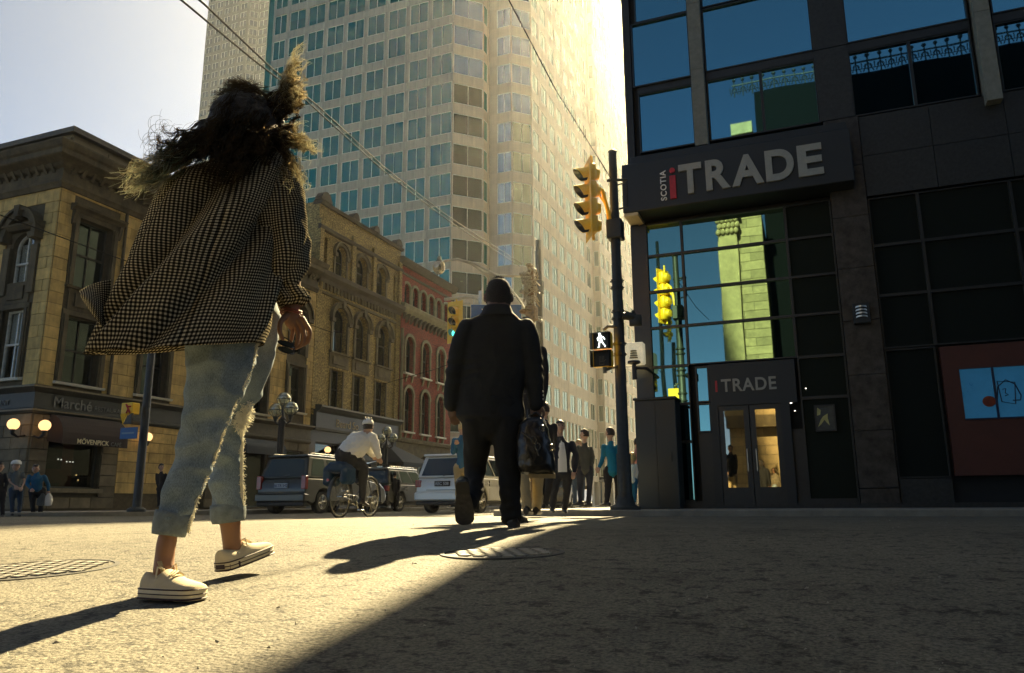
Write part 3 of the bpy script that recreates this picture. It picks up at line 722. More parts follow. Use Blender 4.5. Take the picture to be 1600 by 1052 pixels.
for u in frange(34.1, 43, .36):
    q = FB(fb); q.fbox(u, u+.18, 12.05, 12.4, -.02, .10); q.build('corbel', M_YTRIM, B2)
for u, r in ((34.35, .42), (37.4, .26), (39.75, .26), (42.6, .3)):
    q = FB(fb); q.poly([(u+r*math.cos(R(k*20)), 17.25+r*.9*math.sin(R(k*20))) for k in range(10)]+[(u-r*1.25, 17.25), (u-r*1.25, 17.08), (u+r*1.25, 17.08), (u+r*1.25, 17.25)], -.25, .2)
    q.build('crest', M_DTRIM, B2)
# brick storefront
sf = wall(fb, 33.95, 43.1, SW_H, 5.0, [(34.6, 37.0, .6, 3.6, 0), (37.6, 40.2, .2, 3.8, 0), (40.9, 42.6, .6, 3.6, 0)], .5); sf.build('shopfront', M_SHOP, B2)
s = FB(fb); s.profile(34.3, 43.1, [(0, 4.2), (.16, 4.22), (.2, 4.35), (.2, 5.15), (.36, 5.25), (.5, 5.42), (.5, 5.52), (0, 5.58)]); s.build('shop_fascia', M_SHOP, B2)
s = FB(fb); s.fbox(34.3, 43.1, 5.42, 5.50, .501, .52); s.build('fascia_moulding', M_SHOPLINE, B2)
me = text_mesh('Beard So', .62, simple('gilt_letter', (.42, .31, .12), .5), .012); put('lettering', me, B2, Vector((XB+.215, 36.1, 4.5))-B2.location, FACE_X)
for (a, b, z0, z1) in ((34.6, 37.0, .6, 3.6), (37.6, 40.2, .2, 3.8), (40.9, 42.6, .6, 3.6)):
    w = FB(fb); w.ring([(a, z0), (b, z0), (b, z1), (a, z1)], [(a+.08, z0+.08), (b-.08, z0+.08), (b-.08, z1-.08), (a+.08, z1-.08)], -.3, -.15); m_ = w.build('shop_window', M_SHOP, B2)
    w = FB(fb); w.fbox(a+.07, b-.07, z0+.07, z1-.07, -.24, -.225); w.build('pane', M_SHOPGLASS, m_)
def point_awning(u0, u1, z0, z1, dep, label):
    t = thing('awning', label, 'awning', (XB, (u0+u1)/2, z0)); m = MB(); n = 6
    vs = []; c = (u0+u1)/2
    m.add([(XB+.05, u0, z0), (XB+dep, u0, z0), (XB+dep, u1, z0), (XB+.05, u1, z0), (XB+.05, c-.3, z1), (XB+.05, c+.3, z1)], [(0, 1, 4), (1, 2, 5, 4), (2, 3, 5), (0, 4, 5, 3), (0, 3, 2, 1)])
    m.build('canopy', M_AWN_B, t); v = MB(); v.box(XB+dep-.01, XB+dep+.01, u0, u1, z0-.25, z0-.005); v.build('valance', M_AWN_B, t)
point_awning(40.2, 44.0, 2.75, 4.0, 2.2, 'dark blue pointed awning behind the second three-globe street lamp')
point_awning(36.0, 38.6, 2.75, 3.7, 1.3, 'dark blue awning under the gilt shop lettering, behind the cyclist')

# ================================================================== red brick building
M_RBRICK = brick_mat('red_brick', (.30, .036, .018), (.21, .026, .014), (.16, .09, .06), bump=.3, stain=.25)
M_RTRIM = simple('pale_green_stone_trim', (.27, .24, .14), .85, var=.3, nscale=3)
B3 = thing('red_brick_building', 'red brick building with an arcade of narrow arches under its cornice', 'building', (XB, 43.1, SW_H))
ft = fmX(XB)
arc = [(43.55+i*1.18, 44.4+i*1.18) for i in range(6)]; mid = [(43.95+i*2.32, 45.1+i*2.32) for i in range(3)]
ops = [(a, b, 13.4, 14.85, True) for a, b in arc]+[(a, b, 8.8, 11.3, True) for a, b in mid]+[(a, b, 4.95, 7.85, True) for a, b in mid]
w3 = wall(ft, 43.1, 50.9, 4.4, 16.0, ops, .4); w3.build('wall', M_RBRICK, B3)
sd3 = MB(); sd3.box(-44, XB-.42, 50.6, 50.88, 0, 16); sd3.box(-44, XB-.7, 43.3, 50.6, 0, 15.8); sd3.build('inner_wall', M_VOID, B3)
sd3 = MB(); sd3.box(-44, XB-.002, 50.885, 50.9, 0, 16); sd3.build('side_wall', M_RBRICK, B3)
for a, b in arc:
    sash(B3, ft, (a, b, 13.4, 14.85, True), -.3, t=.06)
    s = FB(ft); r = (b-a)/2; c = (a+b)/2
    for k in range(10):
        p = [(c+q*math.cos(math.pi*(k+e)/10), 14.85-r+q*math.sin(math.pi*(k+e)/10)) for q, e in ((r+.16, 0), (r+.16, 1), (r, 1), (r, 0))]; s.poly(p, -.02, .10)
    s.fbox(a-.14, a, 13.4, 14.85-r, -.02, .10); s.fbox(b, b+.14, 13.4, 14.85-r, -.02, .097); s.build('arch_moulding', M_RTRIM, B3)
for zz, top in ((8.8, 11.3), (4.95, 7.85)):
    for a, b in mid:
        sash(B3, ft, (a, b, zz, top, True), -.32, vert=True); s = FB(ft); r = (b-a)/2; c = (a+b)/2
        for k in range(10):
            p = [(c+q*math.cos(math.pi*(k+e)/10), top-r+q*math.sin(math.pi*(k+e)/10)) for q, e in ((r+.2, 0), (r+.2, 1), (r, 1), (r, 0))]; s.poly(p, -.02, .12)
        s.fbox(a-.14, a, zz, top-r, -.02, .10); s.fbox(b, b+.14, zz, top-r, -.02, .10); s.build('arch_moulding', M_RTRIM, B3)
        s = FB(ft); s.profile(a-.15, b+.15, [(0, zz-.1), (.2, zz-.1), (.2, zz), (0, zz+.02)]); s.build('window_sill', M_CARD_SUNSILL, B3)
        for u in (a+.1, b-.25): s = FB(ft); s.profile(u, u+.16, [(0, zz-.6), (.05, zz-.55), (.17, zz-.12), (0, zz-.12)]); s.build('sill_bracket', M_RTRIM, B3)
s = FB(ft); s.profile(43.0, 51.1, [(0, 12.6), (.2, 12.7), (.4, 12.95), (.5, 13.2), (.42, 13.3), (0, 13.36)]); s.build('balcony_cornice', M_RTRIM, B3)
for u in frange(43.3, 50.8, .58):
    q = FB(ft); q.profile(u, u+.2, [(0, 12.15), (.1, 12.2), (.34, 12.7), (0, 12.7)]); q.build('corbel', M_DTRIM, B3)
s = FB(ft); s.profile(43.0, 51.15, [(0, 15.35), (.1, 15.4), (.12, 15.5), (0, 15.52)]); s.build('string_course', M_DTRIM, B3)
s = FB(ft); s.profile(43.0, 51.25, [(-.4, 15.95), (.18, 15.98), (.34, 16.2), (.42, 16.4), (.3, 16.5), (-.4, 16.55)]); s.build('cornice', M_DTRIM, B3)
s = FB(ft); s.fbox(43.12, 43.5, 4.4, 15.3, -.02, .14); s.build('corner_pier', M_RBRICK, B3)
pp = MB(); pp.tube([(XB+.22, 43.2, 4.4), (XB+.22, 43.2, 11.6)], .10, 10); pp.build('drainpipe', M_RTRIM, B3, True)
gf = wall(ft, 43.1, 50.9, SW_H, 4.4, [(43.8, 45.4, .3, 3.5, True), (46.2, 47.8, .3, 3.5, True), (48.5, 50.2, .3, 3.5, True)], .6); gf.build('lower_wall', M_YTRIM, B3)
for a, b in ((43.8, 45.4), (46.2, 47.8), (48.5, 50.2)): sash(B3, ft, (a, b, .3, 3.5, True), -.4, t=.08)
s = FB(ft); s.profile(43.0, 51.0, [(0, 4.2), (.2, 4.25), (.25, 4.45), (0, 4.55)]); s.build('string_course', M_YTRIM, B3)

# ================================================================== towers
M_CONC = simple('pale_precast_concrete', (.39, .41, .33), .85, var=.16, nscale=.6, bump=.25, bscale=30, objvar=.07, streak=.3)
M_CONCW = simple('glow_lit_precast_concrete', (.62, .54, .38), .85, var=.1, nscale=.6, bump=.2, bscale=30, objvar=.05, streak=.2)  # paler and warmer than the front: the glow is put into the colour
M_TGLASS = glass_mat('teal_tower_glass', (.05, .40, .31), .55, see=.7, wob=.12, wscale=.5)
M_TGLASS2 = glass_mat('pale_tower_glass', (.72, .82, .72), .5, see=.6, wob=.12, wscale=.5)
M_TGLASS3 = glass_mat('haze_toned_side_glass', (.50, .58, .42), .22, body=(.20, .22, .14), see=.15)  # pale body colour imitates the haze in front of these windows
M_TFRAME = simple('light_aluminium_frame', (.78, .80, .70), .5)
M_TBLIND = simple('muted_teal_blind', (.20, .34, .30), .8, var=.1)  # one teal tone for every tower blind
M_OFFICE = simple('office_interior', (.06, .075, .07), .9, var=.2)
M_CLAMP = emit_mat('office_ceiling_lamp', (1, .88, .62), 1.5)
FH = 3.74
class Facet:
    "straight stretch of tower facade from P to Q (outside on the right hand side going P->Q)"
    def __init__(s, P, Q):
        s.P = Vector((*P, 0)); s.Q = Vector((*Q, 0)); s.t = (s.Q-s.P).normalized(); s.n = Vector((s.t.y, -s.t.x, 0)); s.L = (s.Q-s.P).length
        s.rz = math.atan2(s.t.y, s.t.x)
    def w(s, u, z, d=0): p = s.P+s.t*u+s.n*d; return Vector((p.x, p.y, z))
_cache = {}
def unit(key, mats, fn):
    if key not in _cache: m = MB(); fn(m); _cache[key] = m.mesh(key[0], mats[0])
    return _cache[key]
def tower_facade(root, fc, spans, z_first, nfl, wh, glass, conc, win_q, pan_q, rnd, stuff, joint=True, first=0, pier_split=True, frame=M_TFRAME, lamps=True):
    """spans: (u0,u1,kind) along the facet, kind 'w' window, 'p' pier. windows sit in floors; spandrels between.
    Pieces within the quota are objects of their own; the rest is gathered in stuff[...]"""
    for f in range(first, nfl):
        zb = z_first+f*FH; zt = zb+wh; zn = zb+FH
        cuts = [s[0] for s in spans if s[2] == 'w']
        # spandrel panels: one per window module
        prev = 0
        edges = [0]
        ws = [s for s in spans if s[2] == 'w']
        for a, b in zip(ws, ws[1:]): edges.append((a[1]+b[0])/2)
        edges.append(fc.L); 
        for a, b in zip(edges, edges[1:]):
            L = b-a-.03; H = zn-zt-.0
            if pan_q[0] > 0:
                pan_q[0] -= 1
                me = unit(('spandrel_panel', round(L, 2), round(H, 2), conc.name), [conc], lambda m: m.cbox(0, L, -.0, .25, 0, H, .02))
                put('spandrel_panel', me, root, fc.w(a+.015, zt, 0)-root.location, (0, 0, fc.rz))
            else:
                p = [fc.w(a+.015, zt, 0), fc.w(b-.015, zt, 0), fc.w(b-.015, zt, -.25), fc.w(a+.015, zt, -.25)]
                stuff['panel'].add(p+[q+Vector((0, 0, H)) for q in p], [(0,3,2,1),(4,5,6,7),(0,1,5,4),(1,2,6,5),(2,3,7,6),(3,0,4,7)])
        for (a, b, k) in spans:
            if k == 'p':
                L = b-a
                if pan_q[0] > 0 and L > .25:
                    pan_q[0] -= 1
                    me = unit(('pier_panel', round(L, 2), round(wh, 2), conc.name), [conc], lambda m: m.box(0, L, .015, .25, -.02, wh+.02))
                    put('pier_panel', me, root, fc.w(a, zb, 0)-root.location, (0, 0, fc.rz))
                else:
                    p = [fc.w(a, zb-.02, -.015), fc.w(b, zb-.02, -.015), fc.w(b, zb-.02, -.25), fc.w(a, zb-.02, -.25)]
                    stuff['panel'].add(p+[q+Vector((0, 0, wh+.04)) for q in p], [(0,3,2,1),(4,5,6,7),(0,1,5,4),(1,2,6,5),(2,3,7,6),(3,0,4,7)])
            else:
                L = b-a; bl = rnd.choice((.3, .45, .55, .62, .75, .98, .98)) if rnd.random() < .8 else 0
                panes = 2 if L > 1.2 else 1
                def mk_frame(m):
                    t = .08
                    m.box(0, L, .05, .12, 0, t); m.box(0, L, .05, .12, wh-t, wh); m.box(0, t, .05, .12, t, wh-t); m.box(L-t, L, .05, .12, t, wh-t)
                    if panes == 2: m.box(L/2-.03, L/2+.03, .055, .115, t, wh-t)
                def mk_pane(m): m.box(0, L/panes-.02, .085, .10, 0, wh-.02)
                def mk_blind(m): m.box(0, L/panes-.1, .22, .235, 0, wh*bl-.05)
                if win_q[0] > 0:
                    win_q[0] -= 1
                    o = put('window', unit(('window', round(L, 2), round(wh, 2), frame.name), [frame], mk_frame), root, fc.w(a, zb, 0)-root.location, (0, 0, fc.rz))
                    for q in range(panes):
                        put('pane', unit(('pane', round(L, 2), round(wh, 2), glass.name), [glass], mk_pane), o, (.01+q*L/panes, 0, .01))
                        if bl > .1:
                            bb = bl if rnd.random() < .75 else max(.3, bl-.25)
                            me = unit(('blind', round(L, 2), round(wh, 2), bl), [M_TBLIND], mk_blind)
                            put('blind', me, o, (.05+q*L/panes, 0, wh-wh*bl))
                    if lamps and bl < .7 and rnd.random() < .62:
                        me = unit(('ceiling_lamp', 0), [M_CLAMP], lambda m: m.ball((0, 0, 0), .17, 7, (1, .35, .42)))
                        put('ceiling_lamp', me, o, (L*rnd.uniform(.25, .75), .34, max(.3, wh-wh*max(bl, .12)-rnd.uniform(.25, .5))))
                else:
                    for (u0, u1, z0, z1) in ((a, b, zb, zb+.06), (a, b, zt-.06, zt), (a, a+.06, zb+.06, zt-.06), (b-.06, b, zb+.06, zt-.06))+(((a+b)/2-.03, (a+b)/2+.03, zb+.06, zt-.06),)*(panes-1):
                        p = [fc.w(u0, z0, -.10), fc.w(u1, z0, -.10), fc.w(u1, z0, -.17), fc.w(u0, z0, -.17)]
                        stuff['frame'].add(p+[q+Vector((0, 0, z1-z0)) for q in p], [(0,1,5,4),(4,5,6,7),(0,3,2,1),(1,2,6,5),(3,0,4,7)])
                    p = [fc.w(a+.02, zb+.02, -.14), fc.w(b-.02, zb+.02, -.14), fc.w(b-.02, zt-.02, -.14), fc.w(a+.02, zt-.02, -.14)]
                    stuff['glass'].add(p, [(0, 1, 2, 3)])
                    if bl > .1:
                        p = [fc.w(a+.05, zt-wh*bl, -.23), fc.w(b-.05, zt-wh*bl, -.23), fc.w(b-.05, zt-.02, -.23), fc.w(a+.05, zt-.02, -.23)]
                        stuff['blind'].add(p, [(0, 1, 2, 3)])
def stuff_set(): return {'panel': MB(), 'frame': MB(), 'glass': MB(), 'blind': MB()}
def stuff_out(st, root, conc, glass):
    for k, nm, m_ in (('panel', 'facade_panel', conc), ('frame', 'window_frame', M_TFRAME), ('glass', 'window_glass', glass), ('blind', 'window_blind', M_TBLIND)):
        if st[k].v: tag(st[k].build(nm, m_, root), kind='stuff')

T1 = thing('office_tower', 'pale concrete office tower with stepped corner bays and paired teal windows', 'tower', (-45, 85, 0))
rt = random.Random(21)
zr = at(646, 219, Y=72).z; Z0 = zr % FH; NF = 28
P0, P1, P2, P3, P4, P5, P6, P7 = (-35.3, 72), (-32.63, 74.67), (-32.63, 76.4), (-29.85, 76.4), (-28.0, 78.25), (-28.0, 103.6), (-26.9, 103.6), (-26.9, 125.5)
M_TCONC_L = M_CONC
wq = [300]; pq = [300]; F0 = 4
st_f = stuff_set()
# 1 main front, facing the camera side of the street
A = (-61.4, 72); fc = Facet(A, P0); spans = []; u = fc.L-.12
mods = []
for k in range(9):
    wd = 2.72 if k == 0 else 2.45; mods.append((max(.2, u-wd), u)); u -= wd+.50
mods.reverse()
spans = []
prev = 0
for a, b in mods: spans.append((prev, a, 'p')); spans.append((a, b, 'w')); prev = b
spans.append((prev, fc.L, 'p'))
lo = st_f
tower_facade(T1, fc, spans, Z0, 16, 2.72, M_TGLASS, M_CONC, wq, pq, rt, st_f, first=F0)
st_hi = stuff_set()
# 2 corner bays
bays = [(Facet(P0, P1), [(0, .08, 'p'), (.08, Facet(P0, P1).L-.08, 'w'), (Facet(P0, P1).L-.08, Facet(P0, P1).L, 'p')], M_TGLASS2),
        (Facet(P1, P2), [(0, .1, 'p'), (.1, 1.25, 'w'), (1.25, Facet(P1, P2).L, 'p')], M_TGLASS),
        (Facet(P2, P3), [(0, .95, 'p'), (.95, 2.7, 'w'), (2.7, 2.78, 'p')], M_TGLASS2),
        (Facet(P3, P4), [(0, .08, 'p'), (.08, 2.5, 'w'), (2.5, Facet(P3, P4).L, 'p')], M_TGLASS2)]
st_b = stuff_set()
for fc_, sp, gl in bays: tower_facade(T1, fc_, sp, Z0, 18, 2.5, gl, M_CONCW, wq, pq, rt, st_b, first=2)
# 3 long face along the street
def reg_spans(L, n, wd, off=.4):
    pitch = (L-off)/n; sp = []; prev = 0
    for k in range(n): a = off+k*pitch; sp += [(prev, a, 'p'), (a, a+wd, 'w')]; prev = a+wd
    sp.append((prev, L, 'p')); return sp
f5 = Facet(P4, P5); f6 = Facet(P5, P6); f7 = Facet(P6, P7)
st_r = stuff_set()
for f_, n_, wd in ((f5, 8, 2.0), (f7, 7, 2.0)):
    tower_facade(T1, f_, reg_spans(f_.L, n_, wd), Z0, 19, 2.3, M_TGLASS3, M_CONCW, wq if f_ is f5 else [0], [0], rt, st_r, first=3, lamps=False)
tower_facade(T1, f6, [(0, .15, 'p'), (.15, .95, 'w'), (.95, 1.1, 'p')], Z0, 27, 2.3, M_TGLASS, M_CONCW, [0], [0], rt, st_r, first=1)
# upper storeys of every face and dense low storeys
st_u = stuff_set(); tower_facade(T1, fc, spans, Z0, NF, 2.72, M_TGLASS, M_CONC, [0], [0], rt, st_u, first=16, lamps=False); stuff_out(st_u, T1, M_CONC, M_TGLASS)
for f_, sp, hh in tuple((b[0], b[1], 2.5) for b in bays)+((f5, reg_spans(f5.L, 8, 2.0), 2.3), (f7, reg_spans(f7.L, 7, 2.0), 2.3)):
    tower_facade(T1, f_, sp, Z0, NF, hh, M_TGLASS3, M_CONCW, [0], [0], rt, st_r, first=18 if hh == 2.5 else 19, lamps=False)
for f_, n_ in ((f5, 16), (f7, 14)):
    tower_facade(T1, f_, reg_spans(f_.L, n_, 1.1), Z0, 3, 2.5, M_TGLASS3, M_CONCW, [0], [0], rt, st_r, first=1, lamps=False)
stuff_out(st_f, T1, M_CONC, M_TGLASS); stuff_out(st_b, T1, M_CONCW, M_TGLASS2); stuff_out(st_r, T1, M_CONCW, M_TGLASS3)
def foot(ins, extra=0):
    pts = [(-61.4+ins, 72+ins), (P0[0]-.4*ins, 72+ins), (P1[0]-ins, P1[1]+.4*ins), (P2[0]-ins, P2[1]+ins), (P3[0]-.4*ins, P3[1]+ins), (P4[0]-ins, P4[1]+.4*ins), (P5[0]-ins, P5[1]+ins), (P6[0]-ins, P6[1]+ins), (P7[0]-ins, P7[1]-ins), (-61.4+ins, P7[1]-ins)]
    return pts
cr = MB(); cr.prism(foot(1.3), 'z', 0, Z0+NF*FH); cr.build('inner_core', M_OFFICE, T1)
fl = MB()
for f in range(0, NF+1): fl.prism(foot(.26), 'z', Z0+f*FH-.55, Z0+f*FH-.35)
tag(fl.build('floor_slab', simple('slab_concrete', (.3, .3, .27), .9), T1), kind='stuff')
bw = MB(); bw.prism([(-61.4, 72.06), (-61.3, 72.06), (-61.3, P7[1]-.1), P7, (P7[0], P7[1]+.1), (-61.4, P7[1]+.1)], 'z', 0, Z0+NF*FH); bw.build('rear_wall', M_CONCW, T1)
# plinth: street level columns and recessed entrance
pb = MB()
for f_ in (fc, f5, f7)+tuple(b[0] for b in bays):
    p = [f_.w(0, 0, -.02), f_.w(f_.L, 0, -.02), f_.w(f_.L, 0, -.3), f_.w(0, 0, -.3)]
    zt = Z0+(F0 if f_ is fc else (2 if f_.L < 5 else 1))*FH-.01
    z0 = 3.2 if f_ in (f5, f7) else 0
    pb.add([q+Vector((0, 0, z0)) for q in p]+[q+Vector((0, 0, zt)) for q in p], [(0,3,2,1),(4,5,6,7),(0,1,5,4),(1,2,6,5),(2,3,7,6),(3,0,4,7)])
pb.build('base_wall', M_CONCW, T1)
cl = MB()
for f_ in (f5, f7):
    for u in frange(0.2, f_.L, 3.1):
        a = f_.w(u, 0, -.03); b_ = f_.w(u+.9, 0, -.8); cl.box(min(a.x, b_.x), max(a.x, b_.x), min(a.y, b_.y), max(a.y, b_.y), 0, 3.2)
tag(cl.build('street_column', M_CONCW, T1), kind='stuff')
# entrance recess seen low on the long face
# glass corner strip at the left end of the front
gs = MB(); gs.box(-62.5, -61.45, 72.3, 73.2, 0, Z0+NF*FH); gs.build('glass_strip', M_TGLASS, T1)
T2 = thing('office_tower', 'farther slim concrete tower with small teal windows at the left edge of the sky', 'tower', (-180, 215, 0))
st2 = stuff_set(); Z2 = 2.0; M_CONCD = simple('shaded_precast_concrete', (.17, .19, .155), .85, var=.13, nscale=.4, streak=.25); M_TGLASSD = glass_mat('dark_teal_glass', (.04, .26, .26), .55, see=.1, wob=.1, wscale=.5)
X2 = at(318, 100, Y=205).x; xa = at(383, 100, Y=205).x; xb_ = at(412, 100, Y=205).x; 
g1 = Facet((X2, 205), (xa, 205)); g2 = Facet((xa, 205), (xa+2.5, 207.5)); g3 = Facet((xa+2.5, 207.5), (xa+7, 207.5)); g4 = Facet((xa+7, 207.5), (xa+45, 207.5))
n1 = max(3, round(g1.L/4.1))
w2q = [0]; rt2 = random.Random(4)
for f_, n_, wd in ((g1, n1, 2.9), (g2, 1, 2.8), (g3, 1, 3.9), (g4, 9, 2.9)):
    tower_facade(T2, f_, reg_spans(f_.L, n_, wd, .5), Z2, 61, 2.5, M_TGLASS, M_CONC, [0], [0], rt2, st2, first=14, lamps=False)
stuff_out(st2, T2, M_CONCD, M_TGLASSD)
cr = MB(); cr.prism([(X2+.3, 205.3), (xa-.2, 205.3), (xa+2.3, 207.8), (xa+44, 207.8), (xa+44, 240), (X2+.3, 240)], 'z', 0, 230); cr.build('inner_core', M_OFFICE, T2)
sw = MB(); sw.box(X2-.05, X2+.28, 205.0, 240, 0, 230); sw.build('side_wall', M_CONCD, T2)
# ================================================================== corner bank branch on the right
M_GRAN = simple('dark_granite', (.022, .024, .021), .5, var=.5, nscale=14, bump=.12, bscale=30, objvar=.12)
M_GRAN2 = simple('brown_veined_granite', (.036, .032, .026), .4, var=.9, nscale=5, bump=.1)
M_SIGN = simple('dark_slate_sign_panel', (.016, .021, .023), .5, var=.12)
M_ALU = simple('dark_bronze_mullion', (.022, .025, .024), .4, var=.2)
M_FIN = simple('grey_concrete_fin', (.20, .21, .175), .8, var=.2, nscale=8, bump=.25)
M_BGLASS = glass_mat('blue_mirror_glass', (.19, .46, .55), .80, body=(.006, .01, .014), see=.0, wob=.05, wscale=.5)
M_CGLASS = glass_mat('teal_mirror_glass', (.24, .45, .40), .74, body=(.006, .01, .012), see=.0, wob=.03, wscale=.5)
M_DGLASS = glass_mat('door_glass', (.75, .7, .55), .38, see=.5)
GY = 18.9; fg = fmY(GY); GZ = SW_H
B4 = thing('bank_branch_building', 'dark granite and blue glass corner building with a large TRADE sign', 'building', (-3.8, GY, SW_H))
XL = -4.07
core4 = MB(); core4.box(XL+.35, 45, GY+.6, 62, 0, 68); core4.build('inner_wall', M_VOID, B4)
sw4 = MB(); sw4.box(XL, XL+.2, GY+.02, 62, 0, 68); sw4.build('side_wall', M_GRAN, B4)
def gl(name, x0, x1, z0, z1, mat, parent=B4, d=-.02, fr=.035, frame=M_ALU):
    "a framed pane set in the facade"
    f = FB(fg); f.ring([(x0, z0), (x1, z0), (x1, z1), (x0, z1)], [(x0+fr, z0+fr), (x1-fr, z0+fr), (x1-fr, z1-fr), (x0+fr, z1-fr)], d-.09, d+.035)
    w = f.build('window', frame, parent)
    p = FB(fg); p.fbox(x0+fr*.5, x1-fr*.5, z0+fr*.5, z1-fr*.5, d-.05, d-.03); p.build('pane', mat, w)
    return w
# ---- upper storeys
pillar = (.74, 1.50)
bayX = [(-3.72, -2.27), (-1.91, .74), (1.50, 4.13), (4.60, 7.2), (7.95, 10.6), (11.0, 13.6)]
def storey(z, low, first=False):
    for i, (a, b) in enumerate(bayX):
        zc = z+1.72
        if i == 0: gl('w', a, b, z, zc, M_BGLASS)
        else:
            m = (a+b)/2+.02
            gl('w', a, m, z, zc, M_BGLASS); gl('w', m, b, z, zc, M_BGLASS)
        z2 = zc+.22; z3 = z2+1.86
        if i == 0: gl('w', a-.10, b, z2-.05, z3, M_BGLASS, d=.06)
        else: gl('w', a, b, z2, z3, M_BGLASS, d=.02)
        t = FB(fg); t.fbox(a, b, zc, z2, -.12, .03); t.build('transom', M_ALU, B4)
for k in range(3): storey(9.33+k*3.86, k == 0)
back = FB(fg); back.fbox(XL, 45, 9.3, 21, -.5, -.14); back.build('backing_wall', M_VOID, B4)
blk = FB(fg); blk.fbox(XL, 45, 20.95, 68, -.5, -.02); blk.build('upper_wall', M_GRAN, B4)
ub = FB(fg)
for k in range(11): ub.fbox(XL+.3, 44, 22.2+k*3.9, 24.6+k*3.9, -.019, 0)
ub.build('window_band', M_BGLASS, B4)
# dark granite pier between the bays (panels) and concrete fins
for x0, x1 in (pillar, (7.2, 7.95), (13.6, 14.6)):
    for k, z in enumerate(frange(9.3, 21, 1.93)):
        p = FB(fg); p.fbox(x0, x1, z+.01, z+1.92, -.1, .10); p.build('granite_panel', M_GRAN, B4)
for x0, x1, zb in ((-2.27, -1.91, 9.12), (4.17, 4.52, 9.02), (10.62, 10.98, 9.02)):
    for k, z in enumerate([zb]+frange(11.25, 21, 1.93)):
        zt = 11.24 if k == 0 else z+1.92
        p = FB(fg); p.fbox(x0+.02, x1-.02, z, zt, -.1, .34); p.build('concrete_fin', M_FIN, B4)
# ---- granite band and pier below
def panels(x0, x1, z0, z1, nx, nz, d, mat=M_GRAN, gap=.012):
    for i in range(nx):
        for j in range(nz):
            a = x0+(x1-x0)*i/nx; b = x0+(x1-x0)*(i+1)/nx; c = z0+(z1-z0)*j/nz; e = z0+(z1-z0)*(j+1)/nz
            p = FB(fg); p.fbox(a+gap/2, b-gap/2, c+gap/2, e-gap/2, -.06, d); p.build('granite_panel', mat, B4)
panels(1.57, 15, 7.25, 9.28, 9, 2, .06)
panels(.78, 1.56, .55, 9.28, 1, 7, .14, M_GRAN2)
panels(.78, 1.56, .14, .54, 1, 1, .17, M_GRAN2)
# right of the pier: dark storefront glazing with faint mullions
M_DARKGL = glass_mat('dark_shop_glass', (.10, .12, .10), .15, body=(.02, .024, .02), see=0, wob=.02)
xm = [1.58, 2.62, 4.45, 6.2, 8.0, 10.0, 12.0, 14.9]; zm = [3.62, 4.85, 6.05, 7.22]
for a, b in zip(xm, xm[1:]):
    for c, e in zip(zm, zm[1:]): gl('w', a, b, c, e, M_DARKGL, d=-.04)
for a, b in zip([1.58]+[4.6, 6.2, 8.0, 10.0, 12.0], [2.6]+[6.2, 8.0, 10.0, 12.0, 14.9]): gl('w', a, b, .75, 3.6, M_DARKGL, d=-.04)
panels(1.58, 2.6, .14, .74, 1, 1, .05); panels(4.6, 15, .14, .74, 6, 1, .05)
gp4 = FB(fg); gp4.fbox(XL+.3, 15, .1, 9.3, -.55, -.16); gp4.fbox(15, 45, .1, 21, -.5, .02); gp4.build('backing_wall', M_VOID, B4)
# ---- red machine surround with blue screen
M_RED = simple('dull_red_panel', (.080, .022, .012), .55, var=.18, nscale=3)
r = FB(fg); r.ring([(2.66, .78), (4.56, .78), (4.56, 3.55), (2.66, 3.55)], [(2.98, 1.97), (4.3, 1.97), (4.3, 3.04), (2.98, 3.04)], -.05, .12)
rp = r.build('red_panel', M_RED, B4)
M_BLUESC = simple('blue_screen', (.03, .14, .26), .3, emit=.035, emitcol=(.04, .22, .42), var=.25, nscale=1.5)
s = FB(fg); s.fbox(2.98, 4.3, 1.97, 3.04, 0, .05); s.build('screen', M_BLUESC, rp)
M_LINE = simple('dark_blue_line', (.01, .02, .05), .5)
s = FB(fg); s.fbox(3.58, 3.62, 1.97, 3.04, .051, .11); s.fbox(2.96, 4.3, 1.94, 1.97, .05, .14); s.build('screen_bar', M_LINE, rp)
s = FB(fg); s.poly([(3.47+.125*math.cos(R(k*18)), 2.32+.115*math.sin(R(k*18))) for k in range(20)], .05, .075); s.build('orange_disc', simple('orange_disc', (.22, .04, .015), .5), rp)
s = MB()
def FP(u, z, d): return fg(u, z, d)
s.tube([FP(3.62, 2.35, .07), FP(3.66, 2.62, .07), FP(3.82, 2.76, .07), FP(3.98, 2.66, .07), FP(4.06, 2.42, .07), FP(4.04, 2.32, .07), FP(3.9, 2.32, .07)], .013, 5)
s.tube([FP(3.66, 2.74, .07), FP(3.98, 2.70, .07), FP(3.94, 2.24, .07), FP(3.7, 2.30, .07)], .013, 5, closed=True)
s.tube([FP(3.74, 2.56, .07), FP(3.80, 2.58, .07), FP(3.78, 2.48, .07), FP(3.83, 2.44, .07), FP(3.77, 2.42, .07)], .010, 5)
s.build('line_drawing', M_LINE, rp)
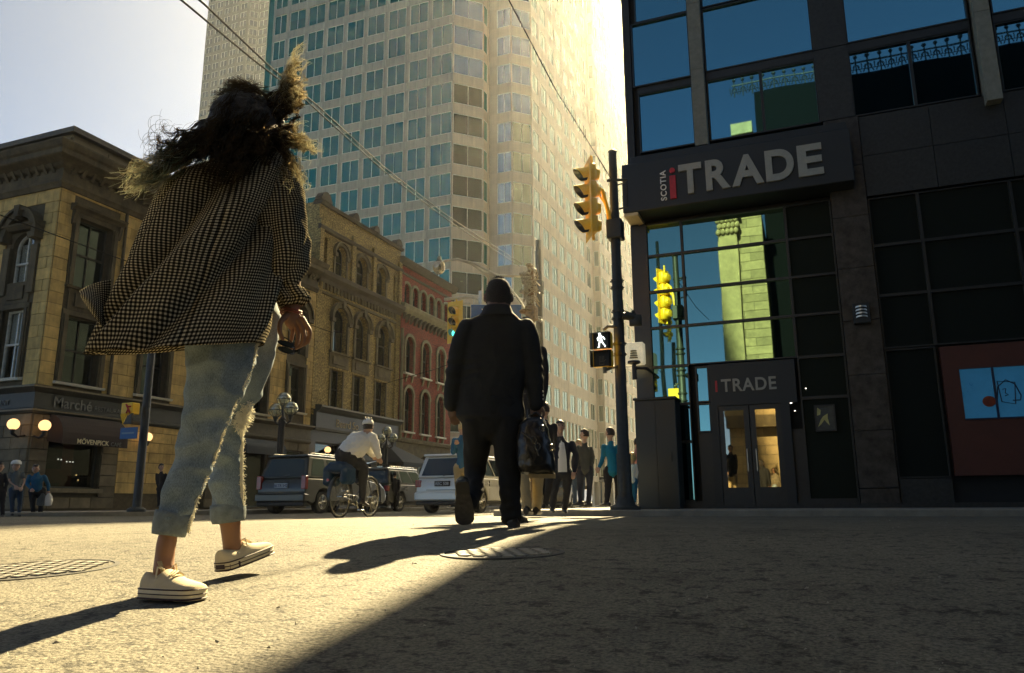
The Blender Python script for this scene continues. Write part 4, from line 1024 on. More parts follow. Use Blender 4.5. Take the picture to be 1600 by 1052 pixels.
# ---- big sign box with stepped cap, wraps the corner
SY = 18.2; SB = thing('shop_sign', 'dark slate sign box lettered SCOTIA iTRADE across the corner building', 'sign', (-4.08, SY, 7.43))
m = MB(); m.cbox(-4.09, 1.30, SY, 21.5, 7.45, 8.76, .02); m.build('sign_box', M_SIGN, SB)
m = MB(); m.cbox(-3.9, 1.26, SY+.25, 21.4, 8.765, 9.05, .015); m.build('sign_cap', M_SIGN, SB)
m = MB(); m.box(-4.07, -3.72, SY+.03, 21.3, 7.36, 7.44); m.build('soffit', simple('cream_soffit', (.55, .48, .30), .7, var=.15), SB)
M_LET = simple('brushed_silver_letter', (.30, .31, .27), .5, metal=.2, var=.12)
M_LRED = simple('red_letter', (.42, .02, .03), .45)
M_LWHITE = simple('white_letter', (.72, .74, .70), .5)
def fit_letter(ch, x0, x1, z0, z1, y, mat, parent, bold=.03, dep=.03):
    me = text_mesh(ch, 1.0, mat, dep, bold=bold)
    xs_ = [v.co.x for v in me.vertices]; ys_ = [v.co.y for v in me.vertices]; a, b, c, d = min(xs_), max(xs_), min(ys_), max(ys_)
    for v in me.vertices: v.co.x = (v.co.x-a)/(b-a)*(x1-x0); v.co.y = (v.co.y-c)/(d-c)*(z1-z0)
    me.name = 'letter'; return put('letter', me, parent, Vector((x0, y-dep, z0))-BASE[parent.name], FACE_Y)
LX = {}
def X_at(px, py, y=SY): return at(px, py, Y=y).x
zb_, zt_ = 7.70, 8.46
for ch, l, r_, py in (('T', 1061, 1097, 279), ('R', 1103, 1141, 277), ('A', 1143, 1193, 267), ('D', 1196, 1241, 262), ('E', 1246, 1286, 251)):
    fit_letter(ch, X_at(l, py), X_at(r_, py), zb_, zt_+.02, SY, M_LET, SB, bold=.035)
xi0, xi1 = X_at(1047, 290), X_at(1056.5, 290)
m = MB(); m.cbox(xi0, xi1, SY-.05, SY-.001, 7.63, 8.24, .004); m.build('letter', M_LRED, SB)
m = MB(); m.lathe([(.001, -.045), (.068, -.045), (.068, -.001)], ((xi0+xi1)/2, SY, 8.38), 20, 'y'); m.build('letter', M_LRED, SB)
me = text_mesh('SCOTIA', .205, M_LWHITE, .01, bold=.003, spacing=1.15); put('lettering', me, SB, Vector((X_at(1041, 290), SY-.012, 7.62))-BASE[SB.name], (R(90), R(-90), 0))
# ---- lower curtain wall
Zr = [3.56, 4.56, 5.50, 6.45, 7.32]
Xc = [XL+.02, -2.77, -.27]
for a, b in zip(Xc, Xc[1:]):
    for c, e in zip(Zr, Zr[1:]): gl('w', a, b, c, e, M_CGLASS, fr=.03)
for c, e in ((2.62, 3.56), (1.7, 2.62), (.3, 1.7)): gl('w', XL+.02, -2.77, c, e, M_CGLASS, fr=.03)
for c, e in zip(Zr, Zr[1:]): gl('w', -.27, .77, c, e, M_DARKGL, fr=.03)
gl('w', -.27, .77, 2.6, 3.56, M_DARKGL); gl('w', -.27, .77, .3, 2.6, M_DARKGL)
gl('w', -2.62, -2.30, 2.62, 3.50, M_CGLASS, d=.02); gl('w', -2.62, -2.30, 1.9, 2.6, M_CGLASS, d=.02)
b4 = FB(fg); b4.fbox(XL, -3.65, .14, 7.3, -.1, .03); b4.fbox(XL, .77, .14, .3, -.1, .06); b4.fbox(-2.62, -.25, .14, 1.9, -.09, -.001); b4.build('curtain_wall_base', M_ALU, B4)
# door portal with small TRADE lettering
PY = 18.72
DP = FB(fmY(PY)); DP.fbox(-2.28, -.34, 2.50, 3.50, -.12, 0); DP.fbox(-2.30, -2.12, .14, 2.5, -.12, 0); DP.fbox(-.72, -.52, .14, 2.5, -.12, 0); DP.fbox(-2.12, -.72, .14, .18, -.12, 0); DP.build('door_portal', M_SIGN, B4)
x0, x1 = at(1127, 603, Y=PY).x, at(1213, 600, Y=PY).x
me = text_mesh('TRADE', .42, M_LET, .01, bold=.008, spacing=1.1); xs_ = [v.co.x for v in me.vertices]; k = (x1-x0)/(max(xs_)-min(xs_)); me.transform(Matrix.Diagonal((k, 1, 1, 1)))
put('lettering', me, B4, Vector((x0, PY-.012, 2.83))-BASE[B4.name], FACE_Y)
m = MB(); m.box(x0-.14, x0-.09, PY-.012, PY-.001, 2.83, 3.10); m.build('lettering', M_LRED, B4)
fd = fmY(PY+.05)
for a, b in ((-2.12, -1.43), (-1.41, -.72)):
    w = FB(fd); w.ring([(a, .18), (b, .18), (b, 2.5), (a, 2.5)], [(a+.12, .6), (b-.12, .6), (b-.12, 2.38), (a+.12, 2.38)], -.05, 0); d_ = w.build('door', M_ALU, B4)
    w = FB(fd); w.fbox(a+.11, b-.11, .59, 2.39, -.03, -.018); w.build('pane', M_DGLASS, d_)
    hx = b-.09 if a < -2 else a+.09
    h = MB(); h.tube([(hx, PY+.02, .95), (hx, PY-.03, .97), (hx, PY-.03, 1.45), (hx, PY+.02, 1.47)], .013, 6); h.build('handle', simple('steel_handle', (.45, .45, .42), .3, metal=1), d_)
lobby = MB(); lobby.box(-2.1, -.75, GY+.02, GY+.5, 2.46, 2.5); lobby.build('lobby_ceiling', M_VOID, B4)
for x, z in ((-1.02, 2.25), (-1.18, 2.05), (-1.3, 1.92), (-.98, 1.85), (-1.25, 1.75), (-.9, 1.95), (-1.1, 1.72), (-1.75, 1.75), (-1.9, 2.2), (-1.05, 1.45)):
    b = MB(); b.ball((x, GY+.3, z), .014, 6); b.build('bulb', M_TINYW, B4, True)
for px, py in ((1237, 608), (1236, 630), (1259, 607), (1242, 642), (1227, 660), (1229, 673), (1229, 679)):
    p = at(px, py, Y=GY-.075); b = MB(); b.ball(p, .016, 6, (1.6 if py in (608, 630) else 1, 1, .7)); b.build('bulb', M_TINYW, B4, True)
# poster frame, wall lantern
P_ = thing('poster', 'small framed poster in the dark glazing right of the doors', 'poster', (.22, GY-.05, 1.85))
w = FB(fmY(GY-.03)); w.ring([(0, 1.82), (.44, 1.82), (.44, 2.42), (0, 2.42)], [(.03, 1.85), (.41, 1.85), (.41, 2.39), (.03, 2.39)], 0, .04); w.build('frame', M_ALU, P_)
w = FB(fmY(GY-.03)); w.fbox(.03, .41, 1.85, 2.39, 0, .012); w.build('sheet', simple('dark_poster_print', (.06, .065, .055), .5, var=.5, nscale=5), P_)
w = FB(fmY(GY-.03)); w.poly([(.05, 1.92), (.12, 1.98), (.2, 2.08), (.24, 2.02), (.3, 1.95), (.27, 2.12), (.28, 2.22), (.18, 2.16), (.12, 2.08)], .013, .02); w.poly([(.05, 2.18), (.12, 2.2), (.14, 2.3), (.07, 2.36)], .013, .02); w.build('yellow_figure', simple('yellow_print', (.45, .42, .15), .6), P_)
p = at(1346, 488, Y=GY-.35)
L_ = thing('wall_lantern', 'louvred wall light catching sky on the granite pier', 'lamp', p)
m = MB(); m.cbox(p.x-.17, p.x+.17, p.y+.02, GY-.145, p.z-.24, p.z+.22, .01); m.build('housing', M_SIGN, L_)
for k in range(4):
    m = MB(); z = p.z-.13+k*.075; n = 8
    vs = []; 
    for i in range(n+1):
        a = math.pi*i/n; vs += [(p.x-.12*math.cos(a), p.y+.01-.07*math.sin(a), z+.02*math.sin(a)), (p.x-.12*math.cos(a), p.y+.01-.07*math.sin(a), z+.035+.02*math.sin(a))]
    m.add(vs, [(2*i, 2*i+2, 2*i+3, 2*i+1) for i in range(n)]); m.build('louvre', simple('pale_louvre', (.55, .58, .55), .3, metal=.6), L_)
# ---- dark hoarding box at the corner
p0 = at(996, 790, Y=17.9); p1 = at(1064, 790, Y=17.9); pt = at(1000, 622, Y=17.9)
K_ = thing('utility_cabinet', 'tall plain dark cabinet standing at the building corner beside the pole', 'cabinet', ((p0.x+p1.x)/2, 18.3, SW_H))
m = MB(); m.cbox(p0.x+.02, p1.x-.02, 17.92, 18.62, SW_H, pt.z-.06, .015); m.build('body', M_SIGN, K_)
m = MB(); m.cbox(p0.x-.01, p1.x+.01, 17.88, 18.66, pt.z-.06, pt.z, .012); m.build('top', M_SIGN, K_)
m = MB(); m.box((p0.x+p1.x)/2-.004, (p0.x+p1.x)/2+.004, 17.91, 17.9199, SW_H+.1, pt.z-.1); m.box(p1.x-.2, p1.x-.15, 17.89, 17.9199, 1.2, 1.4); m.build('door_seam', M_BLACK, K_)
# kerb steps along the shop front
s = FB(fg); s.fbox(-3.7, 30, SW_H, SW_H+.10, .05, .45); s.build('step', M_GRAN, B4)

# ================================================================== across the street, behind the viewer (seen in the glass)
BK = -17.0
fk = lambda u, z, d: (u, BK+d, z)
B5x = None
B5 = thing('stone_bank', 'sunlit yellow classical bank across the street, mirrored in the corner glazing', 'building', (-8, BK, 0))
M_BANK = simple('bank_limestone', (.30, .235, .12), .85, var=.3, nscale=2, bump=.5, bscale=25, objvar=.2)
w5 = wall(fk, -5.5, -2.3, 0, 21, [], .4)  # bank ends at its shadow edge; the dark block takes over there
wo = w5.build('wall', M_MORTAR, B5)
st = FB(fk); stones(wo, fk, M_BANK, -5.5, -2.3, .3, 20.9, [], .62, 1.5, .06, .03, quota=[150], stuff=st, rnd=random.Random(9))
def pilaster(x, w_, z0, z1):
    m = MB(); m.box(x-w_*.72, x+w_*.72, BK+.05, BK+.75, z0, z0+.5); m.box(x-w_*.62, x+w_*.62, BK+.05, BK+.65, z0+.5, z0+.85); m.box(x-w_/2, x+w_/2, BK+.05, BK+.5, z0+.85, z1-1.5); m.build('pilaster', M_BANK, B5)
    c = MB()
    for k in range(5):
        for j in range(3):
            cx_ = x-w_*.5+w_*k/4+(.1 if j % 2 else 0); c.ball((cx_, BK+.55+j*.05, z1-1.35+j*.42), .2, 5, (1, 1, 1.3))
    c.box(x-w_*.5, x+w_*.5, BK+.05, BK+.5, z1-1.5, z1-.2); c.box(x-w_*.75, x+w_*.75, BK+.05, BK+.8, z1-.2, z1); c.build('capital', M_BANK, B5, True)
# mirrored sight lines fix where the pilaster stands: x/y slope times the folded distance
fold = 2*GY-BK-.5
pilaster(-4.75, 1.3, 6.0, 20.6)
m = MB(); m.box(-5.6, -2.2, BK+.05, BK+.9, 5.2, 6.0); m.box(-5.6, -2.2, BK-.2, BK+1.0, 21, 21.6); m.build('entablature', M_STONE_TRIM, B5)
m = MB(); m.box(-5.45, -2.35, BK-14, BK-.45, 0, 20.9); m.build('inner_wall', M_VOID, B5)
m = MB(); m.box(-3.9, -2.6, BK-2, BK-.4, 21.7, 27); m.box(-4.1, -2.4, BK-2.2, BK-.2, 27, 27.8); m.build('chimney', M_BANK, B5)
B6 = thing('shadow_dark_hotel', 'block coloured near-black for shade, with ornate iron cresting, mirrored in the upper windows', 'building', (20, BK-4, 0))
m = MB(); m.box(-2.2, 60, BK-22, BK-3, 0, 31.5); m.build('wall', simple('shadow_black_wall', (.006, .007, .008), .95, spec=.0), B6)  # near-black colour stands in for the shadow on this facade
cr = MB()
for x in frange(-3.8, 60, .75):
    yb = BK-3.2; z = 31.5
    cr.tube([(x, yb, z), (x, yb, z+1.35)], .055, 5); cr.tube([(x-.3, yb, z+.2), (x, yb, z+1.0), (x+.3, yb, z+.2)], .045, 4); cr.tube([(x-.37, yb, z+.9), (x-.37, yb, z+.45), (x+.37, yb, z+.45), (x+.37, yb, z+.9)], .04, 4); cr.ball((x, yb, z+1.5), .16, 4)
    cr.tube([(x+.22*math.cos(R(k*45)), yb, z+.62+.22*math.sin(R(k*45))) for k in range(8)], .04, 4, closed=True)
cr.box(-4.0, 60, BK-3.25, BK-3.15, 32.5, 32.6)
tag(cr.build('roof_cresting', simple('iron_cresting', (.01, .014, .02), .7), B6), kind='stuff')
# ================================================================== street furniture
M_POLE = simple('dark_painted_pole', (.028, .032, .028), .5, var=.4, nscale=9, bump=.15)
M_POLEG = simple('grey_galvanised_pole', (.16, .155, .12), .5, metal=.4, var=.25, nscale=5)
M_YEL = simple('signal_yellow', (.98, .55, .02), .42, var=.12, nscale=4)
M_BLK = simple('matt_black', (.008, .009, .008), .6, var=.2)
M_LENSOFF = simple('unlit_lens', (.012, .012, .012), .15)
M_GREEN = emit_mat('lit_green_lens', (.10, .95, .72), .4)
M_WHITE_LIT = emit_mat('lit_white_symbol', (.9, 1, .95), .6)
FWD = R(90)+_ya                      # azimuth of the view axis
def dirv(a): return Vector((math.cos(a), math.sin(a), 0))
def band(m, x, y, z, r, h=.1): m.lathe([(r, -h/2), (r+.012, -h/2), (r+.012, h/2), (r, h/2)], (x, y, z), 12)
def signal(name, label, pos, face, n, sec, wid, dep, vis, plate, lit=None, gap=0.0, spikes=True, parent=None):
    """traffic signal hanging at pos (bottom centre); lenses look along angle 'face'"""
    t = thing(name, label, 'traffic light', pos, 'yellow traffic signals'); BASE[t.name] = Vector((0, 0, 0)); t.rotation_euler = (0, 0, face)
    H = n*sec
    for k in range(n):
        z0 = k*sec; m = MB(); m.cbox(-dep*.55, dep*.1, -wid/2, wid/2, z0+.005, z0+sec-.005, .035)
        m.lathe([(.001, -dep*.95), (wid*.30, -dep*.9), (wid*.38, -dep*.6), (wid*.4, -dep*.5)], (0, 0, z0+sec*.5), 14, 'x'); o = m.build('signal_section', M_YEL, t, True)
        m = MB(); m.lathe([(.001, .015), (wid*.36, .0), (wid*.38, -.01)], (dep*.1+.005, 0, z0+sec*.5), 18, 'x'); m.build('lens', (lit or {}).get(k, M_LENSOFF), o, True)
        # cutaway visor: open below, longer on top
        m = MB(); inn = MB(); r = wid*.42; N = 14; ring = []
        for i in range(N+1):
            a = R(-50)+R(280)*i/N; c, s_ = math.cos(a), math.sin(a); ln = vis*(.35+.65*(s_+.75)/1.75)
            ring.append((c, s_, ln))
        vs = []; fs = []
        for rr in (r, r-.012):
            for c, s_, ln in ring: vs += [(dep*.1, rr*c, z0+sec*.5+rr*s_), (dep*.1+ln, rr*c, z0+sec*.5+rr*s_-ln*.18)]
        for i in range(N): fs.append((2*i, 2*i+1, 2*i+3, 2*i+2))
        m.add(vs[:2*(N+1)], fs); m.build('visor', M_YEL, o, True)
        inn.add(vs[2*(N+1):], fs); inn.build('visor_lining', M_BLK, o, True)
    if plate:
        m = MB(); a = plate; po = [(-wid/2-a, -a), (wid/2+a, -a), (wid/2+a, H+a), (-wid/2-a, H+a)]; pi_ = [(-wid/2+.01, .01), (wid/2-.01, .01), (wid/2-.01, H-.01), (-wid/2+.01, H-.01)]
        v = [(dep*.02, *p) for p in po]+[(dep*.02+.012, *p) for p in po]+[(dep*.02, *p) for p in pi_]+[(dep*.02+.012, *p) for p in pi_]
        m.add(v, [f for i in range(4) for j in [(i+1) % 4] for f in ((i, j, 4+j, 4+i), (8+i, 12+i, 12+j, 8+j), (4+i, 4+j, 12+j, 12+i), (i, 8+i, 8+j, j))])
        m.build('backplate', M_YEL, t)
    m = MB(); m.tube([(-dep*.3, 0, -.12), (-dep*.3, 0, 0)], .03, 8); m.tube([(-dep*.3, 0, H), (-dep*.3, 0, H+.22)], .03, 8); m.build('mounting_pipe', M_YEL, t)
    return t
# ---- right hand signal pole
PX, PYY = -3.57, 15.08
SP = thing('signal_pole', 'tall dark riveted signal pole standing on the corner kerb by the cabinet', 'pole', (PX, PYY, SW_H))
m = MB(); m.tube([(PX, PYY, SW_H), (PX, PYY, 1.2), (PX, PYY, 1.22), (PX, PYY, 5.5), (PX, PYY, 7.62)], [.145, .14, .12, .10, .085], 16); m.build('shaft', M_POLE, SP, True)
m = MB(); m.lathe([(.30, 0), (.30, .05), (.2, .1), (.15, .28), (.001, .28)], (PX, PYY, SW_H), 16); m.build('base', M_POLE, SP, True)
m = MB(); m.lathe([(.09, 0), (.1, .02), (.07, .05), (.001, .06)], (PX, PYY, 7.62), 12); m.build('cap', M_POLE, SP, True)
for z, h in ((5.86, .42),):
    m = MB(); m.cbox(PX-.16, PX+.16, PYY-.16, PYY+.16, z-h/2, z+h/2, .02); m.build('clamp', M_POLE, SP)
for z in (3.2, 3.42, 3.95, 4.1, 4.6, 4.75):
    m = MB(); band(m, PX, PYY, z, .12, .05)
    for a in (0, 60, 120, 180, 240, 300): m.ball((PX+.135*math.cos(R(a)), PYY+.135*math.sin(R(a)), z), .018, 4)
    m.build('band', M_POLE, SP, True)
wp = at(960, 285, D=15.5)
m = MB(); m.tube([(PX, PYY, 6.85), (PX+.28, PYY+.02, 6.9), (PX+.28, PYY+.02, 6.35), (PX+.1, PYY, 6.32)], .022, 6); m.tube([(PX-.12, PYY-.1, 6.95), (PX+.3, PYY, 6.95)], .03, 6); m.build('wire_bracket', M_POLE, SP)
LFT = FWD+R(90)      # towards the left of the view
sx_ = at(922, 375, D=15.3); s_top = at(918, 250, D=15.3)
SH = s_top.z-sx_.z
signal('traffic_signal', 'yellow four-lens traffic signal seen from the side high on the dark riveted pole', (sx_.x, sx_.y, sx_.z+.12), LFT+R(8), 4, (SH-.25)/4, .36, .26, .30, .10)
a0 = Vector((sx_.x, sx_.y, sx_.z))
m = MB()
q0 = at(957, 372, D=15.5); q1 = at(950, 330, D=15.4); q2 = at(941, 298, D=15.4); q3 = at(930, 288, D=15.35)
m.tube([q0, q1, q2, q3], [.05, .045, .045, .04], 10); m.tube([at(953, 350, D=15.5), at(945, 318, D=15.4), at(932, 300, D=15.35)], .02, 6); m.build('bracket_arm', M_YEL, SP, True)
# pedestrian signal
pc = at(941, 574, D=15.2); pt_ = at(941, 518, D=15.2); hh = (pt_.z-pc.z)/2
face_cam = FWD+R(180)
PS = thing('pedestrian_signal', 'black pedestrian signal showing a lit white walking figure', 'crossing signal', pc); BASE[PS.name] = Vector((0, 0, 0)); PS.rotation_euler = (0, 0, face_cam-R(24))
for k in range(2):
    m = MB(); m.cbox(-.16, .0, -.19, .19, k*hh+.01, (k+1)*hh-.01, .015); o = m.build('signal_housing', M_YEL, PS)
    m = MB(); z0 = k*hh+.02; z1 = (k+1)*hh-.02
    m.add([(0.002, -.17, z0), (0.002, .17, z0), (0.002, .17, z1), (0.002, -.17, z1)], [(0, 1, 2, 3)]); m.build('face', M_BLK, o)
    m = MB(); d = .17
    for (a, b) in (((-.19, z0), (-.19, z1)), ((-.19, z1), (.19, z1)), ((.19, z1), (.19, z0))):
        m.add([(0, *a), (0, *b), (d, b[0], b[1]-.03), (d, a[0], a[1]-.03), (0, a[0]*.96, a[1]-.01), (0, b[0]*.96, b[1]-.01), (d, b[0]*.96, b[1]-.04), (d, a[0]*.96, a[1]-.04)], [(0, 1, 2, 3), (4, 7, 6, 5), (2, 3, 7, 6)])
    m.build('visor', M_BLK, o)
# walking figure in limbs, lit
m = MB(); S = 1.0*hh/.38
def fig2(pts, r): m.tube([(.012, y*S, hh+.19*hh/.19*.0+z*S) for y, z in pts], [q*S for q in r], 6)
oz = .03
m.ball((.012, -.035*S, hh+(.305+oz)*S), .027*S, 6, (.4, 1, 1))
fig2([(-.025, .27+oz), (.0, .16+oz)], [.028, .022]); fig2([(-.03, .26+oz), (-.085, .20+oz), (-.06, .15+oz)], [.011]*3); fig2([(-.01, .25+oz), (.05, .22+oz), (.075, .17+oz)], [.011]*3)
fig2([(.0, .165+oz), (-.045, .10+oz), (-.05, .02+oz), (-.08, .015+oz)], [.017, .014, .012, .011]); fig2([(.0, .165+oz), (.035, .09+oz), (.085, .03+oz), (.07, .01+oz)], [.017, .014, .012, .010])
m.build('walking_figure', M_WHITE_LIT, PS, True)
m = MB()
for dy in (-.05, -.02, .01, .04): m.tube([(.006, dy, .30*hh), (.006, dy-.002, .62*hh)], .006, 5)
m.tube([(.006, .04, .3*hh), (.006, .085, .42*hh)], .006, 5); m.tube([(.006, -.05, .15*hh), (.006, .04, .15*hh), (.006, .045, .32*hh), (.006, -.052, .32*hh)], .006, 5, closed=True); m.build('hand_symbol', simple('unlit_hand_symbol', (.13, .12, .09), .5), PS)
m = MB(); e0 = at(945, 577, D=15.25); m.tube([e0+Vector((0, 0, .1)), e0-Vector((0, 0, .08))], .045, 8); m.tube([e0-Vector((0, 0, .02)), at(968, 571, D=15.45)], .03, 8); m.tube([at(943, 516, D=15.3), at(950, 510, D=15.3), at(967, 511, D=15.45)], .03, 8); m.build('mounting_arm', M_POLEG, SP)
# small dark street-name bracket with a coil on the pole
SG = at(985, 495, D=15.35); t = thing('bracket_plate', 'small dark cast bracket with bolts fixed to the riveted pole', 'bracket', SG)
m = MB(); u = _rt; m.tube([SG-u*.16+Vector((0, 0, .02)), SG+u*.02, SG+u*.2-Vector((0, 0, .06))], [.07, .09, .07], 8); m.cbox(SG.x-.02, SG.x+.22, SG.y-.04, SG.y+.04, SG.z-.2, SG.z+.02, .01); m.ball(SG+Vector((.06, 0, .09)), .04, 5); m.tube([SG-u*.1+Vector((0, 0, .1)), SG+u*.12+Vector((0, 0, .04))], .02, 6); m.build('plate', M_POLE, t, True)
# white lamp box fixed to the building corner
WB = at(992, 554, Y=18.2); t = thing('corner_lamp', 'square translucent lamp box on a black arm at the building corner', 'lamp', WB)
mm_ = simple('milky_acrylic', (.80, .76, .60), .35, emit=.06, emitcol=(.9, .8, .5))
m = MB(); m.cbox(WB.x-.26, WB.x+.24, WB.y-.12, WB.y+.12, WB.z-.26, WB.z+.28, .03); m.build('lamp_box', mm_, t)
m = MB()
for k in range(4): m.lathe([(.001, 0), (.10-.008*k, .0), (.10-.008*k, .025), (.001, .025)], (WB.x, WB.y-.14, WB.z-.12+k*.055), 12)
m.build('lamp_louvre', simple('dull_brass', (.25, .22, .12), .5, metal=.5), t)
m = MB(); m.lathe([(.15, 0), (.16, -.05), (.05, -.09), (.06, -.45), (.001, -.45)], (WB.x, WB.y-.14, WB.z-.19), 12); m.tube([(WB.x+.02, WB.y-.14, WB.z-.36), (WB.x+.26, WB.y, WB.z-.36), (WB.x+.27, 18.95, WB.z-.36)], .035, 8); m.build('bracket', M_BLACK, t)

# ---- grey pole in the middle distance with mast arm, lamp, signal and street sign
T_ = at(841, 376, D=28); GX, GYY = T_.x, T_.y
GP = thing('lamp_column', 'tall grey tapered street pole carrying a curved lamp arm and the signal mast', 'pole', (GX, GYY, SW_H*0))
m = MB(); m.tube([(GX, GYY, 0), (GX, GYY, 5), (GX, GYY, T_.z)], [.17, .15, .11], 12); m.build('shaft', M_POLEG, GP, True)
m = MB()
def path(pts, D): return [at(x, y, D=D) for x, y in pts]
arm = [(838, 422), (815, 431), (780, 431), (755, 425), (735, 411), (715, 405), (695, 408), (688, 412)]
m.tube(path(arm, 27.9), [.07, .065, .06, .055, .055, .05, .045, .04], 8); m.build('lamp_arm', M_SHOP if False else simple('bright_aluminium_tube', (.55, .52, .42), .35, metal=.6), GP, True)
M_BALU = bpy.data.materials['bright_aluminium_tube']
m = MB(); m.tube(path([(718, 406), (740, 411), (785, 435), (812, 470), (826, 492), (846, 497)], 27.8), .045, 8); m.build('arm_brace', M_BALU, GP, True)
m = MB(); m.tube(path([(846, 502), (815, 487), (790, 478), (760, 470), (735, 464), (712, 466), (694, 468)], 27.7), .06, 8); m.tube(path([(735, 474), (712, 474), (694, 474)], 27.7), .03, 6); m.build('signal_mast', M_BALU, GP, True)
m = MB(); c = at(751, 470, D=27.6); m.cbox(c.x-.07, c.x+.07, c.y-.05, c.y+.05, c.z-.25, c.z+.38, .01); m.build('sign_hanger', M_BALU, GP)
for z in (8.0,): m = MB(); m.cbox(GX-.16, GX+.16, GYY-.16, GYY+.16, z, z+.5, .02); m.build('clamp', M_POLEG, GP)
g0 = at(686, 417, D=27.9); t = thing('street_lamp_globe', 'clear teardrop street lamp hanging from the curved arm above the red brick building', 'lamp', g0)
m = MB(); m.lathe([(.001, -.30), (.12, -.27), (.21, -.15), (.235, 0), (.20, .13), (.12, .2), (.09, .22)], g0, 20); m.build('globe', glass_mat('lamp_glass', (.9, .8, .6), .35, see=.7, body=(.7, .6, .4)), t, True)
m = MB(); m.lathe([(.001, .42), (.07, .4), (.09, .3), (.13, .22), (.13, .17), (.10, .17)], g0, 14); m.ball(g0-Vector((0, 0, .02)), .09, 6, (1, 1, 1.3)); m.build('cap', M_POLEG, t, True)
c = at(711, 534, D=25.5); ct = at(711, 473, D=25.5)
signal('traffic_signal', 'yellow traffic signal showing green, hanging left of the suited man', (c.x, c.y, c.z+.10), face_cam-R(30), 3, (ct.z-c.z-.2)/3, .34, .22, .30, .14, {0: M_GREEN})
# street name sign
M_BLUE = simple('street_sign_blue', (.01, .10, .30), .5, var=.1)
a = at(735, 507, D=27.2); b = at(816, 507, D=27.2); tz = at(775, 476, D=27.2).z; bz = a.z
t = thing('street_sign', 'blue street name sign with white border half hidden by the suited man', 'sign', (a.x, a.y, bz))
u = (b-a); u.z = 0; L = u.length; un = u.normalized(); nn = Vector((un.y, -un.x, 0))
def plate(name, mat, i, d0, d1, par): 
    m = MB(); p = [a+un*i+nn*d0, a+un*(L-i)+nn*d0, a+un*(L-i)+nn*d1, a+un*i+nn*d1]
    m.add([Vector((q.x, q.y, bz+i)) for q in p]+[Vector((q.x, q.y, tz-i)) for q in p], [(0,3,2,1),(4,5,6,7),(0,1,5,4),(1,2,6,5),(2,3,7,6),(3,0,4,7)]); m.build(name, mat, par)
plate('sign_border', M_LWHITE, 0, -.02, 0, t); plate('sign_plate', M_BLUE, .02, .002, .012, t)
me = text_mesh('Y', .5, M_LWHITE, .004, bold=.01); put('lettering', me, t, Vector((a.x, a.y, bz))+un*.42+nn*.02+Vector((0, 0, .22))-BASE[t.name], (R(90), 0, math.atan2(un.y, un.x)))
m = MB(); m.tube([at(740, 476, D=27.4), at(740, 468, D=27.6)], .02, 6); m.tube([at(806, 477, D=27.4), at(804, 482, D=27.6)], .02, 6); m.build('hanger', M_BALU, t)
# cable-wrapped wooden pole
W_ = at(829, 420, D=26.5); M_RUST = simple('rusty_cable_wrap', (.22, .13, .05), .7, var=.6, nscale=12, bump=.5); M_CABLE = simple('mottled_tan_cable', (.42, .34, .2), .45, metal=.4, var=.5, nscale=20)  # cables pale brown and strongly mottled
t = thing('utility_pole', 'thin rusty pole wrapped in tangled cables beside the grey column', 'pole', (W_.x, W_.y, 0))
m = MB(); m.tube([(W_.x, W_.y, 0), (W_.x, W_.y, W_.z+.1)], [.15, .11], 10); m.build('shaft', M_RUST, t, True)
rc = random.Random(8); m = MB()
for k in range(46):
    z0 = W_.z-rc.random()**1.3*5.0; p = Vector((W_.x, W_.y, z0)); pts = []; a_ = rc.random()*6.28; tight = z0 < W_.z-1.2
    for i in range(9):
        a_ += rc.uniform(.3, 1.2); r_ = (.15 if tight else rc.uniform(.15, .34)); p = Vector((W_.x+r_*math.cos(a_), W_.y+r_*math.sin(a_), z0+(i*.05 if tight else rc.uniform(-.25, .25)))); pts.append(p)
    m.tube(pts, .022, 5)
for k in range(7): m.cbox(W_.x-.22+rc.uniform(-.2, .2), W_.x-.1+rc.uniform(0, .2), W_.y-.2, W_.y+.1, W_.z-.9+k*.16, W_.z-.8+k*.16, .01)
m.build('cable', M_CABLE, t, True)
m = MB(); m.cbox(W_.x-.16, W_.x+.2, W_.y-.2, W_.y+.2, W_.z-1.9, W_.z-1.4, .03); m.lathe([(.2, -.05), (.24, 0), (.2, .05)], (W_.x-.15, W_.y-.15, W_.z-1.6), 12); m.build('junction_box', M_RUST, t)

# ---- overhead wires
M_WIRE = simple('bare_overhead_wire', (.02, .018, .015), .85, spec=.1, var=.1)
def wire(pts, D0, D1, r, label):
    P = [Vector(p) for p in pts]; n = len(P); seg = [0]
    for a, b in zip(P, P[1:]): seg.append(seg[-1]+(b-a).length)
    out = []
    for k in range(25):
        s = seg[-1]*k/24; i = max(j for j in range(n-1) if seg[j] <= s+1e-6); q = P[i].lerp(P[i+1], min(1, (s-seg[i])/(seg[i+1]-seg[i])))
        f = s/seg[-1]; D = 1/((1-f)/D0+f/D1); out.append(at(q.x, q.y, D=D))
    m = MB(); m.tube(out, r, 6); o = m.build('overhead_wire', M_WIRE, None, True)
    tag(o, label, 'wire', 'overhead wires crossing the street'); return o
wire([(232, -40), (283, 0), (395, 93), (470, 150), (600, 268), (700, 345), (812, 416)], 8, 26.4, .013, 'overhead wire crossing above the left side, lower of the pair')
wire([(275, -30), (312, 0), (430, 112), (490, 160), (603, 264), (702, 340), (815, 412)], 8, 26.4, .013, 'overhead wire crossing above the left side, upper of the pair')
wire([(775, -40), (795, 0), (868, 140), (957, 283)], 9, 15.5, .011, 'thin overhead wire running down to the riveted signal pole')
wire([(-20, 329), (61, 358), (180, 402), (440, 492), (520, 520)], 17, 30, .012, 'thin dark wire sagging across the stone corner building')
wire([(600, 600), (680, 577), (700, 570)], 36, 28, .012, 'thin wire in front of the red brick building')

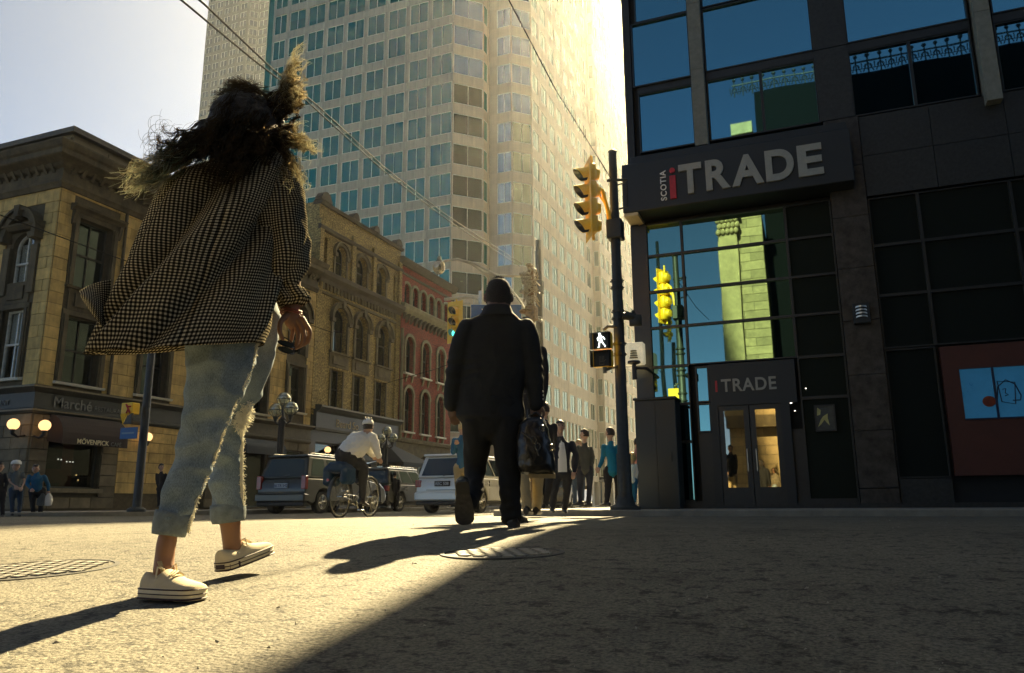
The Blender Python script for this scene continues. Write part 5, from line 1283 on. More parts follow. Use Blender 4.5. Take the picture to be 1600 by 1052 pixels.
# ---- dark signal pole on the left pavement
L0 = at(213, 799, D=21.5); LP = thing('signal_pole', 'dark blue-grey signal pole in front of the restaurant, half hidden by the checked shirt', 'pole', (L0.x, L0.y, SW_H))
m = MB(); m.tube([(L0.x, L0.y, SW_H), (L0.x, L0.y, 2.5), (L0.x, L0.y, 5.6)], [.105, .10, .085], 14); m.build('shaft', simple('blue_grey_pole', (.02, .027, .03), .5, var=.25, nscale=4), LP, True)
m = MB(); m.lathe([(.22, 0), (.22, .06), (.14, .12), (.001, .12)], (L0.x, L0.y, SW_H), 14); m.build('base', M_POLE, LP, True)
c = at(200, 664, D=21.3); t = thing('crossing_signal', 'small yellow signal box with a red symbol on the dark left pole', 'signal', c); 
m = MB(); ct = at(200, 630, D=21.3).z; m.cbox(c.x-.16, c.x+.22, c.y-.12, c.y+.12, c.z+.25, ct, .02); m.add([(c.x-.16, c.y-.12, c.z+.25), (c.x+.05, c.y-.12, c.z+.25), (c.x-.12, c.y-.05, c.z), (c.x-.16, c.y+.1, c.z+.25)], [(0, 1, 2), (1, 3, 2), (0, 2, 3), (0, 3, 1)]); m.build('housing', M_YEL, t)
m = MB(); zc = (c.z+.25+ct)/2; m.tube([(c.x+.02, c.y-.13, zc+.1), (c.x+.10, c.y-.13, zc-.02), (c.x+.05, c.y-.13, zc-.12)], .025, 5); m.tube([(c.x+.1, c.y-.13, zc-.02), (c.x+.17, c.y-.13, zc-.12)], .025, 5); m.tube([(c.x+.06, c.y-.13, zc+.04), (c.x+.17, c.y-.13, zc+.04)], .022, 5); m.build('red_symbol', simple('red_symbol', (.5, .02, .02), .5), t)
m = MB(); m.prism([(c.x+.05, c.z+.0), (c.x+.30, c.z+.0), (c.x+.30, c.z+.26), (c.x+.22, c.z+.22)], 'y', c.y-.2, c.y-.135); m.build('visor', M_BLACK, t)
c = at(200, 686, D=21.2); t = thing('street_sign', 'small blue street name plate on the dark left pole', 'sign', c)
m = MB(); m.cbox(c.x-.26, c.x+.28, c.y-.02, c.y+.02, c.z, c.z+.28, .005); m.build('plate', M_BLUE, t)
m = MB(); m.box(c.x-.20, c.x+.2, c.y-.024, c.y-.021, c.z+.12, c.z+.16); m.build('lettering_line', simple('pale_blue_print', (.14, .25, .35), .5), t)

# ---- three-globe street lamps
M_CLEAR = glass_mat('clear_lamp_globe', (.85, .85, .7), .30, see=.8, body=(.5, .5, .4))
def triple(pos, s, label):
    t = thing('street_lamp', label, 'street lamp', pos, 'three-globe street lamps'); BASE[t.name] = Vector((0, 0, 0)); t.scale = (s, s, s)
    m = MB(); m.lathe([(.22, 0), (.22, .25), (.13, .4), (.09, .7), (.075, 2.9), (.11, 2.95), (.08, 3.0), (.05, 3.05), (.05, 3.4)], n=14); m.build('post', M_BLACK, t, True)
    m = MB(); m.tube([(0, 0, 2.5), (0, .0, 2.5)], .01, 4)
    m = MB(); m.tube([(-.14, .02, .3), (-.14, .02, 2.95)], .045, 8); m.build('side_post', M_BLACK, t, True)
    tops = [(0, 0, 3.62), (-.38, .1, 3.28), (.38, -.1, 3.28)]
    for x, y, z in tops:
        q = MB(); q.ball((x, y, z), .235, 10); g_ = q.build('globe', M_CLEAR, t, True)
        q = MB(); q.lathe([(.001, -.05), (.09, -.05), (.075, .14), (.05, .16), (.001, .16)], (x, y, z-.06), 10); q.build('lamp', simple('pale_lamp', (.7, .68, .5), .5), g_, True)
        q = MB(); q.lathe([(.242, -.015), (.242, .015), (.236, .015), (.236, -.015), (.242, -.015)], (x, y, z), 20)
        for a in range(0, 360, 45): q.tube([(x+.24*math.cos(R(a))*math.cos(R(e)), y+.24*math.sin(R(a))*math.cos(R(e)), z+.24*math.sin(R(e))) for e in (0, -20, -40, -62, -80)], .011, 4)
        q.lathe([(.1, 0), (.07, -.1), (.04, -.16), (.001, -.16)], (x, y, z-.22), 10); q.build('cage', M_BLACK, t, True)
        if x: q = MB(); q.tube([(x, y, z-.3), (x, y, z-.42), (x*.5, y*.5, z-.5), (0, 0, z-.32)], .035, 7); q.build('arm', M_BLACK, t, True)
    return t
p = at(434, 797, D=29.6); triple((p.x, p.y, SW_H), 1.10, 'three-globe black street lamp behind the dark parked estate car')
p = at(601, 795, D=37); triple((p.x, p.y, SW_H), .98, 'three-globe black street lamp just right of the cyclist')
p = at(709, 793, D=54); triple((p.x, p.y, SW_H), .98, 'three-globe black street lamp left of the suited man, farthest away')
# ---- signal and pole on the near corner behind the viewer, mirrored in the glass
def mirror_pt(px, py, Dy):
    q = at(px, py, Y=GY); k = (2*GY-Dy)/q.y; v = CAM+(q-CAM)*k; return Vector((v.x, Dy, v.z))
a = mirror_pt(1044, 532, -9.5); b = mirror_pt(1044, 458, -9.5)
signal('traffic_signal', 'yellow four-lens signal mirrored in the teal corner glazing', (a.x, -9.5, a.z), R(180-20), 4, (b.z-a.z)/4, .42, .28, .34, .08)
q = mirror_pt(1026, 378, -9.6); m = MB(); t = thing('signal_pole', 'grey signal pole mirrored in the teal corner glazing', 'pole', (q.x, -9.6, 0)); m.tube([(q.x, -9.6, 0), (q.x, -9.6, q.z)], [.17, .1], 12); m.build('shaft', M_POLEG, t, True)
m = MB(); m.tube([(q.x, -9.6, b.z+.3), (a.x, -9.5, b.z+.25)], .04, 6); m.build('bracket_arm', M_POLEG, t, True)
q2 = mirror_pt(1052, 560, -10.2); m = MB(); t = thing('lamp_column', 'thin bright pole mirrored in the teal corner glazing', 'pole', (q2.x, -10.2, 0)); m.tube([(q2.x, -10.2, 0), (q2.x, -10.2, a.z)], .12, 10); m.build('shaft', M_POLEG, t, True)
c = mirror_pt(1021, 612, -9); signal('traffic_signal', 'yellow signal low in the mirrored view by the cabinet', (c.x, -9, c.z), R(90), 2, .5, .42, .3, .3, .0)
# ================================================================== vehicles
M_TYRE = simple('tyre_rubber', (.012, .012, .011), .85, var=.3)
M_RIM = simple('alloy_rim', (.55, .53, .47), .28, metal=.9, var=.1)
M_CARGLASS = glass_mat('car_glass', (.22, .30, .30), .2, body=(.008, .010, .012), see=.35, wob=.03)
M_TAIL = simple('red_tail_lamp', (.30, .015, .012), .2, coat=.6)
M_PLATE = simple('number_plate', (.42, .46, .48), .5)
M_PLATETXT = simple('plate_text', (.03, .05, .12), .5)
M_BUMP = simple('dark_bumper_plastic', (.018, .018, .016), .6)
def paint(name, c): return simple(name, c, .32, metal=.25, var=.05, nscale=2, coat=.7)
def wheel(parent, x, y, r, out):
    w = bpy.data.objects.new('wheel', None)
    m = MB(); wd = .12
    m.lathe([(r*.66, -wd), (r*.95, -wd), (r, -wd*.6), (r, wd*.6), (r*.95, wd), (r*.66, wd), (r*.66, -wd)], (x, y, r), 28, 'x'); ty = m.build('wheel', M_TYRE, parent, True)
    m = MB(); o = x+out*wd*.55; m.lathe([(r*.665, -.05), (r*.665, .05), (r*.60, .05), (r*.58, -.04), (r*.665, -.05)], (o, y, r), 28, 'x')
    for k in range(6):
        a = R(k*60+15); c, s = math.cos(a), math.sin(a)
        for sg in (-1, 1):
            a2 = a+sg*.16; m.tube([(o+out*.02, y+.06*math.cos(a), r+.06*math.sin(a)), (o+out*.03, y+r*.62*math.cos(a2), r+r*.62*math.sin(a2))], [.028, .022], 4)
    m.lathe([(.001, .05*out), (.06, .04*out), (.07, -.02)], (o, y, r), 12, 'x'); m.build('rim', M_RIM, ty, True)
    m = MB(); m.lathe([(.001, 0), (r*.6, 0)], (x-out*.02, y, r), 20, 'x'); m.build('brake_disc', M_BUMP, ty)
def suv(label, pos, rz, body, L=4.9, W=1.94, H=1.84, belt=1.02, rail=True, tall_lamp=False, plate='', lower=None, roofc=None, group='large cars heading away up the street', glass=None, rearlean=.22):
    glass = glass or M_CARGLASS
    t = thing('parked_car', label, 'car', pos, group); BASE[t.name] = Vector((0, 0, 0)); t.rotation_euler = (0, 0, rz)
    r = .37; yr = .95; yf = L-.93; h0 = .30
    def archpts(yc): return [(yc+(r+.07)*math.cos(R(180-k*18)), r+(r+.07)*math.sin(R(180-k*18))) for k in range(11)]
    prof = [(.06, h0+.12), (.30, h0)]+[p for p in archpts(yr) if p[1] > h0]+[p for p in archpts(yf) if p[1] > h0]+[(L-.25, h0), (L-.03, h0+.12), (L, .62), (L-.06, .86), (L-.5, belt-.03), (L-1.35, belt+.04), (.12, belt+.04), (.02, belt-.12), (0, .6)]
    bm = bmesh.new(); n = len(prof)
    va = [bm.verts.new((-W/2, y, z)) for y, z in prof]; vb = [bm.verts.new((W/2, y, z)) for y, z in prof]
    for i in range(n): bm.faces.new((va[i], va[(i+1) % n], vb[(i+1) % n], vb[i]))
    bm.faces.new(va[::-1]); bm.faces.new(vb)
    for v in bm.verts:      # tumblehome and rounded plan corners
        if v.co.z > .8: v.co.x *= .965
        if v.co.y < .15 or v.co.y > L-.3: v.co.x *= .95
    bmesh.ops.recalc_face_normals(bm, faces=bm.faces)
    m = MB(); m.addbm(bm); bm.free(); b = m.build('body', body, t, True, bevel=.045, bseg=3)
    # greenhouse
    zb = belt+.035; zt = H-.07; wb = W/2*.93; wt = W/2*.78; y0, y1 = .06, L-1.30; t0, t1 = .06+rearlean, L-2.15
    G = lambda side, s, q: Vector((side*(wb+(wt-wb)*q), (y0+(t0-y0)*q)*(1-s)+(y1+(t1-y1)*q)*s, zb+(zt-zb)*q))
    m = MB(); m.add([G(-1, 0, 0), G(1, 0, 0), G(1, 1, 0), G(-1, 1, 0), G(-1, 0, 1), G(1, 0, 1), G(1, 1, 1), G(-1, 1, 1)], [(0,3,2,1),(4,5,6,7),(0,1,5,4),(1,2,6,5),(2,3,7,6),(3,0,4,7)])
    m.build('cabin', body, t, True, bevel=.05, bseg=3)
    m = MB(); m.cbox(-wt-.01, wt+.01, t0-.10, t1+.05, zt-.01, H, .03); m.build('roof', roofc or body, t, False)
    def side_win(side, s0, s1, q0=.12, q1=.90, name='side_window'):
        m = MB(); o = Vector((side*.012, 0, 0)); p = [G(side, s0, q0)+o, G(side, s1, q0)+o, G(side, s1-.02, q1)+o, G(side, s0+.01, q1)+o]
        m.add(p+[q-o*2 for q in p], [(0,1,2,3),(7,6,5,4),(0,4,5,1),(1,5,6,2),(2,6,7,3),(3,7,4,0)]); m.build(name, glass, t)
    for sd in (-1, 1):
        side_win(sd, .06, .30); side_win(sd, .335, .60); side_win(sd, .63, .93)
    m = MB(); o = Vector((0, -.012, 0)); e = .10
    def RG(s, q): return G(-1, 0, q).lerp(G(1, 0, q), s)+o
    p = [RG(.07, .10), RG(.93, .10), RG(.90, .90), RG(.10, .90)]; m.add(p+[q-o*2 for q in p], [(0,1,2,3),(7,6,5,4),(0,4,5,1),(1,5,6,2),(2,6,7,3),(3,7,4,0)]); m.build('rear_window', glass, t)
    m = MB(); o = Vector((0, .012, .01)); p = [G(-1, 1, .1).lerp(G(1, 1, .1), .05)+o, G(-1, 1, .1).lerp(G(1, 1, .1), .95)+o, G(-1, 1, .9).lerp(G(1, 1, .9), .92)+o, G(-1, 1, .9).lerp(G(1, 1, .9), .08)+o]; m.add(p+[q-o*2 for q in p], [(0,1,2,3),(7,6,5,4),(0,4,5,1),(1,5,6,2),(2,6,7,3),(3,7,4,0)]); m.build('windscreen', glass, t)
    m = MB(); m.cbox(-W/2*.97, W/2*.97, -.09, .22, .38, .64, .04); m.build('bumper', lower or body, t)
    m = MB(); m.cbox(-W/2*.93, W/2*.93, -.04, .3, .24, .385, .03); m.build('bumper_skirt', M_BUMP, t)
    for sd in (-1, 1):
        m = MB(); x0, x1 = sorted((sd*(W/2*.955), sd*(W/2*.955-.17)))
        if tall_lamp: m.cbox(x0-.01, x1+.01, -.03, .12, .78, 1.38 if False else 1.22, .02)
        else: m.cbox(x0-.01, x1+.01, -.03, .14, .80, 1.02, .02)
        m.build('tail_light', M_TAIL, t)
        m = MB(); x0, x1 = sorted((sd*W/2*.60, sd*W/2*.9)); m.cbox(x0, x1, L-.12, L-.0, .68, .84, .02); m.build('headlight', simple('headlamp', (.6, .6, .6), .15), t)
        m = MB(); c = G(sd, .90, .05); m.cbox(*sorted((c.x+sd*.02, c.x+sd*.25)), c.y-.06, c.y+.06, c.z-.02, c.z+.16, .02); m.build('mirror', body, t)
        for s in (.36, .64): m = MB(); c = G(sd, s, 0); x0, x1 = sorted((sd*W/2*.97, sd*(W/2*.97+.03))); m.cbox(x0, x1, c.y, c.y+.2, belt-.16, belt-.12, .008); m.build('door_handle', M_RIM if not rail else body, t)
        m = MB()
        for yy in (1.48, 2.42, 3.42): m.box(*sorted((sd*(W/2*.972), sd*(W/2+.002))), yy, yy+.008, .42, belt-.04)
        m.build('door_gap', M_BUMP, t)
        if rail: m = MB(); m.tube([(sd*wt*.93, t0+.1, H-.02), (sd*wt*.93, t0+.18, H+.045), (sd*wt*.93, t1-.2, H+.045), (sd*wt*.93, t1-.1, H-.02)], .022, 6); m.build('roof_rail', M_RIM, t, True)
    m = MB(); m.cbox(-.26, .26, -.03, .05, .82, .98, .008); pl = m.build('number_plate', M_PLATE if tall_lamp else M_BUMP, t)
    if plate: me = text_mesh(plate, .13, M_PLATETXT if tall_lamp else M_PLATE, .003, align='CENTER', bold=.002); put('lettering', me, pl, (0, -.034, .855), FACE_Y)
    m = MB(); m.box(-.5, .5, -.02, 0, 1.035, 1.05) if tall_lamp else m.box(-.55, .55, -.012, .02, .70, .715); m.build('tailgate_line', M_BUMP, t)
    m = MB(); m.tube([(0, y0+.0, zb+.06), (.28, y0-.03, zb+.12)], .012, 4); m.build('rear_wiper', M_BUMP, t)
    for yy in (yr, yf):
        for sd in (-1, 1): wheel(t, sd*(W/2-.13), yy, r, sd)
    m = MB(); m.box(-W/2+.12, W/2-.12, .35, L-.4, .26, .6); m.build('underbody', M_BUMP, t)
    return t
suv('dark olive estate car with tall red tail lamps standing at the left kerb', (-16.45, 21.15, 0), R(1.5), paint('dark_olive_paint', (.018, .020, .013)), L=5.3, W=2.0, H=1.92, belt=1.1, tall_lamp=True, plate='BKTR 342', rearlean=.30)
suv('white estate car seen from behind between the cyclist and the suited man', (-10.95, 21.9, 0), R(0), paint('white_paint', (.72, .70, .62)), L=4.8, W=1.95, H=1.83, belt=1.05, rail=False, plate='AEC 508', roofc=None, glass=glass_mat('blue_car_glass', (.10, .17, .21), .25, body=(.01, .025, .04), see=.2))
suv('black estate car parked beyond the cyclist', (-16.9, 27.2, 0), R(0), paint('black_paint', (.015, .016, .016)), L=4.8, W=1.9, H=1.75, belt=1.05, plate='')
suv('small dark car far up the street, seen between the suited legs', (-12.2, 36, 0), 0, paint('bronze_paint', (.16, .11, .03)), L=4.5, W=1.8, H=1.6, belt=.95, rail=False)
# ================================================================== figures
import numpy as np
def catmull(pts, n=6):
    P = [np.array(p, float) for p in pts]; P = [2*P[0]-P[1]]+P+[2*P[-1]-P[-2]]; out = []
    for i in range(1, len(P)-2):
        a, b, c, d = P[i-1:i+3]
        for k in range(n):
            t = k/n; out.append(.5*((2*b)+(c-a)*t+(2*a-5*b+4*c-d)*t*t+(3*b-a-3*c+d)*t**3))
    out.append(P[-2]); return out
def remesh(mb, voxel, mat, name, smooth=2, disp=None):
    me = mb.mesh('tmp', None); o = put('tmp', me)
    r = o.modifiers.new('r', 'REMESH'); r.mode = 'VOXEL'; r.voxel_size = voxel; r.use_smooth_shade = True
    s = o.modifiers.new('s', 'SMOOTH'); s.iterations = smooth; s.factor = .6
    dg = bpy.context.evaluated_depsgraph_get(); dg.update()
    out = bpy.data.meshes.new_from_object(o.evaluated_get(dg)); out.name = name
    bpy.data.objects.remove(o)
    out.materials.clear(); out.materials.append(mat); out.polygons.foreach_set('use_smooth', [True]*len(out.polygons))
    if disp:
        n = len(out.vertices); co = np.empty(n*3); out.vertices.foreach_get('co', co); no = np.empty(n*3); out.vertices.foreach_get('normal', no)
        co = co.reshape(-1, 3); no = no.reshape(-1, 3); d = np.array([disp(Vector(c)) for c in co]); co += no*d[:, None]
        out.vertices.foreach_set('co', co.ravel()); out.update()
    return out
class Fig:
    "a figure: local x runs to the right of the view, y away, z up; root on the ground"
    def __init__(s, label, px, py, D, zg=None, cat='person', name='person', group=None):
        g = at(px, py, D=D); g.z = gz(g.y) if zg is None else zg
        s.G = g; s.a = math.atan2(g.y, g.x); s.t = thing(name, label, cat, g, group); BASE[s.t.name] = Vector((0, 0, 0))
        s.t.rotation_euler = (0, 0, s.a-R(90)); s.M = (Matrix.Translation(g) @ Matrix.Rotation(s.a-R(90), 4, 'Z')).inverted()
        s.yv = dirv(s.a); s.sc = FPX/D
    def p(s, x, y, d=0.0):
        r = ray(x, y); k = ((s.G-CAM).dot(s.yv)+d)/r.dot(s.yv); return s.M @ (CAM+r*k)
    def pxm(s, x, y, d=0.0):
        return 1/max(1e-6, (s.p(x+1, y, d)-s.p(x, y, d)).length)
    def limb(s, mb, pts, n=16, sub=5, cap=True):
        """pts: (px, py, depth, half width px, depth/width ratio)"""
        q = catmull([tuple(p)+(1.0,)*(5-len(p)) for p in pts], sub); C = [s.p(*c[:3]) for c in q]
        rings = []; N = len(q)
        for i, c in enumerate(q):
            t = (C[min(N-1, i+1)]-C[max(0, i-1)]).normalized(); x = t.cross(Vector((0, 1, 0)))
            x = x.normalized() if x.length > .1 else Vector((1, 0, 0)); y = x.cross(t).normalized()
            r = max(.002, c[3]/s.pxm(*c[:3])); rings.append((C[i], x, y, t, r, r*c[4]))
        out = []
        def ring(R_, k, off):
            c, x, y, t, a, b = R_; return [c+t*off+x*(a*k*math.cos(2*math.pi*j/n))+y*(b*k*math.sin(2*math.pi*j/n)) for j in range(n)]
        if cap:
            r0 = rings[0]; m_ = min(r0[4], r0[5]); out += [ring(r0, .35, -m_*.8), ring(r0, .75, -m_*.5)]
        out += [ring(r, 1, 0) for r in rings]
        if cap: r1 = rings[-1]; m_ = min(r1[4], r1[5]); out += [ring(r1, .75, m_*.5), ring(r1, .35, m_*.8)]
        mb.loft(out); return mb
    def add(s, name, me): return put(name, me, s.t)
SK = {}
def skin(k, c):
    if k not in SK: SK[k] = simple('skin_'+k, c, .55, var=.12, nscale=9)
    return SK[k]
def fab(name, c, rough=.85, var=.15, ns=5, bump=.15, bs=220): return simple(name, c, rough, spec=.25, var=var, nscale=ns, bump=bump, bscale=bs)
def foldnoise(amp, sc, str_=(1, 1, .45), seed=0):
    def f(c):
        q = Vector((c.x*sc*str_[0]+seed, c.y*sc*str_[1], c.z*sc*str_[2])); v = noise.noise(q); w = noise.noise(q*2.3+Vector((5, 1, 2)))
        return amp*((1-abs(v)*2.2)*.7+w*.5)-amp*.3
    return f
def person(label, x, y, D, head, sh, el, ha, hip, kn, an, face=0, mats=None, top='jacket', group=None, zg=None, toe=None, hair='short', bulk=1.0, waist=None, shirt=None, sleeve='long', vox=.016, d_hand=None, hem=None):
    """mid-distance figure. Joints are (px,py[,depth]); face: 0 away, 180 towards the viewer, 90 to the right"""
    F_ = Fig(label, x, y, D, zg, group=group); m = mats; k = F_.sc
    g3 = lambda p: tuple(p)+(0.0,)*(3-len(p))
    sh = [g3(p) for p in sh]; el = [g3(p) for p in el]; ha = [g3(p) for p in ha]; hip = [g3(p) for p in hip]; kn = [g3(p) for p in kn]; an = [g3(p) for p in an]; head = g3(head)
    P = lambda mm: mm*k*bulk            # metres to half-width px
    nk = ((sh[0][0]+sh[1][0])/2, (sh[0][1]+sh[1][1])/2, (sh[0][2]+sh[1][2])/2); hc = ((hip[0][0]+hip[1][0])/2, (hip[0][1]+hip[1][1])/2, (hip[0][2]+hip[1][2])/2)
    fa = R(face); fx_, fy_ = math.sin(fa), math.cos(fa); H = F_.p(*head); hr = .105
    swd = max(.10, abs(sh[0][0]-sh[1][0])/2/k)
    def torso(mb, g=1.0, hemy=None):
        hy = hemy if hemy else hc[1]; w0 = swd*k*.80*g; 
        ratio = lambda w: min(2.2, .12*k*g*bulk/max(w, 1))
        L = [(nk[0], nk[1]-.085*k, nk[2], P(.062)*g, .95), (nk[0], nk[1]-.035*k, nk[2], w0*.55, 1.0), (nk[0], nk[1]+.03*k, nk[2], w0, ratio(w0)*.8), (nk[0]*.75+hc[0]*.25, nk[1]*.75+hc[1]*.25, nk[2]*.75+hc[2]*.25, w0*1.06, ratio(w0)*1.0),
             (nk[0]*.35+hc[0]*.65, nk[1]*.35+hc[1]*.65, hc[2]*.65+nk[2]*.35, w0*.92*(waist or 1), ratio(w0*.92)), (hc[0], hy, hc[2], max(w0*.95, P(.14)*g), ratio(w0)*1.0)]
        F_.limb(mb, L, 20)
    def arm(mb, i, g=1.0, upto=1.0):
        s_, e, h = sh[i], el[i], ha[i]
        if upto < 1: F_.limb(mb, [(*s_, P(.058)*g), (s_[0]*.5+e[0]*.5, s_[1]*.5+e[1]*.5, (s_[2]+e[2])/2, P(.055)*g)]); return
        F_.limb(mb, [(*s_, P(.052)*g), (s_[0]*.5+e[0]*.5, s_[1]*.5+e[1]*.5, (s_[2]+e[2])/2, P(.055)*g), (*e, P(.048)*g), (*[h[q]*.93+e[q]*.07 for q in range(3)], P(.036)*g)])
    def leg(mb, i, g=1.0, end=1.0):
        a = [an[i][q]*end+kn[i][q]*(1-end) for q in range(3)]
        F_.limb(mb, [(*hip[i], P(.10)*g), (*[hip[i][q]*.55+kn[i][q]*.45 for q in range(3)], P(.088)*g), (*kn[i], P(.066)*g), (*[kn[i][q]*.5+an[i][q]*.5 for q in range(3)], P(.058)*g), (*a, P(.050)*g)])
    # body: one continuous skin
    b = MB(); torso(b, .62); [arm(b, i, .58) for i in (0, 1)]; [leg(b, i, .60) for i in (0, 1)]
    F_.limb(b, [(nk[0], nk[1], nk[2], P(.058)/bulk), (head[0], head[1]+.09*k, head[2], P(.052)/bulk)])
    nb = len(b.v); b.ball((0, 0, 0), hr, 10, (.76, .92, 1.14)); b.ball((0, .025, -.055), .062, 8, (.85, 1, 1)); b.ball((0, .098, -.012), .020, 5, (.75, 1, 1.3)); b.ball((.082, -.005, -.01), .022, 5, (.5, 1, 1.4)); b.ball((-.082, -.005, -.01), .022, 5, (.5, 1, 1.4))
    b.ball((0, .088, -.058), .014, 5, (1.8, .7, .6))
    rot = Matrix.Rotation(-fa, 3, 'Z')
    for i in range(nb, len(b.v)): b.v[i] = rot @ b.v[i] + H
    for i in (0, 1):
        h = F_.p(*ha[i]); e = F_.p(*el[i]); t = (h-e).normalized(); sd_ = t.cross(Vector((0, 1, 0))); sd_ = sd_.normalized() if sd_.length > .1 else Vector((1, 0, 0))
        b.loft([[h+t*o+sd_*(w_*math.cos(2*math.pi*j/8))+Vector((0, 1, 0))*(.02*math.sin(2*math.pi*j/8)) for j in range(8)] for o, w_ in ((-.02, .026), (.03, .038), (.075, .036), (.085, .02))])
        for q in range(4):
            o = sd_*(-.027+.018*q); b.tube([h+t*.07+o, h+t*.105+o+Vector((0, .01, 0)), h+t*(.14-.012*abs(q-1.3))+o*.8+Vector((0, .022, 0))], [.012, .0115, .009], 6)
        b.tube([h+t*.01-sd_*.03, h+t*.05-sd_*.055, h+t*.085-sd_*.052], [.014, .012, .009], 6)
    F_.add('body', remesh(b, min(vox, .0095), m['skin'], 'body', 1))
    # trousers, top, shoes, hair
    if m.get('legs'):
        q = MB(); [leg(q, i, 1.0) for i in (0, 1)]; F_.limb(q, [(hc[0], hc[1]-.06*k, hc[2], max(P(.15), swd*k*.62), .72), (hc[0], hc[1]+.06*k, hc[2], max(P(.155), swd*k*.66), .72)])
        F_.add('trousers', remesh(q, vox, m['legs'], 'trousers', 2, foldnoise(.010, 9, (1, 1, .8), x)))
    if m.get('top'):
        q = MB(); torso(q, 1.0, hem); [arm(q, i, 1.0, 1.0 if sleeve == 'long' else .5) for i in (0, 1)]
        F_.add('jacket' if top == 'jacket' else 'shirt', remesh(q, vox, m['top'], 'top', 2, foldnoise(.011, 8, (1, 1, .6), y)))
    for i in (0, 1):
        a = F_.p(*an[i]); tx = (toe[i] if toe else (fx_, fy_, 0)); T = Vector(tx).normalized(); sdv = T.cross(Vector((0, 0, 1))).normalized(); up = sdv.cross(T)
        q = MB(); rings = []
        for s_, w_, h_ in ((-.08, .030, .085), (-.04, .042, .10), (.03, .044, .085), (.10, .048, .06), (.16, .042, .045), (.19, .022, .03)):
            c = a+T*s_-up*.055; rings.append([c+sdv*(w_*math.cos(z)*(1 if math.sin(z) < .1 else .85))+up*(h_*.5+h_*.5*math.sin(z) if math.sin(z) > 0 else h_*.0+.0*math.sin(z)+h_*.5+h_*.5*math.sin(z)) for z in [2*math.pi*j/10 for j in range(10)]])
        q.loft(rings); q.build('shoe', m['shoe'], F_.t, True)
    if hair:
        q = MB(); r0 = hr*1.09; n = 10; vs = []; fs = []
        for i in range(n+1):
            th = math.pi*i/n*(.62 if hair == 'short' else .80)
            for j in range(20):
                ph = 2*math.pi*j/20; v = Vector((math.sin(th)*math.cos(ph)*.80, math.sin(th)*math.sin(ph)*.97-.006, math.cos(th)*1.15))*r0*(1+.05*noise.noise(Vector((i*.7, j*.9, x))))
                if v.y > .03 and v.z < .055: v = v*.80     # hairline over the face
                vs.append(v)
        for i in range(n):
            for j in range(20): fs.append((i*20+j, i*20+(j+1) % 20, (i+1)*20+(j+1) % 20, (i+1)*20+j))
        q.add([rot @ v + H for v in vs], fs)
        if hair == 'long': 
            c0 = rot @ Vector((0, -.05, 0)); q.loft([[H+c0+Vector((.075*w*math.cos(z), .05*w*math.sin(z), -o)) for z in [2*math.pi*j/12 for j in range(12)]] for o, w in ((-.02, 1), (.1, 1.15), (.2, 1.15), (.3, .9), (.36, .4))])
        q.build('hair', m['hair'], F_.t, True)
    if abs(face) > 100:
        for sx2 in (-1, 1):
            q = MB(); c = H+rot @ Vector((sx2*.034, .090, .012)); q.ball(c, .011, 5, (1.3, .6, .6)); q.build('eye', M_BLACK, F_.t)
            q = MB(); c = H+rot @ Vector((sx2*.034, .094, .032)); q.ball(c, .010, 5, (2.0, .5, .4)); q.build('eyebrow', m['hair'], F_.t)
        q = MB(); c = H+rot @ Vector((0, .0985, -.056)); q.ball(c, .010, 5, (2.2, .4, .35)); q.build('mouth', simple('lip', (.22, .06, .05), .5), F_.t)
    if shirt:   # visible shirt front between open lapels
        q = MB(); a = F_.p(nk[0], nk[1]-.02*k, nk[2]); b_ = F_.p(hc[0], hem or hc[1], hc[2]); dpt = -.135*bulk
        n = 6; vs = []
        for i in range(n+1):
            c = a.lerp(b_, i/n*.93); w_ = .035+.045*math.sin(min(1, i/n*1.3)*math.pi*.5)
            yy = dpt+.05*max(0, 1-i*.9)
            vs += [c+Vector((-w_+.02, yy+.02, 0)), c+Vector((.01, yy-.01, 0)), c+Vector((w_+.02, yy+.02, 0))]
        q.add(vs, [f for i in range(n) for f in ((3*i, 3*i+1, 3*i+4, 3*i+3), (3*i+1, 3*i+2, 3*i+5, 3*i+4))])
        q.build('shirt_front', shirt, F_.t, True)
    return F_

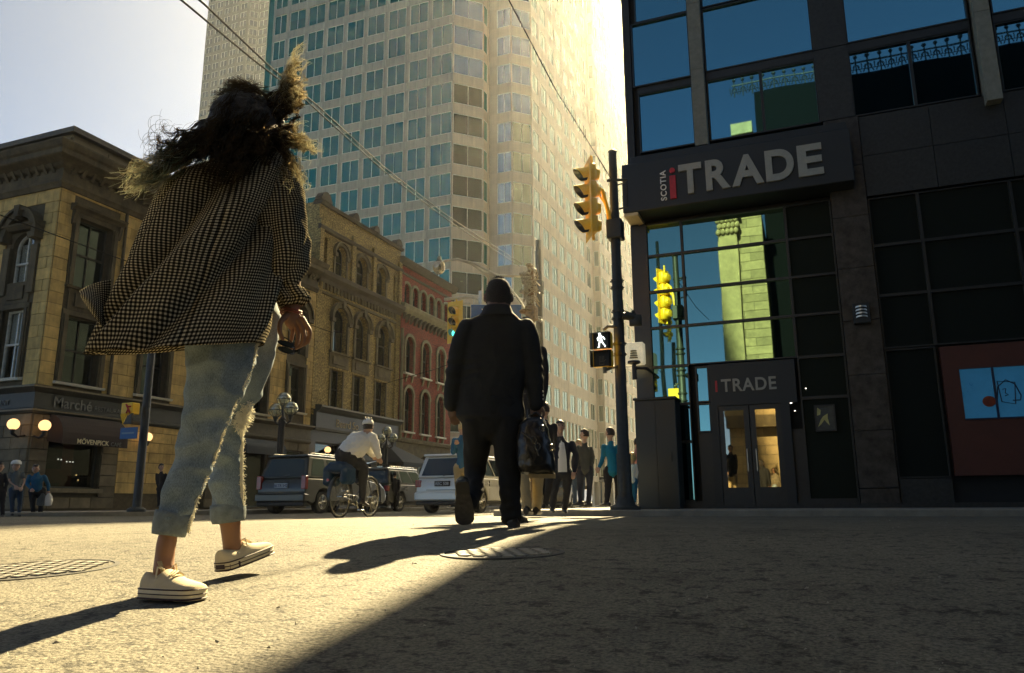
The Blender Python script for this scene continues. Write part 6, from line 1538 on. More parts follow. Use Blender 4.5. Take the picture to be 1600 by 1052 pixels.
# ---------------------------------------------------------------- shoes seen close
M_CANVAS = fab('cream_canvas', (.62, .53, .36), .85, var=.12, ns=12, bump=.3, bs=500)
M_RUBBER = simple('cream_rubber_sole', (.66, .57, .38), .5, var=.12, nscale=18)
M_STRIPE = simple('dark_sole_stripe', (.035, .012, .012), .6)
def sneaker(F_, heel, T, up, L=.275, W=.050):
    """heel: point under the heel; T towards the toe; up: away from the sole"""
    T = T.normalized(); S = T.cross(up).normalized(); U = S.cross(T).normalized()
    hw = lambda s: W*(.72+.30*math.sin(min(1, s*1.25)*math.pi*.62)) * (1 if .06 < s < .86 else (math.sqrt(max(.05, 1-((.06-s)/.07)**2)) if s <= .06 else math.sqrt(max(.03, 1-((s-.86)/.145)**2))))
    ss = [0, .015, .04, .08, .2, .35, .5, .65, .78, .86, .92, .96, .985, 1.0]
    def outline_(k, z): 
        r = [heel+T*(s*L)+S*(hw(s)*k)+U*z for s in ss]; l = [heel+T*(s*L)-S*(hw(s)*k)+U*z for s in reversed(ss)]; return r+l
    m = MB(); m.loft([outline_(.96, 0), outline_(1.03, .006), outline_(1.03, .030), outline_(.98, .034)]); o = m.build('sole', M_RUBBER, F_.t, True)
    for z, rr in ((.031, .0022), (.017, .0017), (.004, .003)):
        q = MB(); q.tube(outline_(1.035, z), rr, 5, closed=True); q.build('sole_stripe', M_STRIPE, o, True)
    ht = lambda s: .078 if s < .05 else (.078-.016*math.sin((s-.05)/.35*math.pi*.5) if s < .40 else (.088-(s-.40)*.11 if s < .62 else (.064-(s-.62)*.05 if s < .88 else .032+.019*math.sqrt(max(0, 1-((s-.88)/.115)**2)))))
    rings = []
    for s in (.0, .02, .06, .12, .2, .3, .4, .5, .6, .7, .8, .88, .94, .975, .992):
        w_ = hw(s)*.97; h_ = ht(s)-.03; c = heel+T*(s*L)+U*.028; rings.append([c+S*(w_*math.cos(z)*(1 if s > .42 else .98))+U*(max(0, math.sin(z))**.75*h_) for z in [math.pi*j/14 for j in range(15)]])
    m = MB(); n = 15; vs = [v for r in rings for v in r]
    fs = [(i*n+k, i*n+k+1, (i+1)*n+k+1, (i+1)*n+k) for i in range(len(rings)-1) for k in range(n-1)]+[tuple(range(n)), tuple((len(rings)-1)*n+k for k in range(n))]
    m.add(vs, fs); m.build('upper', M_CANVAS, F_.t, True)
    q = MB(); c0 = heel+T*(.37*L)+U*.074; c1 = heel+T*(.60*L)+U*.071
    q.add([c0-S*.022+U*.0, c0+S*.022, c0+S*.024+U*.035-T*.02, c0-S*.024+U*.035-T*.02], [(0, 1, 2, 3), (3, 2, 1, 0)]); q.build('tongue', M_CANVAS, F_.t)
    q = MB()
    for k in range(5): c = c0.lerp(c1, k/4.5)+U*.002; q.tube([c-S*.024-U*.006, c+U*.006, c+S*.024-U*.006], .0035, 5)
    q.tube([c0+S*.01+U*.01, c0+S*.04+U*.02, c0+S*.045-U*.01, c0+S*.02], .0028, 5); q.tube([c0-S*.01+U*.01, c0-S*.035+U*.025, c0-S*.045-U*.008], .0028, 5); q.build('laces', M_RUBBER, F_.t, True)
    q = MB(); b0 = heel-T*.0035+U*.010; q.add([b0-S*.020, b0+S*.020, b0+S*.020+U*.016, b0-S*.020+U*.016], [(0, 1, 2, 3)]); q.build('heel_label', M_STRIPE, o)
    q = MB(); b0 = heel+T*(.02*L)+U*.006
    for sg in (-1, 1): q.add([b0+S*sg*(hw(.03)*1.045)+T*.002, b0+S*sg*(hw(.2)*1.045)+T*.045, b0+S*sg*(hw(.2)*1.045)+T*.045+U*.018, b0+S*sg*(hw(.03)*1.045)+T*.002+U*.018], [(0, 1, 2, 3)])
    q.build('heel_label', M_STRIPE, o)
    return S, U

# ================================================================== woman in the checked shirt
FW = Fig('woman in loose gingham shirt, cuffed jeans and cream sneakers, hair blowing, striding across', 262, 926, 2.70)
M_SKINW = skin('tan', (.27, .135, .07))
wm = FW
legs = MB()
A = [(352, 470, .02, 62, .75), (352, 520, .0, 59, .80), (345, 560, .0, 51, .9), (336, 605, .01, 43, 1.0), (321, 650, .03, 35, 1.05), (308, 700, .04, 30, 1.1), (295, 740, .03, 27, 1.1), (281, 780, .02, 24.5, 1.1), (270, 818, .01, 23, 1.0)]
Bq = [(385, 470, .10, 48, .9), (385, 520, .16, 48, .9), (378, 570, .22, 42, 1.0), (369, 620, .30, 33, 1.0), (357, 670, .34, 24, 1.0), (353, 720, .35, 21.5, 1.0), (352, 765, .36, 22, 1.0), (355, 800, .36, 23, 1.0)]
FW.limb(legs, A, 24); FW.limb(legs, Bq, 24)
def jeansfold(c):
    q = Vector((c.x*7, c.y*7, c.z*11)); k = noise.noise(q); w = noise.noise(Vector((c.x*14, c.y*14, c.z*18)))
    knee = math.exp(-((c.z-.52)/.16)**2); ank = math.exp(-((c.z-.22)/.12)**2); cr_ = math.sin(c.z*58+6*noise.noise(Vector((c.x*9, c.y*9, c.z*4))))
    return .012*(1-abs(k)*2.2)+.004*noise.noise(Vector((c.x*30, c.y*30, c.z*16)))+.003*w+(.0032*knee+.0048*ank)*cr_
M_JEAN = Mat('faded_denim')
def _jean(M):
    b = M.b; c = M.coord(); n = M.node('ShaderNodeTexNoise', i_Scale=5.0, i_Detail=8.0, i_Roughness=.7); M.link(c, n.inputs['Vector'])
    mp = M.node('ShaderNodeMapping'); M.link(c, mp.inputs[0]); mp.inputs['Scale'].default_value = (520, 520, 150)
    n2 = M.node('ShaderNodeTexNoise', i_Scale=1.0, i_Detail=2.0); M.link(mp.outputs[0], n2.inputs['Vector'])
    a = ramp(M, n.outputs['Fac'], [(.3, (.10, .138, .17)), (.72, (.28, .34, .38))]); w = ramp(M, n2.outputs['Fac'], [(.3, (.66, .66, .66)), (.7, (1.38, 1.38, 1.34))])
    M.link(mixc(M, 1, a, w, 'MULTIPLY'), b.inputs['Base Color']); b.inputs['Roughness'].default_value = .9; b.inputs['Specular IOR Level'].default_value = .2
    bp = M.node('ShaderNodeBump'); bp.inputs['Strength'].default_value = .10; bp.inputs['Distance'].default_value = .001; M.link(n2.outputs['Fac'], bp.inputs['Height']); M.link(bp.outputs[0], b.inputs['Normal'])
_jean(M_JEAN); M_JEAN = M_JEAN.m
jm = FW.add('jeans', remesh(legs, .008, M_JEAN, 'jeans', 2, jeansfold))
cu = MB(); cu2 = MB(); FW.limb(cu, [(272, 803, .01, 27, 1.0), (268, 818, .01, 27.5, 1.0), (264, 834, .01, 25.5, 1.0)], 28, 4, cap=False)
FW.limb(cu2, [(355, 789, .36, 25.5, 1.0), (356, 800, .36, 26.5, 1.0), (357, 814, .36, 24, 1.0)], 28, 4, cap=False)
for v in cu.v+cu2.v: v += Vector((noise.noise(v*30), noise.noise(v*30+Vector((3, 3, 3))), noise.noise(v*22)))*.004
FW.add('cuff', cu.mesh('cuff', simple('pale_denim_cuff', (.17, .205, .215), .9, var=.3, nscale=30, bump=.4, bscale=300), True)).modifiers.new('solid', 'SOLIDIFY').thickness = .006
FW.add('cuff', cu2.mesh('cuff', bpy.data.materials['pale_denim_cuff'], True)).modifiers.new('solid', 'SOLIDIFY').thickness = .006
# frayed white outer seam and torn knee
M_FRAY = fab('white_frayed_cotton', (.80, .76, .62), .9, var=.05)
fr = MB(); rf = random.Random(2)
def fray(path_, wpx, dens, d, lpx=6):
    q = catmull(path_, 14)
    for i in range(len(q)-1):
        for k in range(dens):
            c = q[i]+(q[i+1]-q[i])*rf.random(); j = (rf.random()-.5)*wpx; a = FW.p(c[0]+j, c[1]+rf.uniform(-2, 2), c[2]); an_ = rf.uniform(-1.2, 1.2)+ (math.pi if rf.random() < .3 else 0)
            l = rf.uniform(.4, 1)*lpx; b_ = FW.p(c[0]+j+l*math.cos(an_), c[1]+l*math.sin(an_)*1.2, c[2]+rf.uniform(-.015, .005)); mid_ = (a+b_)/2+Vector((0, -.004, rf.uniform(-.004, .004)))
            fr.tube([a, mid_, b_], .0012, 3)
def strip(path_, wpx, d_=0):
    q = catmull(path_, 8); m = MB(); vs = []
    for i, c in enumerate(q):
        w_ = wpx*(.6+.6*abs(noise.noise(Vector((i*.8, 0, 1))))+.2); vs += [FW.p(c[0]-w_/2, c[1], c[2]), FW.p(c[0]+w_/2, c[1], c[2]-.004)]
    m.add(vs, [(2*i, 2*i+1, 2*i+3, 2*i+2) for i in range(len(q)-1)]); return m
seam1 = [(412, 470, -.02), (405, 520, -.03), (394, 570, -.03), (375, 615, -.02), (356, 655, -.0), (341, 700, .02), (326, 738, .02), (308, 782, .0), (293, 830, -.01)]
seam2 = [(377, 655, .31), (378, 700, .32), (378, 750, .33), (379, 790, .33)]
st_ = strip(seam1, 3.2); s2_ = strip(seam2, 5); st_.add(s2_.v, s2_.f); o = FW.add('frayed_seam', st_.mesh('frayed_seam', M_FRAY)); o.modifiers.new('s', 'SOLIDIFY').thickness = .004
fray(seam1[1:], 4, 5, 0, 5); fray(seam2, 6, 6, 0, 6)
fray([(372, 610, .22), (380, 630, .24), (378, 650, .26), (372, 668, .28)], 16, 16, 0, 15); fray([(296, 806, -.01), (291, 830, -.01)], 5, 10, 0, 8)
FW.add('frayed_threads', fr.mesh('frayed_threads', M_FRAY))
kp = MB(); FW.limb(kp, [(370, 618, .255, 17, .8), (378, 640, .27, 14, .8), (376, 662, .30, 8, .8)], 12); kp.v = [v+Vector((noise.noise(v*40), noise.noise(v*41), noise.noise(v*38)))*.006 for v in kp.v]; FW.add('torn_knee_flap', kp.mesh('torn_knee_flap', M_JEAN, True))
# body (skin): ankles, torso, neck, head, arms
b = MB()
FW.limb(b, [(345, 560, .03, 30), (321, 650, .04, 20), (299, 725, .04, 14), (272, 805, .01, 13), (261, 845, .0, 16), (257, 872, .0, 16), (256, 892, -.01, 18)], 18)
FW.limb(b, [(382, 560, .22, 26), (360, 680, .34, 15), (355, 770, .36, 14), (357, 805, .36, 16), (360, 820, .37, 16.5), (362, 845, .38, 15), (364, 858, .39, 16)], 18)
FW.limb(b, [(398, 225, 0, 20), (385, 270, 0, 60, .55), (350, 380, 0, 62, .6), (340, 470, .02, 60, .7), (350, 540, .02, 55, .8)], 20)
FW.limb(b, [(392, 235, .0, 20, 1), (388, 205, .01, 22, 1)], 14)
hC = FW.p(383, 190, .03)
n0 = len(b.v); b.ball((0, 0, 0), .105, 12, (.80, .95, 1.12)); b.ball((0, .03, -.055), .062, 8, (.85, 1, 1)); b.ball((0, .103, -.01), .02, 5, (.7, 1, 1.3)); b.ball((.084, 0, -.01), .022, 5, (.5, 1, 1.4)); b.ball((0, .092, -.06), .013, 5, (1.8, .7, .6))
rot = Matrix.Rotation(R(-35), 3, 'Z')
for i in range(n0, len(b.v)): b.v[i] = rot @ b.v[i]+hC
FW.limb(b, [(440, 285, 0, 26), (447, 350, .0, 22), (452, 410, .0, 18), (455, 450, -.01, 15), (456, 486, -.01, 13.5, .8)], 16)
FW.limb(b, [(290, 285, .05, 26), (290, 370, .2, 20), (310, 400, .32, 15), (340, 400, .42, 13)], 14)
FW.add('body', remesh(b, .007, M_SKINW, 'body', 1))
# her right hand, fingers closed round a pair of sunglasses
h = MB()
FW.limb(h, [(455, 474, -.01, 12, .8), (455, 488, -.01, 11.5, .75), (457, 498, -.01, 14.5, .55), (463, 507, -.005, 13.5, .5)], 16)
for i, (x0, y0, d0, x1, y1, x2, y2, x3, y3, r_) in enumerate([(478, 507, -.026, 484, 519, 481, 534, 471, 541, 3.7), (471, 510, -.022, 475, 525, 471, 539, 462, 545, 3.7), (463, 511, -.014, 466, 527, 462, 541, 454, 545, 3.6), (456, 509, -.004, 457, 522, 454, 534, 447, 538, 3.2)]):
    FW.limb(h, [(x0-6, y0-10, d0+.004, r_+.6), (x0, y0, d0, r_+.3), (x1, y1, d0, r_), (x2, y2, d0+.004, r_-.6), (x3, y3, d0+.012, r_-1.4)], 10)
FW.limb(h, [(449, 492, -.02, 5.5), (439, 503, -.036, 4.4), (437, 517, -.040, 4.0), (442, 530, -.034, 3.2)], 10)
FW.add('hand', remesh(h, .0019, M_SKINW, 'hand', 1))
br_ = MB(); c = FW.p(455, 486, -.01)
for k, z in ((0, 0), (1, -.008)): br_.tube([c+Vector((.036*math.cos(R(a)), .030*math.sin(R(a)), z+.003*math.sin(R(a*2)))) for a in range(0, 360, 20)], .0028, 6, closed=True)
FW.add('bracelet', br_.mesh('bracelet', simple('red_cord', (.20, .05, .03), .6), True))
G_ = FW.p(447, 540, -.03); gw = FW.M.inverted() @ G_
SGL = thing('sunglasses', 'folded dark sunglasses held in the right hand of the woman in the gingham shirt', 'sunglasses', gw); BASE[SGL.name] = Vector((0, 0, 0)); SGL.rotation_euler = FW.t.rotation_euler
for dx, dz in ((0, .004), (.001, -.018)):
    q = MB(); q.tube([Vector((dx+.027*math.cos(R(a)), -.005+.006*math.sin(R(a)), dz-.25*.027*math.cos(R(a))+.0095*math.sin(R(a)))) for a in range(0, 360, 20)], .0028, 6, closed=True); lo_ = q.build('rim', simple('glossy_black_plastic', (.02, .02, .02), .15), SGL, True)
    q = MB(); q.add([Vector((dx+.026*math.cos(R(a)), -.004, dz-.25*.026*math.cos(R(a))+.009*math.sin(R(a)))) for a in range(0, 360, 20)], [tuple(range(18))]); q.build('lens', simple('dark_lens', (.05, .06, .05), .08), lo_)
q = MB(); q.tube([Vector((.022, 0, .008)), Vector((.03, .01, -.004)), Vector((.022, 0, -.02))], .003, 5); q.tube([Vector((-.012, -.006, .028)), Vector((.01, -.004, .018)), Vector((.028, .004, .004))], .0022, 5); q.build('temple_arm', simple('glossy_black_plastic', (.02, .02, .02), .15), SGL, True)
# sneakers
h0 = FW.p(224, 926, -.00); t0 = FW.p(318, 936, -.15); h0.z = t0.z = .004
sneaker(FW, h0+Vector((.004, .01, 0)), t0-h0, Vector((0, 0, 1)), (t0-h0).length*.93)
h1 = FW.p(346, 894, .33); t1 = FW.p(414, 866, .50); sneaker(FW, h1, t1-h1, Vector((-.1, 0, 1)), .255)
# ---- shirt: woven cloth with the checks following it
def gingham():
    M = Mat('gingham_cotton'); M.n.remove(M.b)
    uv = M.node('ShaderNodeUVMap'); sx = M.node('ShaderNodeSeparateXYZ'); M.link(uv.outputs[0], sx.inputs[0]); st = []
    for i in (0, 1):
        fr_ = M.node('ShaderNodeMath', operation='FRACT'); M.link(sx.outputs[i], fr_.inputs[0]); mr = M.node('ShaderNodeMapRange', interpolation_type='SMOOTHSTEP'); M.link(fr_.outputs[0], mr.inputs[0]); mr.inputs[1].default_value = .46; mr.inputs[2].default_value = .54
        m2 = M.node('ShaderNodeMapRange', interpolation_type='SMOOTHSTEP'); M.link(fr_.outputs[0], m2.inputs[0]); m2.inputs[1].default_value = .0; m2.inputs[2].default_value = .07
        su = M.node('ShaderNodeMath', operation='SUBTRACT'); M.link(m2.outputs[0], su.inputs[0]); M.link(mr.outputs[0], su.inputs[1]); st.append(su)
    ad = M.node('ShaderNodeMath', operation='ADD'); M.link(st[0].outputs[0], ad.inputs[0]); M.link(st[1].outputs[0], ad.inputs[1])
    hf = M.node('ShaderNodeMath', operation='MULTIPLY'); M.link(ad.outputs[0], hf.inputs[0]); hf.inputs[1].default_value = .5
    col = ramp(M, hf.outputs[0], [(.0, (.012, .011, .009)), (.5, (.10, .083, .055)), (.95, (.66, .58, .40))])
    nz = M.node('ShaderNodeTexNoise', i_Scale=6.0, i_Detail=6.0); M.link(M.coord(), nz.inputs['Vector']); v = ramp(M, nz.outputs['Fac'], [(.3, (.75, .75, .75)), (.7, (1.2, 1.2, 1.2))]); col = mixc(M, 1, col, v, 'MULTIPLY')
    df = M.node('ShaderNodeBsdfDiffuse'); tr = M.node('ShaderNodeBsdfTranslucent'); M.link(col, df.inputs[0]); M.link(col, tr.inputs[0])
    w = M.node('ShaderNodeTexNoise', i_Scale=70.0, i_Detail=3.0); M.link(M.coord(), w.inputs['Vector']); bp = M.node('ShaderNodeBump'); bp.inputs['Strength'].default_value = .25; bp.inputs['Distance'].default_value = .004; M.link(w.outputs['Fac'], bp.inputs['Height']); M.link(bp.outputs[0], df.inputs['Normal'])
    mx = M.node('ShaderNodeMixShader'); mx.inputs[0].default_value = .22; M.link(df.outputs[0], mx.inputs[1]); M.link(tr.outputs[0], mx.inputs[2]); M.link(mx.outputs[0], M.out.inputs['Surface'])
    return M.m
M_GING = gingham()
CH = .0095
def cloth(name, rows, nu=120, sub=9, fold=None, u0=0.0, close_top=False, wrapu=True):
    """rows: (xl,yl,xr,yr,d,dh,sag) half ellipses front/back between left and right silhouette points"""
    q = catmull(rows, sub); vs = []; uvs = []; vlen = 0; prev = None
    for r_, c in enumerate(q):
        L_, R__ = FW.p(c[0], c[1], c[4]), FW.p(c[2], c[3], c[4]); C_ = (L_+R__)/2; ax = (R__-L_)/2; w_ = ax.length
        if prev is not None: vlen += (C_-prev).length
        prev = C_; per = math.pi*(3*(w_+c[5])-math.sqrt((3*w_+c[5])*(w_+3*c[5])))
        for i in range(nu+1):
            th = 2*math.pi*i/nu-math.pi/2          # starts at the near side centre
            cs, sn = math.cos(th), math.sin(th); e = .86
            cs_ = math.copysign(abs(cs)**e, cs); sn_ = math.copysign(abs(sn)**e, sn)
            p = C_+ax*cs_+Vector((0, c[5]*sn_, 0)); p.z -= c[6]/440*(.5-.5*sn)
            s_ = (i/nu); s_ = s_ if s_ < .5 else s_-1
            if fold: p += Vector((ax.x*cs_/w_, sn_, 0)).normalized()*fold(s_, r_/len(q), p)
            vs.append(p); uvs.append(((s_*per+.004*noise.noise(p*6))/CH+u0, (vlen+.012*noise.noise(p*4))/CH))
    # the seam column: give it its own uv side
    n = nu+1; fs = []
    for r_ in range(len(q)-1):
        for i in range(nu):
            a = i
            if i == nu//2-0: pass
            fs.append((r_*n+i, r_*n+i+1, (r_+1)*n+i+1, (r_+1)*n+i))
    me = bpy.data.meshes.new(name); me.from_pydata([tuple(v) for v in vs], [], fs); me.materials.append(M_GING); ul = me.uv_layers.new(name='uv')
    nb_ = nu//2
    for pl in me.polygons:
        cols_ = [v % n for v in pl.vertices]; far = max(cols_) > nb_-1 and min(cols_) >= nb_-1
        for li in pl.loop_indices:
            vi = me.loops[li].vertex_index; u, v = uvs[vi]; ci = vi % n
            me.loops[li].vertex_index
            if ci == nu: u = u
            ul.data[li].uv = (u, v)
    me.polygons.foreach_set('use_smooth', [True]*len(me.polygons)); me.update()
    o = FW.add(name, me); s = o.modifiers.new('s', 'SOLIDIFY'); s.thickness = .0025
    return o
def shirtfold(s, v, p):
    # s: -.5..0...5 around (0 = middle of the back, + to the right), v: 0 collar .. 1 hem
    x = s*2.0; g = 0
    env = min(1, v*2.2)
    # long gathered folds fanning from the neck and the right shoulder towards the lower left
    for (x0, sl, w_, a_) in ((.42, -.60, .050, -.055), (.26, -.66, .050, .032), (.10, -.58, .055, -.040), (-.10, -.45, .06, .030), (-.30, -.32, .055, -.032), (.60, -.35, .05, .034), (-.48, -.18, .05, .024)):
        dx = x-(x0+sl*(v-.1)); g += a_*math.exp(-(dx/w_)**2)*env
    g += .010*noise.noise(Vector((x*5, v*3.5, 1.3)))+.006*noise.noise(Vector((x*11+v*5, v*9, 4.3)))
    g += .016*env*env*math.sin(x*9+v*2.5)*v
    return g
rows = [(374, 246, 420, 241, .01, .065, 4), (350, 250, 440, 244, .01, .085, 6), (300, 262, 458, 262, .01, .115, 8), (262, 288, 464, 292, .01, .13, 4), (238, 335, 458, 338, .01, .14, 0), (218, 385, 448, 385, .01, .15, 0), (198, 430, 438, 430, .0, .16, 0), (177, 470, 430, 468, .0, .175, 4), (155, 508, 420, 502, .0, .195, 14), (137, 538, 408, 524, .0, .215, 28)]
cloth('shirt', rows, 160, 10, shirtfold)
def slv(s, v, p): return .008*math.sin(s*26+v*14+3*noise.noise(p*9))*(.4+v)+.010*noise.noise(p*16)+.006*noise.noise(p*34)*v
cloth('sleeve', [(398, 262, 452, 258, .0, .05, 0), (392, 285, 466, 282, -.005, .085, 0), (392, 330, 477, 325, -.01, .095, 0), (398, 375, 482, 372, -.015, .095, 0), (408, 410, 481, 408, -.015, .088, 0), (420, 440, 473, 442, -.012, .065, 0), (430, 452, 470, 456, -.01, .05, 0)], 72, 7, slv, .3)
cloth('cuff_of_sleeve', [(428, 450, 470, 452, -.01, .055, 0), (428, 460, 478, 461, -.01, .060, 0), (436, 471, 483, 470, -.01, .058, 0), (443, 480, 470, 478, -.01, .035, 0)], 48, 4, lambda s, v, p: .010*noise.noise(p*28)+.006*math.sin(s*40), .1)
cloth('sleeve', [(272, 275, 330, 262, .03, .06, 0), (262, 330, 325, 330, .10, .08, 0), (270, 380, 330, 385, .22, .07, 0), (290, 392, 340, 405, .32, .05, 0)], 40, 5, slv, .6)
cloth('collar', [(376, 232, 418, 228, .01, .055, 2), (370, 240, 423, 236, .01, .064, 3), (364, 250, 428, 246, .01, .070, 6)], 60, 4, None, .2)
# the blown shirt tail at the left
vs = []; uv_ = []; n = 14
for i in range(n):
    for j in range(n):
        s_, t_ = i/(n-1), j/(n-1); top_ = (158, 436-6*math.sin(s_*3)); 
        ax_ = 172*(1-s_)+124*s_; ya_ = (437+14*s_*s_+6*s_)*(1-t_)+t_*(528*(1-s_)+468*s_); xa_ = ax_+t_*(8*s_-2)
        p = FW.p(xa_, ya_, -.02-.10*s_*(1-s_)*2+.05*math.sin(t_*4+s_*3)*s_); vs.append(p); uv_.append((s_*.13/CH, t_*.2/CH))
me = mesh_from('shirt_tail', vs, [(i*n+j, i*n+j+1, (i+1)*n+j+1, (i+1)*n+j) for i in range(n-1) for j in range(n-1)], [M_GING], True, uvs=uv_)
FW.add('shirt_tail', me).modifiers.new('s', 'SOLIDIFY').thickness = .003
# ---- hair
def hairmat():
    M = Mat('curly_hair'); M.n.remove(M.b); uv = M.node('ShaderNodeUVMap'); sx = M.node('ShaderNodeSeparateXYZ'); M.link(uv.outputs[0], sx.inputs[0])
    c1 = ramp(M, sx.outputs[1], [(.0, (.016, .010, .006)), (.5, (.035, .020, .010)), (.78, (.20, .15, .07)), (1.0, (.50, .46, .28))])
    c2 = ramp(M, sx.outputs[1], [(.0, (.014, .010, .007)), (.5, (.025, .020, .014)), (.75, (.02, .14, .12)), (1.0, (.42, .50, .36))])
    g = M.node('ShaderNodeMath', operation='GREATER_THAN'); M.link(sx.outputs[0], g.inputs[0]); g.inputs[1].default_value = .5
    c = mixc(M, g.outputs[0], c1, c2); df = M.node('ShaderNodeBsdfDiffuse'); M.link(c, df.inputs[0]); tr = M.node('ShaderNodeBsdfTranslucent'); tcol = ramp(M, sx.outputs[1], [(.0, (.012, .008, .004)), (.55, (.03, .018, .008)), (.82, (.40, .32, .18)), (1.0, (.95, .92, .74))]); M.link(tcol, tr.inputs[0])  # dyed tips also brightened in colour to imitate the backlight
    gl_ = M.node('ShaderNodeBsdfGlossy'); gl_.inputs['Color'].default_value = (.55, .42, .25, 1); gl_.inputs['Roughness'].default_value = .35
    a = M.node('ShaderNodeMixShader'); a.inputs[0].default_value = .5; M.link(df.outputs[0], a.inputs[1]); M.link(tr.outputs[0], a.inputs[2])
    b_ = M.node('ShaderNodeMixShader'); b_.inputs[0].default_value = .05; M.link(a.outputs[0], b_.inputs[1]); M.link(gl_.outputs[0], b_.inputs[2]); M.link(b_.outputs[0], M.out.inputs['Surface']); return M.m
M_HAIR = hairmat()
M_HAIRD = simple('dark_hair_mass', (.012, .009, .006), .6, var=.5, nscale=60, bump=.8, bscale=120)
rh = random.Random(13); HV = []; HF = []; HU = []
def strand(pts, r0, r1, tint, t0=0.0, t1=1.0):
    n0 = len(HV); N = len(pts)
    for i, p in enumerate(pts):
        t = (pts[min(N-1, i+1)]-pts[max(0, i-1)]).normalized(); x = t.orthogonal().normalized(); y = t.cross(x); r_ = r0+(r1-r0)*i/(N-1)
        for k in range(3): an_ = 2.094*k; HV.append(p+(x*math.cos(an_)+y*math.sin(an_))*r_); HU.append((tint, t0+(t1-t0)*i/(N-1)))
    for i in range(N-1):
        for k in range(3): HF.append((n0+i*3+k, n0+i*3+(k+1) % 3, n0+(i+1)*3+(k+1) % 3, n0+(i+1)*3+k))
def lock(path_, count, sp0, sp1, curl, teal, r0=.0016, t0=0.0, lenv=.3, n=15, turns=3.0, t1=1.0):
    base = catmull(path_, 8)
    clumps = [(rh.gauss(0, 1), rh.gauss(0, 1), rh.uniform(0, 6.28), rh.uniform(.7, 1.3)) for _ in range(max(4, count//14))]
    for k in range(count):
        cl_ = clumps[k % len(clumps)]; L = 1-rh.random()*lenv; pts = []; ox, oy = rh.gauss(0, .13), rh.gauss(0, .13); od = rh.gauss(0, .03)
        for i in range(n):
            s = i/(n-1)*L; q = base[min(len(base)-1, int(s*(len(base)-1)))]; j = min(len(base)-1, int(s*(len(base)-1))+1); fr_ = s*(len(base)-1) % 1; q = q+(base[j]-q)*fr_
            sp = sp0+(sp1-sp0)*s; a_ = cl_[2]+s*turns*6.28*cl_[3]; c_ = curl*(.25+s)
            x = q[0]+(cl_[0]*.62+ox)*sp+c_*math.cos(a_); y = q[1]+(cl_[1]*.62+oy)*sp+c_*math.sin(a_)*.8
            pts.append(FW.p(x, y, q[2]+od*(.5+s)+.012*curl/5*math.sin(a_*1.3)))
        strand(pts, r0, r0*.35, .9 if rh.random() < teal else .1, t0, t1)
lock([(360, 190, -.05), (325, 215, -.08), (285, 238, -.09), (240, 262, -.06), (195, 285, -.04)], 330, 18, 22, 8, .55, turns=4, r0=.0013)
lock([(340, 212, -.06), (290, 242, -.10), (250, 268, -.09), (210, 302, -.06)], 200, 14, 18, 7, .6, turns=4, r0=.0013)
lock([(335, 195, -.03), (290, 215, -.04), (262, 222, -.03), (244, 212, -.02)], 60, 12, 14, 7, .1, turns=3.5, t0=-.4, t1=.3)
lock([(385, 195, -.10), (362, 222, -.13), (342, 250, -.15), (325, 276, -.15)], 330, 32, 30, 7, .3, turns=3, t0=-.35, t1=.5)
lock([(400, 205, -.09), (402, 225, -.12), (392, 246, -.13)], 160, 26, 24, 6, .1, t0=-.4, t1=.45)
lock([(405, 185, .0), (432, 168, .0), (448, 140, .0), (456, 112, .01), (470, 74, .01)], 320, 22, 7, 8, .0, turns=5, lenv=.62, t0=.05)
lock([(410, 195, .0), (440, 175, .0), (460, 160, .0), (462, 130, .01)], 180, 16, 14, 6, .0, turns=4, t0=.1)
lock([(405, 205, -.02), (440, 215, -.02), (465, 225, -.01), (492, 232, .0)], 280, 16, 12, 6, .05, turns=5, lenv=.45, t0=.1)
lock([(405, 215, -.03), (435, 235, -.04), (452, 262, -.04), (466, 292, -.02)], 280, 16, 17, 6, .1, turns=5, lenv=.35, t0=.1)
lock([(400, 200, .04), (430, 200, .06), (455, 205, .07), (470, 190, .07)], 120, 18, 16, 5, .0, turns=4)
for k in range(700):     # cap of hair lying over the skull, frizzing at the top
    th = rh.uniform(0, 6.28); ph = rh.uniform(.05, 1.5); d_ = Vector((math.sin(ph)*math.cos(th)*.86, math.sin(ph)*math.sin(th), math.cos(ph)*1.12)); p = hC+d_*.112
    tan = Vector((-.7+rh.gauss(0, .3), -.35, -.6+rh.gauss(0, .25))) if rh.random() < .75 else Vector((.7, -.2, -.5+rh.gauss(0, .3))); tan = (tan-d_*tan.dot(d_)).normalized(); pts = [p]; n_ = 8; fz = .012 if rh.random() < .8 else .03
    for i in range(1, n_): q = pts[-1]+tan*.011-d_*.0011; pts.append(q+Vector((rh.gauss(0, .0015), rh.gauss(0, .0015), rh.gauss(0, .0015))))
    strand(pts, .0014, .0006, .1, -1.2, .5)
for k in range(260):     # flyaways above the crown
    x = rh.uniform(335, 430); y = 156+abs(x-378)**2*.007+rh.uniform(-3, 8); a_ = rh.uniform(-2.1, -1.1)+(x-380)*.006; l = rh.uniform(5, 15); pts = [FW.p(x+l*i/5*math.cos(a_+i*.06), y+l*i/5*math.sin(a_+i*.06), .0+rh.uniform(-.01, .01)) for i in range(6)]
    strand(pts, .0006, .0003, .1, .3, .85)
for k in range(60):      # loose thin curls off the left side
    x, y = rh.uniform(240, 300), rh.uniform(205, 240); a_ = rh.uniform(2.6, 3.9); pts = []; c = rh.uniform(.25, .6)*rh.choice((-1, 1))
    for i in range(12): x += 4*math.cos(a_); y += 4*math.sin(a_); a_ += c*rh.uniform(.3, 1); pts.append(FW.p(x, y, -.03))
    strand(pts, .0007, .0004, .1, -.4, .4)
me = mesh_from('hair', HV, HF, [M_HAIR], True, uvs=HU)
ho = FW.add('hair', me)
